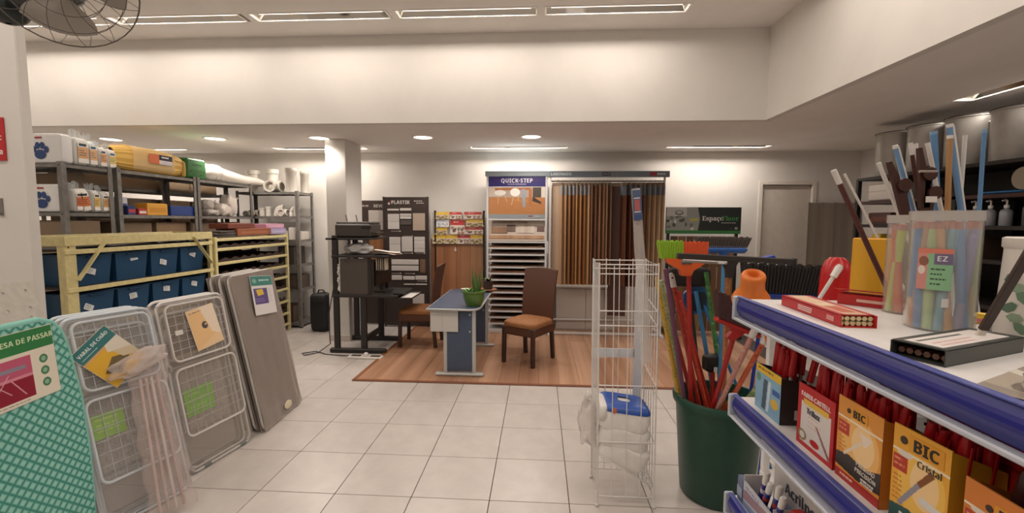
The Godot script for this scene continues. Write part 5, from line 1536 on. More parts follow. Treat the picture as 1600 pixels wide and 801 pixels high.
	part(ri1, "recycling_dots", G.new().box(V(0.0542, 0.022, -0.04), V(0.0008, 0.008, 0.012)), mt("3a3330", 0.5))
	var f2 := img(96, 112, "b3171c")
	ir(f2, 10, 30, 78, 74, "cfc9c6")
	ir(f2, 16, 24, 66, 10, "d9b23a")
	ipoly(f2, [Vector2(50, 62), Vector2(54, 60), Vector2(90, 100), Vector2(86, 104)], "8a5a52")
	iell(f2, 16, 92, 12, 10, "8f7a58")
	iell(f2, 16, 92, 7, 6, "cfc9c6")
	iell(f2, 50, 94, 12, 6, "b3171c")
	ilines(f2, 30, 52, 40, 3, 8, "c9a8a0", 2)
	var b2 := pen_box("red pen box with a white picture panel", aisle(-0.806, 1.165), 0.105, 0.07, 0.115, f2, "ae161b", 0.0, "red", "red capped pen in the red box", 18)
	word(b2, "FABER-CASTELL", 0.0115, mt("e6d4d0", 0.4), T(0, 0.098, 0.001))
	word(b2, "Trilux", 0.014, mt("3a3a48", 0.4), T(-0.005, 0.071, 0.001))
	var b3 := pen_box("orange and black pen box of the fine point kind", aisle(-0.698, 1.165), 0.096, 0.07, 0.135, orange_box(true), "c2762a", 0.0, "red", "red capped pen in the orange and black box", 18)
	brand(b3, 0.0, 0.117, 0.016)
	word(b3, "PRECISÃO", 0.0088, mt("d8d0c6", 0.4), T(0.019, 0.0435, 0.001), false)
	word(b3, "PRECISIÓN", 0.0088, mt("d8d0c6", 0.4), T(0.019, 0.033, 0.001), false)
	fine_print(b3, 0.026, 0.0028, 2, mt("d8d0c6", 0.4), T(0.024, 0.024, 0.001))
	fine_print(b3, 0.03, 0.003, 1, mt("e0b0a0", 0.4), T(-0.02, 0.009, 0.001))
	var b4 := pen_box("yellow pen box with a raised front and a big pen picture", aisle(-0.588, 1.165, 4.0), 0.080, 0.07, 0.142, orange_box(false), "c99428", 0.0, "red", "red capped pen in the yellow box", 18)
	brand(b4, 0.008, 0.124, 0.022)
	word(b4, "Cristal", 0.012, mt("4a4438", 0.4), T(0.014, 0.103, 0.001), false)
	word(b4, "Desliza +", 0.0135, mt("dcdcd2", 0.4), T(0.004, 0.020, 0.001))
	part(b4, "price_sticker", G.new().box(V(0.014, 0.058, 0.0012), V(0.034, 0.010, 0.0006)), mt("d6d2cc", 0.5), Transform3D(Basis(Vector3.BACK, -0.12), V(0, 0, 0)))
	var b5 := pen_box("orange pen box at the end, beside a dark green display card", aisle(-0.478, 1.165), 0.096, 0.07, 0.125, orange_box(false, "cf7a2e"), "b86a24", 0.0, "dark", "dark capped pen in the last orange box", 10)
	brand(b5, 0.004, 0.104, 0.016)
	word(b5, "Cristal", 0.012, mt("4a4438", 0.4), T(0.008, 0.088, 0.001), false)
	var gc := thing("display_card", "dark green display card with slanting white letters behind the last box", "card", aisle(-0.50, 1.165, 0.0, 0.585))
	part(gc, "card", G.new().box(V(0, 0.09, 0), V(0.16, 0.17, 0.003)), mt("1f3d33", 0.45))
	word(gc, "DURA +", 0.022, mt("d3d8d2", 0.4), Transform3D(Basis(Vector3.BACK, -0.1), V(-0.03, 0.15, 0.0022)))
	var rc := thing("red_case", "red plastic case lying across the pens under the top shelf", "case", T(0.62, 1.165, -0.60))
	part(rc, "body", G.new().pillow(V(0, 0.09, 0), V(0.10, 0.18, 0.17), 8.0), mt("a3181a", 0.35))
	part(rc, "lid_line", G.new().box(V(-0.0495, 0.12, 0), V(0.003, 0.004, 0.15)), mt("7d1214", 0.4))
	# ---- lower shelf
	var lb := thing("pen_tray", "low grey tray of blue markers with white caps on the lower shelf", "box", aisle(-0.965, 0.92, 0.0, 0.482))
	part(lb, "front_panel", G.new().span(V(-0.065, 0, -0.002), V(0.065, 0.062, 0)), mt("b9b6b4", 0.5))
	part(lb, "end_panel", G.new().span(V(-0.065, 0, -0.055), V(-0.063, 0.075, 0)), mt("c3c0be", 0.5))
	part(lb, "end_panel", G.new().span(V(0.063, 0, -0.055), V(0.065, 0.075, 0)), mt("c3c0be", 0.5))
	part(lb, "bottom_panel", G.new().span(V(-0.065, 0, -0.055), V(0.065, 0.002, 0)), mt("b9b6b4", 0.5))
	var li := img(96, 56, "b3b6c2")
	ipoly(li, [Vector2(0, 20), Vector2(96, 6), Vector2(96, 24), Vector2(0, 40)], "8f7078")
	ipoly(li, [Vector2(0, 44), Vector2(96, 30), Vector2(96, 56), Vector2(0, 56)], "7d8fb0")
	ilines(li, 8, 8, 70, 2, 8, "6a6a88", 3)
	part(lb, "front_print", G.new().card(0.13, 0.062), prn(li), T(0, 0.031, 0.0006))
	for k in 6:
		var p := aisle(-0.965, 0.92, 0.0, 0.482) * Transform3D(Basis(Vector3.BACK, -0.42 + 0.07 * sin(k * 2.0)) * Basis(Vector3.RIGHT, 0.08), V(-0.052 + 0.017 * k, 0.010, -0.030 + 0.006 * (k % 3)))
		var q := thing("marker_pen", "blue marker with white cap standing in the grey tray", "pen", p, "blue markers in the grey tray")
		part(q, "barrel", G.new().tube([V(0, 0, 0), V(0, 0.085, 0)], 0.0065, 10), mt("24308a", 0.35))
		part(q, "band", G.new().tube([V(0, 0.058, 0), V(0, 0.07, 0)], 0.0069, 10), mt(["a8402f", "d6d2d0"][k % 2], 0.4))
		part(q, "white_cap", G.new().tube([V(0, 0.085, 0), V(0, 0.112, 0), V(0, 0.118, 0)], [0.0064, 0.0068, 0.004], 10), mt("dcdad6", 0.4))
	var ac := thing("marker_header_card", "pale header card with slanting brand lettering behind the markers", "card", aisle(-0.90, 0.92, 0.0, 0.545))
	part(ac, "card", G.new().prism(PackedVector2Array([Vector2(-0.12, 0), Vector2(0.11, 0), Vector2(0.11, 0.15), Vector2(0.05, 0.18), Vector2(-0.08, 0.19), Vector2(-0.12, 0.17)]), 0.002), mt("c9c4c0", 0.5))
	word(ac, "Acrilpen", 0.032, mt("4a4a52", 0.4), Transform3D(Basis(Vector3.BACK, 0.05), V(-0.01, 0.085, 0.0015)), true)
	part(ac, "marker_picture", G.new().bar(V(-0.08, 0.05, 0.0015), V(0.06, 0.04, 0.0015), 0.016, 0.001), mt("7a8ab0", 0.5))
	carton("red_box", "bright red box on the lower shelf behind the markers", "box", aisle(-0.835, 0.92, 12.0, 0.512), V(0.06, 0.10, 0.03), "a8181c")
	carton("blue_grey_box", "blue grey box at the end of the lower shelf", "box", aisle(-1.045, 0.92, 0.0, 0.490), V(0.03, 0.055, 0.02), "55637f", "8d97ab")
	# ---- end stand with canister, rods and red block behind the shelf
	var es := thing("end_stand", "plain white end stand behind the stationery shelf", "stand", T(0, 0, 0))
	part(es, "top_board", G.new().span(V(0.86, 1.225, -1.72), V(1.24, 1.25, -1.25), 0.002), white)
	part(es, "lower_board", G.new().span(V(0.86, 0.60, -1.72), V(1.72, 0.625, -1.14), 0.002), white)
	for p in [[0.875, -1.262], [0.875, -1.71], [1.23, -1.262], [1.23, -1.71]]:
		part(es, "post", G.new().span(V(p[0] - 0.012, 0.0, p[1] - 0.012), V(p[0] + 0.012, 1.225, p[1] + 0.012), 0.002), white)
	for p in [[1.70, -1.15], [1.70, -1.71]]:
		part(es, "post", G.new().span(V(p[0] - 0.012, 0.0, p[1] - 0.012), V(p[0] + 0.012, 1.0, p[1] + 0.012), 0.002), white)
	var rd := thing("red_broom_block", "glossy red dome shaped broom block with a hole at its top", "broom", T(0.991, 1.25, -1.55))
	rd.scale = V(0.80, 1.0, 0.80)
	part(rd, "dome", G.new().lathe([Vector2(0.064, 0.0), Vector2(0.066, 0.01), Vector2(0.060, 0.06), Vector2(0.057, 0.14), Vector2(0.053, 0.175), Vector2(0.042, 0.20), Vector2(0.026, 0.213), Vector2(0.020, 0.21), Vector2(0.014, 0.20), Vector2(0.0, 0.195)], 28), mt("b31218", 0.3))
	part(rd, "socket_ring", G.new().lathe([Vector2(0.016, 0.206), Vector2(0.023, 0.214), Vector2(0.028, 0.211)], 18), mt("8f0e13", 0.35))
	var wc := thing("white_tube", "small white tube cap leaning on the red block", "tube", Transform3D(Basis(Vector3.BACK, -0.5), V(0.944, 1.405, -1.49)))
	part(wc, "tube", G.new().tube([V(0, -0.17, 0), V(0, 0.0, 0)], 0.006, 10), mt("cfccc8", 0.4))
	part(wc, "cap", G.new().tube([V(0, 0.0, 0), V(0, 0.035, 0), V(0, 0.044, 0)], [0.010, 0.011, 0.007], 12), mt("dcd9d5", 0.4))
	var yc := thing("yellow_canister", "tall plain yellow cylinder standing behind the red pencil boxes", "canister", T(0.922, 1.25, -1.30))
	yc.scale = V(0.72, 1.0, 0.72)
	part(yc, "cylinder", G.new().lathe([Vector2(0, 0), Vector2(0.061, 0), Vector2(0.062, 0.004), Vector2(0.060, 0.285), Vector2(0.056, 0.287), Vector2(0.055, 0.27), Vector2(0.0, 0.26)], 32), mt("d39c22", 0.45))
	part(yc, "bottom_band", G.new().lathe([Vector2(0.0625, 0.006), Vector2(0.0632, 0.01), Vector2(0.063, 0.022), Vector2(0.062, 0.026)], 32), mt("c48e1c", 0.45))
	# curtain rods standing on the lower board
	var R := [
		["dark brown rod with white tip leaning before the yellow cylinder", V(0.773, 1.683, -1.22), V(1.296, 0.636, -1.22), "brown", 0.0065],
		["thin white rod rising behind the yellow cylinder", V(0.994, 1.732, -1.54), V(1.588, 0.636, -1.50), "white", 0.0037],
		["white rod with brown brackets beside it", V(1.069, 1.762, -1.50), V(1.544, 0.636, -1.46), "white", 0.0062],
		["first blue and white rod above the small jar", V(1.114, 1.816, -1.50), V(1.523, 0.636, -1.52), "bluewhite", 0.0074],
		["grey and white rod next to the first blue one", V(1.144, 1.82, -1.54), V(1.524, 0.636, -1.56), "white", 0.0068],
		["white rod with a bracket clipped to it", V(1.174, 1.821, -1.50), V(1.47, 0.636, -1.5), "white", 0.0056],
		["brown rod between the white ones", V(1.188, 1.80, -1.53), V(1.448, 0.636, -1.54), "brown", 0.0056],
		["white rod just before the tall blue ones", V(1.21, 1.823, -1.50), V(1.516, 0.636, -1.48), "white", 0.0062],
		["broad blue rod above the pencil jar", V(1.241, 1.862, -1.52), V(1.439, 0.636, -1.58), "blue", 0.0093],
		["tallest blue and white rod above the pencil jar", V(1.27, 1.88, -1.50), V(1.569, 0.636, -1.54), "bluewhite", 0.0087],
		["tan rod crossing the tall blue ones", V(1.231, 1.836, -1.45), V(1.26, 0.636, -1.42), "tan", 0.0075],
		["upright white rod to one side of the blue ones", V(1.318, 1.846, -1.50), V(1.415, 0.636, -1.6), "white", 0.0056],
		["single thin blue rod standing apart beside the white canister", V(1.373, 1.863, -1.50), V(1.509, 0.636, -1.62), "blue", 0.0056]]
	var cm := {"brown": mt("4a1f18", 0.4), "white": mt("cfcbc6", 0.4), "blue": mt("5f88b2", 0.35), "bluewhite": mt("6a90b8", 0.35), "tan": mt("a0784a", 0.5)}
	for r in R:
		var q := thing("curtain_rod", r[0], "rod", Transform3D(), "curtain rods standing behind the stationery shelf")
		part(q, "rod", G.new().tube([r[2], r[1]], r[4], 10), cm[r[3]])
		var d: Vector3 = (r[1] - r[2]).normalized()
		if r[3] == "bluewhite":
			part(q, "white_stripe", G.new().tube([r[2] + V(0.004, 0, r[4] * 0.75), r[1] + V(0.004, 0, r[4] * 0.75) + d * 0.001], r[4] * 0.42, 8), mt("d6d4d0", 0.4))
		part(q, "end_cap", G.new().tube([r[1] - d * 0.004, r[1] + d * (0.035 if r[3] == "brown" else 0.006)], r[4] * 1.08, 10), mt("d0ccc6" if r[3] != "blue" else "7da0c0", 0.4))
	for k in 3:
		var c: Vector3 = [V(1.088, 1.68, -1.44), V(1.155, 1.715, -1.44), V(1.172, 1.66, -1.44)][k]
		var q := thing("rod_bracket", ["dark brown curtain rod bracket hanging between the white rods", "brown bracket with a shiny screw on the rods above the jar", "brown bracket with a white price tag above the jar"][k], "bracket", Transform3D(Basis(Vector3.BACK, [0.3, 0.1, 0.0][k]), c), "brown rod brackets")
		part(q, "arm", G.new().prism(PackedVector2Array([Vector2(-0.012, -0.09), Vector2(0.012, -0.09), Vector2(0.016, -0.02), Vector2(0.03, 0.0), Vector2(0.02, 0.03), Vector2(0.008, 0.02), Vector2(-0.004, 0.09), Vector2(-0.014, 0.09)]), 0.012), mt("3d211b", 0.4))
		part(q, "ring", G.new().tube([V(0.012, 0.01, -0.01), V(0.012, 0.01, 0.014)], 0.02, 12), mt("3d211b", 0.4))
		if k == 1:
			part(q, "screw", G.new().tube([V(-0.02, 0.02, 0.012), V(0.03, 0.015, 0.012)], 0.004, 6), mt("b0a8a0", 0.3, 0.8))
		if k == 2:
			part(q, "price_tag", G.new().box(V(0.0, -0.01, 0.014), V(0.032, 0.018, 0.001)), mt("d6d3ce", 0.5))

# frame on a shelf: local x along the aisle (towards the camera), z out into the aisle
func aisle(z: float, y: float, turn := 0.0, x := 0.495) -> Transform3D:
	return T(x, y, z, -90.0 + turn)

func brand(o: Node3D, x: float, y: float, size: float) -> void:
	var b := part(o, "brand_plate", G.new().box(V(x, y, 0.0008), V(size * 2.2, size * 1.05, 0.0008), 0.0), mt("d9962c", 0.45))
	word(b, "BIC", size, mt("2a211a", 0.4), T(x, y, 0.0014))
	part(b, "brand_figure", G.new().tube([V(x - size * 1.45, y, 0.0), V(x - size * 1.45, y, 0.0014)], size * 0.25, 10), mt("3a2c20", 0.5))

func orange_box(fine: bool, base := "e0a234") -> Image:
	var im := img(96, 132, "d8903a" if fine else base)
	iell(im, 52, 64, 40, 44, "e6b060" if fine else "e8b850")
	iell(im, 58, 60, 24, 30, "ecc890")
	ir(im, 0, 30, 96, 3, "e8dcc8")
	ir(im, 2, 38, 26, 20, "b0351f")
	ilines(im, 4, 42, 20, 2, 7, "d88a6a", 3)
	ilines(im, 4, 64, 22, 6, 6, "b8762a", 2)
	if fine:
		ipoly(im, [Vector2(0, 92), Vector2(30, 86), Vector2(66, 92), Vector2(96, 80), Vector2(96, 112), Vector2(50, 116), Vector2(0, 112)], "332a26")
		ir(im, 0, 118, 96, 14, "a8201c")
		ipoly(im, [Vector2(16, 88), Vector2(20, 90), Vector2(58, 56), Vector2(55, 52)], "e0d2be")
		ipoly(im, [Vector2(50, 40), Vector2(78, 42), Vector2(62, 60)], "e6d6c4")
	else:
		ipoly(im, [Vector2(0, 104), Vector2(34, 100), Vector2(66, 104), Vector2(96, 90), Vector2(96, 132), Vector2(0, 132)], "2f5550")
		ipoly(im, [Vector2(14, 98), Vector2(20, 102), Vector2(52, 64), Vector2(46, 60)], "8d8a98")
		ipoly(im, [Vector2(46, 60), Vector2(52, 64), Vector2(74, 42), Vector2(66, 38)], "7d4a1f")
		iell(im, 22, 34, 14, 4, "d6d0c4")
	return im

func pencil_jar(label: String, at: Vector3, r: float, h: float, n: int, big: bool) -> void:
	var o := thing("pencil_jar", label, "jar", Transform3D(Basis(), at), "clear jars of pencils on the top shelf")
	part(o, "clear_wall", G.new().lathe([Vector2(0, 0.0), Vector2(r, 0.0), Vector2(r, h), Vector2(r - 0.0015, h), Vector2(r - 0.0015, 0.002), Vector2(0, 0.002)], 32), film("d8d8d4", 0.13, 0.1))
	part(o, "rim", G.new().lathe([Vector2(r - 0.001, h - 0.016), Vector2(r + 0.002, h - 0.016), Vector2(r + 0.002, h), Vector2(r - 0.002, h)], 32), film("b9b4ae", 0.6, 0.2))
	var cols := ["7fa4c8", "9cba7a", "c9b87a", "5f8fc0", "8f8ab0", "c99a6a", "6fa0b0", "a8c080", "4f86b8", "b88a6a", "d0bfa0"] if big else ["c9602a", "b5c04a", "d0803a"]
	for k in n:
		var a := TAU * k / n * (1.0 if k < 14 else 1.9) + 0.2
		var rr := (r - 0.010) * (1.0 if k < 14 else 0.5)
		var tw := 0.7 * sin(k * 2.7)
		var lo := V(cos(a) * rr, 0.003, sin(a) * rr)
		var hi := V(cos(a + tw) * rr, h - 0.018, sin(a + tw) * rr)
		var p := thing("jumbo_pencil", "%s jumbo pencil standing in the %s clear jar" % [{"7fa4c8": "light blue", "9cba7a": "pale green", "c9b87a": "sand yellow", "5f8fc0": "blue", "8f8ab0": "lilac", "c99a6a": "tan", "6fa0b0": "teal blue", "a8c080": "lime green", "4f86b8": "deep blue", "b88a6a": "brown", "d0bfa0": "cream", "c9602a": "orange", "b5c04a": "lime", "d0803a": "light orange"}[cols[k % cols.size()]], "big" if big else "small"], "pencil", Transform3D(Basis(), at), "jumbo pencils in the clear jars")
		var d := (hi - lo).normalized()
		part(p, "shaft", G.new().tube([lo, hi - d * 0.012], 0.0075, 6), mt(cols[k % cols.size()], 0.35))
		part(p, "painted_end", G.new().tube([hi - d * 0.012, hi], 0.0076, 6), mt("b87a68", 0.45))
	if big:
		var im := img(80, 84, "86b58c")
		ir(im, 0, 0, 80, 10, "cf7a66")
		ir(im, 0, 10, 26, 74, "c98a80")
		iell(im, 16, 26, 12, 10, "8a5a48")
		iell(im, 12, 44, 9, 9, "d6cfc4")
		ir(im, 40, 10, 40, 22, "6f6580")
		ilines(im, 34, 40, 36, 4, 10, "2f4a38", 3)
		var f := func(a: float, b: float) -> Vector3:
			var th := 2.02 + 0.95 * (1.0 - a)
			return V(cos(th) * (r + 0.002), 0.070 + 0.068 * b, sin(th) * (r + 0.002))
		var lab := part(o, "leaflet", G.new().grid(10, 1, f), prn(im))
		var th := 2.30
		word(lab, "EZ", 0.012, mt("d6d2da", 0.4), Transform3D(Basis(V(sin(th), 0, -cos(th)), V(0, 1, 0), V(cos(th), 0, sin(th))), V(cos(th) * (r + 0.0025), 0.122, sin(th) * (r + 0.0025))))
		part(o, "price_sticker", G.new().box(V(-r * 0.55, 0.05, r * 0.86), V(0.010, 0.014, 0.001)), mt("dcdad6", 0.5), T(0, 0, 0, 0))

# frame of a flat thing leaning to -x: local x along its foot, y up its face, z outwards
func lean(bx: float, bz: float, phi: float, a: float, off := 0.0) -> Transform3D:
	var d := V(sin(phi), 0, -cos(phi))
	var up := V(0, cos(a), 0) + V(-cos(phi), 0, -sin(phi)) * sin(a)
	var z := d.cross(up)
	var slide := V(-cos(phi), 0, -sin(phi)) * (-off / cos(a))
	return Transform3D(Basis(d, up, z), V(bx, 0.012, bz) + slide)

func round_rect(x0: float, y0: float, x1: float, y1: float, r: float, z: float) -> Array:
	var pts := []
	for c in [[x1 - r, y1 - r, 0.0], [x0 + r, y1 - r, 0.5], [x0 + r, y0 + r, 1.0], [x1 - r, y0 + r, 1.5]]:
		for k in 5:
			var a: float = PI * c[2] + PI / 2 * k / 4.0
			pts.append(V(c[0] + r * cos(a), c[1] + r * sin(a), z))
	return pts

func drying_rack(label: String, at: Transform3D, w: float, l: float, tube: Material) -> Node3D:
	var o := thing("folded_drying_rack", label, "drying rack", at, "folded drying racks leaning on the rack")
	part(o, "outer_frame", G.new().tube(round_rect(0.01, 0.0, w - 0.01, l, 0.05, 0.0), 0.0095, 8, true), tube)
	part(o, "leg_frame", G.new().tube(round_rect(0.032, 0.012, w - 0.032, l * 0.93, 0.045, -0.02), 0.0085, 8, true), tube)
	for s in [0, 1]:
		var y0 := l * (0.205 if s == 0 else 0.645)
		var y1 := l * (0.60 if s == 0 else 0.975)
		var wing := part(o, "wing_frame", G.new().tube(round_rect(0.03 + 0.012 * s, y0, w - 0.02 - 0.012 * s, y1, 0.04, 0.02), 0.0085, 8, true), tube)
		for k in 6:
			var x := 0.04 + (w - 0.075) * (k + 1) / 7.0
			part(wing, "wire", G.new().tube([V(x, y0, 0.02), V(x, y1, 0.02)], 0.0022, 5), tube)
		for k in 5:
			var y := y0 + (y1 - y0) * (0.2 + 0.15 * k)
			part(wing, "wire", G.new().tube([V(0.04, y, 0.024), V(w - 0.03, y, 0.024)], 0.0022, 5), tube)
	for s in [0.012, w - 0.012]:
		part(o, "hinge", G.new().box(V(s, l * 0.62, 0.008), V(0.018, 0.04, 0.03), 0.004), mt("b9b4ad", 0.5))
	return o

func build_leaning() -> void:
	var white := mt("d9d6d2", 0.35)
	var pale := mt("c9d2d8", 0.35)
	# drying racks by the camera
	var a1 := [-2.163, -1.998, 0.30, 0.26]
	var near := ["front bluish white drying rack with a yellow and teal leaflet", "bluish white drying rack second in the stack with the teal leaflet", "bluish white drying rack rearmost in the stack with the teal leaflet"]
	for k in 3:
		var o := drying_rack(near[k], lean(a1[0], a1[1], a1[2], a1[3], -0.055 * k), 0.43, 1.085, pale)
		if k == 0:
			var im := img(176, 224, "d9a92f")
			ir(im, 0, 0, 176, 62, "2f6f70")
			ir(im, 0, 62, 176, 10, "cfa06a")
			ipoly(im, [Vector2(176, 62), Vector2(176, 150), Vector2(96, 92), Vector2(110, 62)], "d8cfc0")
			ipoly(im, [Vector2(20, 150), Vector2(90, 118), Vector2(150, 160), Vector2(60, 196)], "6b5a3a")
			ipoly(im, [Vector2(110, 100), Vector2(176, 140), Vector2(176, 190), Vector2(120, 150)], "c9b99a")
			ilines(im, 12, 46, 120, 1, 6, "c6d6d2", 3)
			var b := Basis(Vector3.BACK, 0.66)
			var leaf := part(o, "leaflet", G.new().box(V(0, 0, 0), V(0.215, 0.27, 0.002)), mt("d9cfc0", 0.5), Transform3D(b, V(0.172, 0.852, 0.034)))
			part(leaf, "leaflet_print", G.new().card(0.211, 0.266), prn(im), T(0, 0, 0.0016))
			word(leaf, "VARAL DE CHÃO", 0.024, mt("dfe7e2", 0.5), T(0.0, 0.103, 0.002))
			var gl := img(40, 34, "8fc43a")
			ilines(gl, 5, 6, 28, 3, 8, "b5db6c", 3)
			part(o, "green_leaflet", G.new().box(V(0.112, 0.51, 0.012), V(0.145, 0.125, 0.002)), prn(gl))
		part(o, "film_wrap", G.new().box(V(0.215, 0.55, 0.002), V(0.42, 1.05, 0.05)), film("b3aca7", 0.26, 0.4))
	# crumpled clear bag of poles before the first rack
	var o3 := thing("clear_bag_of_poles", "long crumpled clear bag holding thin poles before the drying racks", "bag", lean(-1.985, -2.10, 0.55, 0.40))
	for k in 4:
		part(o3, "pole", G.new().tube([V(0.03 + 0.035 * k, 0.02, 0.0), V(0.05 + 0.025 * k, 0.74, 0.004)], 0.008, 7), mt(["c9b3ad", "bfa9a4", "d3c4be", "b89f9a"][k], 0.45))
	var fb := func(a: float, b: float) -> Vector3:
		var th := TAU * a
		var w := 0.105 - 0.02 * b + 0.03 * smoothstep(0.85, 1.0, b)
		return V(0.085 + cos(th) * w * (1.0 + 0.08 * sin(b * 31.0 + th * 2.0)), 0.005 + 0.83 * b + 0.05 * b * sin(th * 2.0 + 1.0), 0.012 + sin(th) * (0.034 - 0.018 * b) * (1.0 + 0.35 * sin(b * 23.0 + th * 3.0)))
	part(o3, "bag_film", G.new().grid(28, 26, fb), film("cdbab4", 0.25, 0.28))
	part(o3, "folded_top", G.new().pillow(V(0, 0, 0), V(0.27, 0.11, 0.07), 2.4, 0.16, 3.0, 28, 14), film("d8c9c0", 0.42, 0.3), Transform3D(Basis(Vector3.BACK, 0.35), V(0.05, 0.83, 0.03)))
	# second stack
	var a2 := [-2.131, -2.511, 0.164, 0.191]
	for k in 2:
		var o := drying_rack(["white drying rack with a peach leaflet, front of its stack", "white drying rack standing behind the one with the peach leaflet"][k], lean(a2[0], a2[1], a2[2], a2[3], -0.06 * k), 0.485, 1.07, white)
		if k == 0:
			var im := img(64, 88, "e8c79c")
			ipoly(im, [Vector2(0, 10), Vector2(64, 0), Vector2(64, 60), Vector2(0, 88)], "e6bd88")
			ipoly(im, [Vector2(30, 0), Vector2(64, 0), Vector2(64, 70), Vector2(44, 60)], "ead9c2")
			iell(im, 32, 40, 7, 8, "4b4a52")
			ir(im, 32, 36, 6, 5, "d8a56a")
			ilines(im, 4, 6, 40, 1, 5, "7d6a55", 2)
			var leaf := part(o, "leaflet", G.new().box(V(0, 0, 0), V(0.205, 0.27, 0.002)), mt("e2d2bd", 0.5), Transform3D(Basis(Vector3.BACK, 0.13), V(0.278, 0.866, 0.036)))
			part(leaf, "leaflet_print", G.new().card(0.2, 0.265), prn(im), T(0, 0, 0.0016))
			var gl := img(40, 34, "86cf3e")
			ilines(gl, 5, 6, 28, 3, 8, "a6e068", 3)
			part(o, "green_leaflet", G.new().box(V(0.158, 0.42, 0.012), V(0.2, 0.17, 0.002)), prn(gl))
			part(o, "tape_strip", G.new().box(V(0.1, 0.868, 0.03), V(0.05, 0.03, 0.001)), mt("d8d4cf", 0.4))
		part(o, "film_wrap", G.new().box(V(0.243, 0.535, 0.002), V(0.47, 1.04, 0.05)), film("a0968e", 0.34, 0.4))
		for x in [0.1, 0.38]:
			part(o, "rubber_foot", G.new().tube([V(x, 0.0, 0.0), V(x + 0.05, 0.0, 0.0)], 0.0115, 8), mt("7d8a85", 0.6))
	# grey wrapped stack
	var a3 := [-2.022, -3.081, -0.065, 0.194]
	for k in 3:
		var o := thing("wrapped_drying_rack", ["grey film wrapped drying rack with a teal and purple leaflet", "grey film wrapped drying rack second behind the teal and purple leaflet", "grey film wrapped drying rack rearmost by the cream tray rack"][k], "drying rack", lean(a3[0], a3[1], a3[2], a3[3] - 0.0 * k, -0.062 * k), "grey wrapped drying racks")
		part(o, "outer_frame", G.new().tube(round_rect(0.012, 0.0, 0.588, 1.17, 0.06, 0.0), 0.010, 8, true), mt("bdb8b2", 0.4))
		part(o, "wing_frame", G.new().tube(round_rect(0.05, 0.1, 0.55, 1.08, 0.05, -0.012), 0.008, 8, true), mt("bdb8b2", 0.4))
		for j in 7:
			part(o, "slat", G.new().tube([V(0.1 + 0.065 * j, 0.1, -0.012), V(0.1 + 0.065 * j, 1.08, -0.012)], 0.004, 6), mt("a8a29b", 0.4))
		var fw := func(a: float, b: float) -> Vector3:
			return V(0.005 + 0.59 * a, 0.0 + 1.172 * b, 0.016 + 0.004 * sin(a * 24.0 + b * 3.0) + 0.003 * sin(b * 17.0 + a * 9.0))
		part(o, "film_front", G.new().grid(30, 20, fw), film("9b9088", 0.72, 0.35))
		part(o, "film_back", G.new().box(V(0.3, 0.585, -0.02), V(0.585, 1.165, 0.004)), film("9b9088", 0.72, 0.35))
		if k == 0:
			var im := img(96, 112, "d9d6d4")
			ir(im, 0, 0, 96, 28, "3f8278")
			ilines(im, 36, 10, 50, 1, 5, "bcd6cf", 5)
			iell(im, 16, 14, 9, 6, "7fb3a8")
			ir(im, 6, 36, 60, 46, "5c4c82")
			ipoly(im, [Vector2(16, 40), Vector2(46, 38), Vector2(50, 54), Vector2(22, 58)], "d8b84a")
			ilines(im, 10, 66, 50, 2, 6, "9a8cc0", 2)
			ilines(im, 72, 40, 18, 6, 7, "a9a6a4", 2)
			var leaf := part(o, "leaflet", G.new().box(V(0, 0, 0), V(0.30, 0.312, 0.002)), mt("d9d6d4", 0.5), Transform3D(Basis(Vector3.BACK, -0.1), V(0.372, 0.978, 0.026)))
			part(leaf, "leaflet_print", G.new().card(0.295, 0.306), prn(im), T(0, 0, 0.0016))
			part(o, "tape_patch", G.new().pillow(V(0.36, 0.06, 0.02), V(0.11, 0.06, 0.012), 2.5, 0.1, 1.0), mt("cfc4a8", 0.5))
	# ironing boards
	var im2 := img(288, 512, "3f8a7c")
	for j in 22:
		for i in 13:
			for s2 in 2:
				var cx := i * 24 + 12 * s2
				var cy := j * 24 + 12 * s2
				ipoly(im2, [Vector2(cx, cy - 9), Vector2(cx + 9, cy), Vector2(cx, cy + 9), Vector2(cx - 9, cy)], "6fb3a6")
				ipoly(im2, [Vector2(cx, cy - 6), Vector2(cx + 6, cy), Vector2(cx, cy + 6), Vector2(cx - 6, cy)], "97ccc0")
	var at := lean(-2.13, -1.437, -0.11, 0.06)
	at.basis = at.basis.scaled(V(0.93, 0.93, 0.93))
	at.origin.y = 0.112
	var ib := thing("ironing_board", "turquoise diamond patterned ironing board with a red picture card", "ironing board", at)
	var poly := PackedVector2Array()
	for p in [[0.0, 0.0], [0.585, 0.0], [0.60, 0.30], [0.595, 0.62], [0.56, 0.90], [0.535, 0.99], [0.50, 1.035], [0.44, 1.06], [0.14, 1.06], [0.08, 1.03], [0.045, 0.98], [0.03, 0.9], [0.0, 0.6]]:
		poly.append(Vector2(p[0], p[1]))
	var gb := G.new()
	gb.prism(poly, 0.035)
	var cloth := prn(im2, 0.8)
	part(ib, "padded_cover", gb, cloth, T(0, 0.03, 0))
	var hem := []
	for p in poly:
		hem.append(V(p.x, p.y + 0.03, 0))
	part(ib, "hem", G.new().tube(hem, 0.019, 8, true), mt("7fbcb0", 0.7))
	part(ib, "leg", G.new().tube([V(0.15, -0.108, -0.035), V(0.22, 0.8, -0.035)], 0.011, 8), white)
	part(ib, "leg", G.new().tube([V(0.45, -0.108, -0.035), V(0.38, 0.8, -0.035)], 0.011, 8), white)
	var ci := img(160, 144, "e3dccb")
	ir(ci, 0, 0, 160, 42, "2f7d46")
	ir(ci, 0, 50, 108, 84, "c05a78")
	ir(ci, 0, 92, 108, 42, "8e1430")
	ir(ci, 0, 86, 108, 6, "d68a9c")
	ir(ci, 0, 66, 96, 8, "8e8a98")
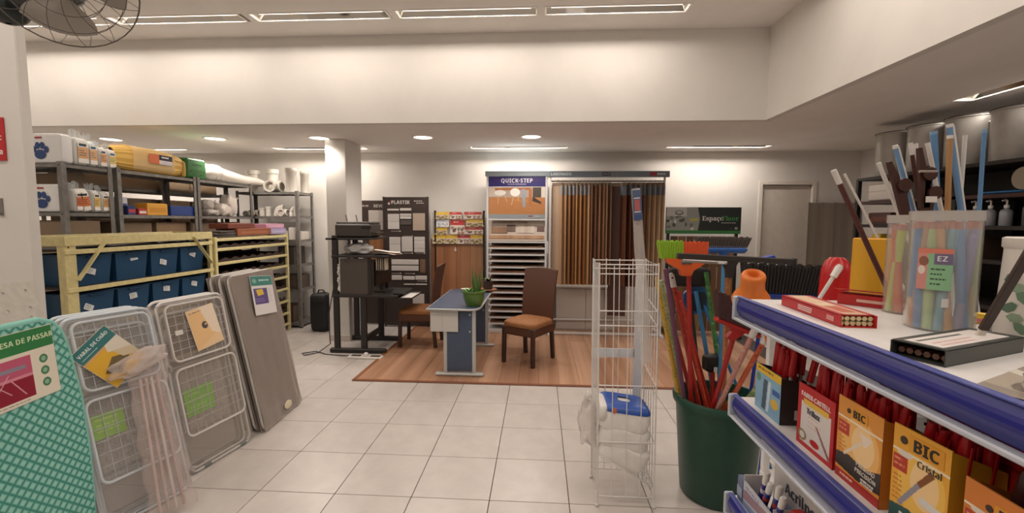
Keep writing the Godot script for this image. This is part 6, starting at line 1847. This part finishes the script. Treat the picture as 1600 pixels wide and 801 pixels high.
	for p in [[20, 76, 60, 118], [60, 78, 26, 120], [64, 92, 88, 126]]:
		var pa := Vector2(p[0], p[1])
		var pb := Vector2(p[2], p[3])
		ipoly(ci, [pa, pa + Vector2(3, 0), pb + Vector2(3, 0), pb], "cfa0aa")
	for k in 3:
		iell(ci, 134, 66 + k * 25, 9, 9, "3f7d55")
		iell(ci, 134, 66 + k * 25, 5, 5, "8fb59a")
	ilines(ci, 8, 138, 140, 1, 4, "9a9282", 2)
	var card := part(ib, "card", G.new().box(V(0, 0, 0), V(0.36, 0.335, 0.002)), mt("e3dccb", 0.5), Transform3D(Basis(Vector3.BACK, 0.02), V(0.305, 0.895, 0.021)))
	part(card, "card_print", G.new().card(0.356, 0.33), prn(ci), T(0, 0, 0.0016))
	word(card, "MESA DE PASSAR", 0.034, mt("cfe0b8", 0.5), T(0.045, 0.122, 0.002))
	# metal ironing board seen from its perforated side
	var cs := CSGBox3D.new()
	cs.name = numbered("perforated_ironing_board")
	cs.size = V(0.40, 1.22, 0.012)
	cs.material = worn("d3cdc2", 0.5, 0.0, 0.08, 3.0)
	for y in [0.56, 0.46, 0.36, 0.22, 0.1, -0.05, -0.2]:
		for x in [-0.11, 0.0, 0.11]:
			var hole := CSGCylinder3D.new()
			hole.name = "hole"
			hole.operation = CSGShape3D.OPERATION_SUBTRACTION
			hole.radius = 0.009 if y != 0.46 else 0.011
			hole.height = 0.05
			hole.sides = 10
			hole.rotation = V(PI / 2, 0, 0)
			hole.position = V(x + 0.03, y, 0)
			cs.add_child(hole, true)
	for x in [-0.12, 0.08]:
		var slot := CSGBox3D.new()
		slot.name = "slot"
		slot.operation = CSGShape3D.OPERATION_SUBTRACTION
		slot.size = V(0.12, 0.035, 0.05)
		slot.position = V(x, 0.40, 0)
		cs.add_child(slot, true)
	cs.transform = lean(-2.60, -1.95, -0.05, 0.2) * T(0.22, 0.63, 0)
	tag(cs, "white perforated metal ironing board leaning behind the turquoise one", "ironing board")
	add_child(cs)

# open steel shelving: four angle posts and folded trays; local x 0..w, front at z 0, back at -d
func steel_shelf(label: String, at: Transform3D, w: float, d: float, h: float, ys: Array) -> Node3D:
	var o := thing("steel_shelf", label, "shelf", at, "grey steel shelf units")
	var steel := worn("86837f", 0.45, 0.35, 0.15, 2.0)
	for p in [[0.0, 0.0], [w, 0.0], [0.0, -d], [w, -d]]:
		var sx := 1.0 if p[0] == 0.0 else -1.0
		var sz := -1.0 if p[1] == 0.0 else 1.0
		var g := G.new()
		g.span(V(p[0], 0, p[1]), V(p[0] + sx * 0.042, h, p[1] + sz * 0.003))
		g.span(V(p[0], 0, p[1] + sz * 0.003), V(p[0] + sx * 0.003, h, p[1] + sz * 0.042))
		var post := part(o, "post", g, steel)
		part(post, "foot", G.new().box(V(p[0] + sx * 0.018, 0.008, p[1] + sz * 0.018), V(0.046, 0.016, 0.046), 0.004), mt("2a2826", 0.7))
		for y in ys:
			part(post, "bolt", G.new().box(V(p[0] + sx * 0.022, y - 0.016, p[1] - sz * 0.002), V(0.011, 0.011, 0.005), 0.002), mt("4c4a48", 0.4, 0.7))
	for y in ys:
		var g := G.new()
		g.span(V(0.004, y - 0.003, -d + 0.004), V(w - 0.004, y, -0.004))
		g.span(V(0.004, y - 0.034, -0.007), V(w - 0.004, y, -0.004))
		g.span(V(0.004, y - 0.034, -d + 0.004), V(w - 0.004, y, -d + 0.007))
		g.span(V(0.004, y - 0.034, -d + 0.007), V(0.007, y, -0.007))
		g.span(V(w - 0.007, y - 0.034, -d + 0.007), V(w - 0.004, y, -0.007))
		part(o, "tray", g, steel)
	return o

# wrapped pack standing upright: soft body, printed label, gathered film top
func soft_pack(label: String, at: Transform3D, s: Vector3, body: String, tint: String, dark: String, sd: float) -> Node3D:
	var o := thing("wrapped_pack", label, "package", at, "film wrapped cleaning packs")
	part(o, "wrapper", G.new().pillow(V(0, s.y / 2, 0), s, 5.0, 0.03, sd), mt(body, 0.35))
	var im := img(48, 80, "f0ece6")
	ir(im, 0, 18, 48, 44, tint)
	ir(im, 6, 4, 34, 10, dark)
	ilines(im, 6, 30, 36, 3, 9, dark, 3)
	part(o, "printed_label", G.new().card(s.x * 0.72, s.y * 0.72), prn(im), T(0, s.y * 0.46, s.z / 2 + 0.003))
	var f := func(a: float, b: float) -> Vector3:
		var e := 1.0 + 0.25 * sin(a * 21.0 + sd) * b
		return V((a - 0.5) * s.x * (0.9 - 0.15 * b) , s.y * (0.97 + 0.28 * b * e), sin(a * 17.0 + sd * 3.0) * 0.018 * (0.3 + b))
	part(o, "film_top", G.new().grid(14, 4, f), film("e9eeee", 0.45, 0.3))
	return o

func paw_pack(label: String, at: Transform3D, w: float, h: float, d: float) -> void:
	var o := thing("pet_pad_pack", label, "package", at, "white pet pad packs with a blue paw")
	part(o, "wrapper", G.new().pillow(V(0, h / 2, 0), V(w, h, d), 9.0, 0.01, 2.0), mt("e6e6e6", 0.4))
	var blue := mt("1f3f77", 0.45)
	for e in [[0.0, 0.0, 0.052, 0.04], [-0.058, 0.045, 0.021, 0.028], [-0.022, 0.075, 0.021, 0.03], [0.022, 0.075, 0.021, 0.03], [0.058, 0.042, 0.021, 0.028]]:
		var g := G.new()
		g.t = Transform3D(Basis(Vector3.RIGHT, PI / 2).scaled_local(V(e[2], 1, e[3])), V(-w * 0.16 + e[0], h * 0.3 + e[1], d / 2 + 0.004))
		g.lathe([Vector2(1.0, 0), Vector2(1.0, 0.0015), Vector2(0, 0.0015)], 18)
		part(o, "paw_print", g, blue)
	part(o, "corner_mark", G.new().box(V(-w * 0.2, h * 0.85, d / 2 + 0.001), V(0.06, 0.014, 0.006)), mt("a3312f", 0.5))

# plastic pipe with a socket rim, hollow, along local y
func pipe_profile(r: float, l: float) -> Array:
	return [Vector2(r * 0.86, 0.0), Vector2(r, 0.0), Vector2(r, l * 0.80), Vector2(r * 1.12, l * 0.82), Vector2(r * 1.12, l), Vector2(r * 0.96, l), Vector2(r * 0.94, l * 0.8), Vector2(r * 0.86, l * 0.02)]

func pipe_fitting(label: String, at: Transform3D, r: float, l: float, kind: int, group: String) -> void:
	var white := worn("dcd7cd", 0.4, 0.0, 0.05)
	var o := thing("pipe_fitting" if kind else "plastic_pipe", label, "pipe", at, group)
	if kind == 0:
		part(o, "pipe", G.new().lathe(pipe_profile(r, l), 20), white)
	elif kind == 1:  # elbow
		var pts := []
		for k in 8:
			var a := PI / 2 * k / 7.0
			pts.append(V(r * 1.7 * (1.0 - cos(a)), l * 0.45 + r * 1.7 * sin(a), 0))
		part(o, "bend", G.new().tube(pts, r * 0.95, 14), white)
		part(o, "socket", G.new().lathe([Vector2(r, 0), Vector2(r * 1.12, 0), Vector2(r * 1.12, l * 0.35), Vector2(r * 0.95, l * 0.47)], 16), white)
		var g := G.new()
		g.t = Transform3D(Basis(Vector3.FORWARD, PI / 2), V(r * 1.7, l * 0.45 + r * 1.7, 0))
		g.lathe([Vector2(r * 0.95, -0.01), Vector2(r * 1.12, 0.005), Vector2(r * 1.12, l * 0.3), Vector2(r * 0.85, l * 0.3), Vector2(r * 0.85, 0.0), Vector2(0, 0)], 16)
		part(o, "socket", g, white)
	else:  # tee lying on its back, branch towards +z
		var g2 := G.new()
		g2.t = Transform3D(Basis(Vector3.FORWARD, PI / 2), V(-l / 2, r * 1.12, 0))
		g2.lathe([Vector2(r * 0.85, 0.0), Vector2(r * 1.12, 0.0), Vector2(r * 1.12, l * 0.22), Vector2(r, l * 0.25), Vector2(r, l * 0.75), Vector2(r * 1.12, l * 0.78), Vector2(r * 1.12, l), Vector2(r * 0.85, l)], 18)
		part(o, "run", g2, white)
		var g3 := G.new()
		g3.t = Transform3D(Basis(Vector3.RIGHT, PI / 2), V(0, r * 1.12, 0))
		g3.lathe([Vector2(r * 0.95, 0.0), Vector2(r, l * 0.3), Vector2(r * 1.12, l * 0.34), Vector2(r * 1.12, l * 0.52), Vector2(r * 0.84, l * 0.52), Vector2(r * 0.84, l * 0.2), Vector2(0.0, l * 0.2)], 18)
		part(o, "branch", g3, white)

func carton(called: String, label: String, cat: String, at: Transform3D, s: Vector3, hex: String, band := "", group := "") -> Node3D:
	var o := thing(called, label, cat, at, group)
	part(o, "body", G.new().box(V(0, s.y / 2, 0), s, 0.003), mt(hex, 0.5))
	part(o, "lid_flap", G.new().box(V(0, s.y + 0.001, s.z * 0.1), V(s.x * 0.96, 0.003, s.z * 0.7)), mt(hex, 0.55))
	if band:
		part(o, "printed_band", G.new().box(V(0, s.y * 0.45, s.z / 2), V(s.x * 0.8, s.y * 0.4, 0.002)), mt(band, 0.5))
	return o

func build_steel_shelves() -> void:
	var low := [1.2, 0.8, 0.4, 0.07]
	steel_shelf("grey steel shelf unit facing the shop, holding the paw print packs", T(-5.02, 0, -3.65), 0.92, 0.46, 2.07, [2.055, 1.635] + low)
	steel_shelf("grey steel shelf unit under the bundle of yellow cloths", T(-4.1, 0, -4.16, 90), 1.01, 0.4, 2.08, [2.06, 1.62] + low)
	steel_shelf("grey steel shelf unit under the long white wrapped roll", T(-4.1, 0, -5.19, 90), 1.03, 0.4, 2.08, [2.06, 1.62] + low)
	steel_shelf("grey steel shelf unit by the back wall full of white pipe fittings", T(-4.37, 0, -6.25), 0.92, 0.44, 1.99, [1.975, 1.628, 1.286, 0.925, 0.57, 0.07])
	paw_pack("white pet pad pack with blue paw on the top steel shelf", T(-4.27, 2.055, -3.735), 0.30, 0.26, 0.10)
	paw_pack("white pet pad pack with blue paw on the shelf below the top", T(-4.29, 1.635, -3.715), 0.26, 0.245, 0.07)
	var packs := [
		["clear film pack with pale orange label beside the upper paw pack", -3.86, 2.055, 0.13, 0.25, "e4e4df", "d8a878", "2c4a55"],
		["tall film pack with blue top band, second on the steel shelf top", -3.955, 2.055, 0.09, 0.235, "dfe6e6", "e0b080", "305a70"],
		["slim white pack with orange label, third on the steel shelf top", -4.05, 2.055, 0.08, 0.20, "e9e6e1", "d9a273", "33475a"],
		["white pack with yellow label next to the yellow cloth bundle", -4.14, 2.055, 0.09, 0.19, "ecebe6", "e3c877", "2f6478"],
		["white pack with broad orange stripe beside the lower paw pack", -3.80, 1.635, 0.07, 0.21, "e7e4df", "c96a3a", "3a3330"],
		["slanting white pack with orange edge on the second steel shelf", -3.872, 1.635, 0.09, 0.22, "e9e6e1", "d07440", "2d2b2b"],
		["slim white pack with yellow label on the second steel shelf", -3.96, 1.635, 0.075, 0.21, "dfe0db", "d9b45c", "35322f"],
		["slim white pack with tan label against the steel post", -4.045, 1.635, 0.075, 0.20, "dfe0db", "cfa26a", "403a35"]]
	for k in packs.size():
		var p: Array = packs[k]
		var at := T(-4.19, p[2], p[1], 90)
		if k == 5:
			at.basis = Basis(Vector3.RIGHT, 0.16) * at.basis
		soft_pack(p[0], at, V(p[3], p[4], 0.15), p[5], p[6], p[7], k * 1.3)
	# yellow bundle of ribbed cloths
	var o := thing("cloth_bundle", "big ribbed bundle of yellow cloths in film on the steel shelf", "cloths", T(-4.29, 2.06, -4.64))
	var f := func(a: float, b: float) -> Vector3:
		var th := TAU * a
		var k := 1.0 - pow(absf(b * 2.0 - 1.0), 5.0) * 0.16
		var hump := 1.0 + 0.16 * sin(b * PI)
		var r := 1.0 + 0.025 * cos(th * 22.0)
		var c := cos(th)
		var s := sin(th)
		return V(signf(c) * pow(absf(c), 0.6) * 0.16 * k * r, 0.125 + signf(s) * pow(absf(s), 0.6) * 0.125 * k * r * (hump if s > 0 else 1.0), 0.44 - 0.86 * b)
	part(o, "cloths", G.new().grid(88, 14, f), mt("e0b65e", 0.75))
	var f2 := func(a: float, b: float) -> Vector3:
		var th := -0.5 + 2.4 * a
		var c := cos(th)
		var s := sin(th)
		return V(signf(c) * pow(absf(c), 0.6) * 0.17, 0.127 + signf(s) * pow(absf(s), 0.6) * 0.152, 0.27 - 0.52 * b)
	part(o, "film_sleeve", G.new().grid(14, 2, f2), film("f3dfae", 0.35, 0.2))
	var im := img(96, 40, "e8dcd2")
	ir(im, 0, 0, 40, 40, "d9744a")
	ir(im, 40, 0, 56, 22, "2b2f45")
	ir(im, 50, 6, 30, 6, "e8e4de")
	ipoly(im, [Vector2(40, 40), Vector2(66, 22), Vector2(96, 34), Vector2(96, 40)], "d9d5e0")
	part(o, "printed_label", G.new().card(0.3, 0.1), prn(im), T(0.178, 0.16, -0.06, 90))
	# green pack
	o = thing("cleaning_pad_pack", "green and white pack of cleaning pads on the steel shelf", "package", T(-4.28, 2.06, -5.24))
	part(o, "pads", G.new().pillow(V(0, 0.125, 0), V(0.30, 0.25, 0.34), 8.0, 0.012, 1.0), mt("2f7a35", 0.45))
	for e in [[0.17, 0.03, 0.012], [0.09, 0.05, 0.02], [0.05, 0.03, 0.01]]:
		var g := G.new()
		g.t = Transform3D(Basis(Vector3.FORWARD, -PI / 2).scaled_local(V(e[2], 1, e[1] * 2.4)), V(0.149, e[0], 0.0))
		g.lathe([Vector2(0.75, 0.0), Vector2(0.75, 0.006), Vector2(1.0, 0.006), Vector2(1.0, 0.0)], 22)
		part(o, "printed_ring", g, mt("d7dccf", 0.5))
	part(o, "yellow_end", G.new().pillow(V(0, 0.1, 0.185), V(0.28, 0.2, 0.06), 6.0), mt("d9b25a", 0.6))
	# long white wrapped roll
	o = thing("wrapped_roll", "long white film wrapped roll tapering towards the pipes", "roll", T(-4.25, 2.06, 0))
	part(o, "roll", G.new().tube([V(0, 0.11, -5.45), V(0, 0.115, -5.48), V(0, 0.115, -5.68), V(0, 0.10, -5.8), V(0.03, 0.085, -6.0), V(0.06, 0.07, -6.15), V(0.10, 0.062, -6.42), V(0.12, 0.06, -6.5)], [0.06, 0.105, 0.11, 0.098, 0.08, 0.068, 0.06, 0.045], 18), mt("ddd6cc", 0.5))
	part(o, "film_collar", G.new().tube([V(0, 0.115, -5.60), V(0, 0.115, -5.70)], 0.113, 18), film("f2ede6", 0.6, 0.3))
	# small goods on the middle shelves
	carton("small_box", "small dark blue and red box on the middle steel shelf", "box", T(-4.2, 1.62, -4.34, 90), V(0.09, 0.09, 0.12), "26346e", "b0323a", "boxes on the middle steel shelf")
	carton("small_box", "white and blue upright box behind the red box", "box", T(-4.3, 1.62, -4.37, 90), V(0.08, 0.18, 0.1), "cfd3dd", "34549a", "boxes on the middle steel shelf")
	carton("small_box", "low red box beside the yellow one on the middle steel shelf", "box", T(-4.19, 1.62, -4.455, 90), V(0.1, 0.065, 0.12), "b23336", "d9d1c9", "boxes on the middle steel shelf")
	carton("small_box", "yellow carton with dark mark on the middle steel shelf", "box", T(-4.2, 1.62, -4.64, 90), V(0.26, 0.125, 0.14), "d99f34", "c98a25", "boxes on the middle steel shelf")
	o = thing("blue_tray", "low dark blue plastic tray on the middle steel shelf", "tray", T(-4.2, 1.62, -4.97, 90))
	part(o, "front_wall", G.new().box(V(0, 0.055, 0.08), V(0.34, 0.11, 0.006), 0.002), mt("1f3a7d", 0.4))
	part(o, "back_wall", G.new().box(V(0, 0.055, -0.12), V(0.34, 0.11, 0.006), 0.002), mt("1f3a7d", 0.4))
	for s in [-1, 1]:
		part(o, "side_wall", G.new().box(V(s * 0.167, 0.055, -0.02), V(0.006, 0.11, 0.194), 0.002), mt("1f3a7d", 0.4))
	part(o, "bottom", G.new().box(V(0, 0.003, -0.02), V(0.328, 0.006, 0.194)), mt("1f3a7d", 0.4))
	for k in 4:
		var o2 := thing("plastic_bag", ["lowest limp grey plastic bag on the middle steel shelf", "grey plastic bag slumped on top of another bag", "tall crumpled white plastic bag beside the pipe fittings", "rounded white plastic bag at the back of the middle shelf"][k], "bag", T(-4.22 - 0.03 * (k % 2), [1.62, 1.70, 1.62, 1.62][k], [-5.5, -5.5, -5.72, -5.92][k], 90), "plastic bags on the middle steel shelf")
		var sz: Vector3 = [V(0.24, 0.09, 0.2), V(0.2, 0.13, 0.16), V(0.22, 0.17, 0.2), V(0.2, 0.29, 0.18)][k]
		part(o2, "bag", G.new().pillow(V(0, sz.y / 2, 0), sz, 2.8, 0.09, k * 2.0, 20, 12), mt(["a9a39c", "b6b0a8", "cfc8be", "d3ccc2"][k], 0.35))
		part(o2, "knot", G.new().tube([V(sz.x * 0.3, sz.y * 0.55, 0.02), V(sz.x * 0.5, sz.y * 0.75, 0.03), V(sz.x * 0.58, sz.y * 0.9, 0.05)], [0.02, 0.008, 0.018], 7), mt("cfc8be", 0.35))
	# white pipes and fittings
	var gp := "white plastic pipes on top of the back shelf"
	pipe_fitting("tall white plastic pipe standing on the back shelf top", T(-3.60, 1.975, -6.36), 0.072, 0.345, 0, gp)
	pipe_fitting("white plastic pipe standing behind the tall one by the wall", T(-3.50, 1.975, -6.55), 0.06, 0.33, 0, gp)
	pipe_fitting("white pipe standing at the back of the shelf, beside the tee", T(-4.0, 1.975, -6.56), 0.08, 0.35, 0, gp)
	pipe_fitting("short white pipe standing behind the wrapped roll", T(-4.28, 1.975, -6.52), 0.085, 0.33, 0, gp)
	pipe_fitting("white pipe tee lying with its open branch facing out", T(-3.88, 1.975, -6.40), 0.075, 0.24, 2, gp)
	var gf := "small white pipe fittings on the back shelf"
	var fx := [-4.28, -4.17, -4.06, -3.95, -3.84, -3.73, -3.62, -3.53]
	var fk := [2, 2, 0, 0, 1, 2, 1, 0]
	var nth := ["first", "second", "third", "fourth", "fifth", "sixth", "seventh", "eighth"]
	var fn := ["upright pipe socket", "elbow", "tee with open branch"]
	for k in 8:
		pipe_fitting("white %s, %s in the row of fittings on the back shelf" % [fn[fk[k]], nth[k]], T(fx[k], 1.628, -6.38 + 0.03 * (k % 2)), 0.035 + 0.006 * (k % 3), 0.12 + 0.02 * (k % 2), fk[k], gf)
	var gb := "white boxes on the third back shelf"
	carton("white_box", "squat white box beside the cream rack, third back shelf", "box", T(-3.74, 1.286, -6.4), V(0.13, 0.13, 0.16), "d6d0c6", "bcb4a9", gb)
	carton("white_box", "tall white box in the middle of the third back shelf", "box", T(-3.61, 1.286, -6.42), V(0.09, 0.18, 0.16), "dad4ca", "", gb)
	carton("white_box", "low white box at the open end of the third back shelf", "box", T(-3.51, 1.286, -6.46), V(0.09, 0.12, 0.2), "cfc8be", "", gb)
	var gd := "dark boxes on the lower back shelves"
	carton("dark_box", "dark grey box on the fourth back shelf", "box", T(-3.68, 0.925, -6.45), V(0.24, 0.26, 0.3), "4d4540", "", gd)
	carton("dark_box", "wide dark brown tray box on the fifth back shelf", "box", T(-3.7, 0.57, -6.45), V(0.4, 0.19, 0.32), "54473f", "5f5149", gd)
	carton("dark_box", "dark brown box on the lowest back shelf", "box", T(-3.75, 0.07, -6.45), V(0.3, 0.24, 0.3), "5a483c", "", gd)
	# rear shelving; plain cartons are added to block the bright wall behind the gaps
	steel_shelf("grey steel shelf unit back to back behind the yellow cloths", T(-4.54, 0, -4.16, 90), 2.05, 0.38, 1.93, [1.92, 1.45, 0.9, 0.3])
	var gc := "added brown cartons blocking the gaps in the steel shelving"
	var dk := ["8a745c", "7f6b55", "93795d", "857058"]
	for k in 4:
		carton("added_carton", "added brown carton behind the small boxes of the middle steel shelf, %s from the near post" % nth[k], "carton", T(-4.72, 1.45, -4.42 - 0.5 * k, 90), V(0.46, 0.36, 0.28), dk[k], "", gc)
		carton("added_carton", "added flat brown carton high on the rear steel shelf, %s from the near post" % nth[k], "carton", T(-4.72, 1.92, -4.42 - 0.5 * k, 90), V(0.46, 0.115, 0.28), dk[3 - k], "", gc)
		carton("added_carton", "added brown carton just above the cream racks on the steel shelving, %s from the near post" % nth[k], "carton", T(-4.30, 1.2, -4.42 - 0.48 * k, 90), V(0.42, 0.34, 0.2), dk[3 - k], "", gc)
	carton("added_carton", "added wide brown carton blocking the gap behind the lower paw pack", "carton", T(-4.66, 1.635, -4.05), V(0.62, 0.37, 0.09), "8a745c", "", gc)
	carton("added_carton", "added brown carton under the paw packs, above the cream rack", "carton", T(-4.5, 1.2, -3.85), V(0.72, 0.36, 0.3), "7f6b55", "", gc)
	for k in 4:  # lower cartons, added so the lit wall does not show behind the bins
		carton("added_carton", "added brown carton blocking the gaps behind the blue bins on the steel shelving, %s from the near post" % nth[k], "carton", T(-4.30, 0.8, -4.42 - 0.48 * k, 90), V(0.46, 0.36, 0.2), dk[k], "", gc)
	carton("added_carton", "added brown carton at the end of the bin rack, behind the near blue bins", "carton", T(-4.5, 0.8, -3.85), V(0.72, 0.36, 0.3), "7f6b55", "", gc)

func build_wall_fan() -> void:
	var wire := mt("5b5550", 0.4, 0.6)
	var dark := mt("20272a", 0.4)
	var axis := V(0.72, -0.22, 0.66).normalized()
	var x := Vector3.UP.cross(axis).normalized()
	var o := thing("wall_fan", "dark wire caged wall fan on the white pillar under the ceiling", "fan", Transform3D(Basis(x, axis.cross(x), axis), V(-2.19, 2.66, -2.02)))
	var cage := Node3D.new()
	cage.name = "cage"
	o.add_child(cage, true)
	var R := 0.27
	for s in [-1.0, 1.0]:
		for r in [R, R * 0.8, R * 0.55, R * 0.3]:
			var ring := []
			for k in 36:
				var a := TAU * k / 36.0
				ring.append(V(r * cos(a), r * sin(a), s * 0.10 * sqrt(1.0 - pow(r / R, 2) * 0.98) + 0.0))
			part(cage, "ring", G.new().tube(ring, 0.0026 if r == R else 0.0016, 5, true), wire)
		for k in 16:
			var a := TAU * k / 16.0 + (0.13 if s > 0 else 0.0)
			var sp := []
			for j in 8:
				var r := R * (0.16 + 0.84 * j / 7.0)
				var tw: float = a + 0.5 * j / 7.0 * s
				sp.append(V(r * cos(tw), r * sin(tw), s * 0.10 * sqrt(maxf(0.0, 1.0 - pow(r / R, 2) * 0.98))))
			part(cage, "spoke", G.new().tube(sp, 0.0014, 4), wire)
	part(o, "motor", G.new().tube([V(0, 0, -0.30), V(0, 0, -0.27), V(0, 0, -0.16), V(0, 0, -0.10)], [0.05, 0.085, 0.085, 0.06], 18), dark)
	part(o, "hub", G.new().tube([V(0, 0, -0.05), V(0, 0, 0.03), V(0, 0, 0.05)], [0.045, 0.045, 0.025], 14), mt("8a857f", 0.35, 0.5))
	for k in 3:
		var b := TAU * k / 3.0 + 0.4
		var f := func(a: float, c: float) -> Vector3:
			var r := 0.04 + 0.185 * a
			var th := b + (c - 0.5) * (0.5 + 0.9 * sin(a * PI * 0.7))
			return V(r * cos(th), r * sin(th), (c - 0.5) * 0.07)
		part(o, "blade", G.new().grid(8, 6, f), mt("9b958d", 0.35, 0.3))
	part(o, "badge", G.new().tube([V(0, 0, 0.098), V(0, 0, 0.106)], 0.045, 18), mt("6b6660", 0.4, 0.4))
	var inv := o.transform.affine_inverse()
	var gm := G.new()
	gm.t = inv
	part(o, "motor_housing", gm.pillow(V(-2.76, 2.68, -2.25), V(0.17, 0.19, 0.17), 2.6, 0.0, 0.0, 24, 14), mt("1e2a29", 0.4))
	part(o, "motor_shaft", G.new().tube([inv * V(-2.70, 2.68, -2.22), inv * V(-2.50, 2.68, -2.16), V(0, 0.0, -0.27)], 0.03, 10), dark)
	part(o, "wall_arm", G.new().tube([inv * V(-3.25, 3.08, -2.60), inv * V(-3.1, 3.04, -2.50), inv * V(-2.80, 2.76, -2.27)], 0.022, 10), dark)
	var ga := G.new()
	ga.t = inv
	part(o, "wall_plate", ga.span(V(-3.33, 3.0, -2.6), V(-3.17, 3.16, -2.585), 0.006), dark)
	# red notice and hook on the pillar
	var sg := thing("wall_notice", "red notice board with white letters on the white pillar", "sign", T(-3.46, 2.062, -2.595))
	part(sg, "board", G.new().box(V(0, 0, 0), V(0.385, 0.26, 0.006), 0.001), mt("b3141c", 0.45))
	word(sg, "c", 0.05, mt("e8dcd6", 0.5), T(0.165, 0.012, 0.0035))
	word(sg, "a", 0.05, mt("e8dcd6", 0.5), T(0.165, -0.075, 0.0035))
	var hk := thing("wall_hook", "small metal hook bracket on the white pillar below the red notice", "hook", T(-3.335, 1.62, -2.6))
	part(hk, "plate", G.new().box(V(0, 0.03, 0.003), V(0.03, 0.11, 0.006), 0.002), mt("8f8a84", 0.35, 0.8))
	part(hk, "hook", G.new().tube([V(0, -0.01, 0.0), V(0.01, -0.012, 0.03), V(0.05, -0.012, 0.05), V(0.055, 0.004, 0.05)], 0.004, 6), mt("8f8a84", 0.35, 0.8))
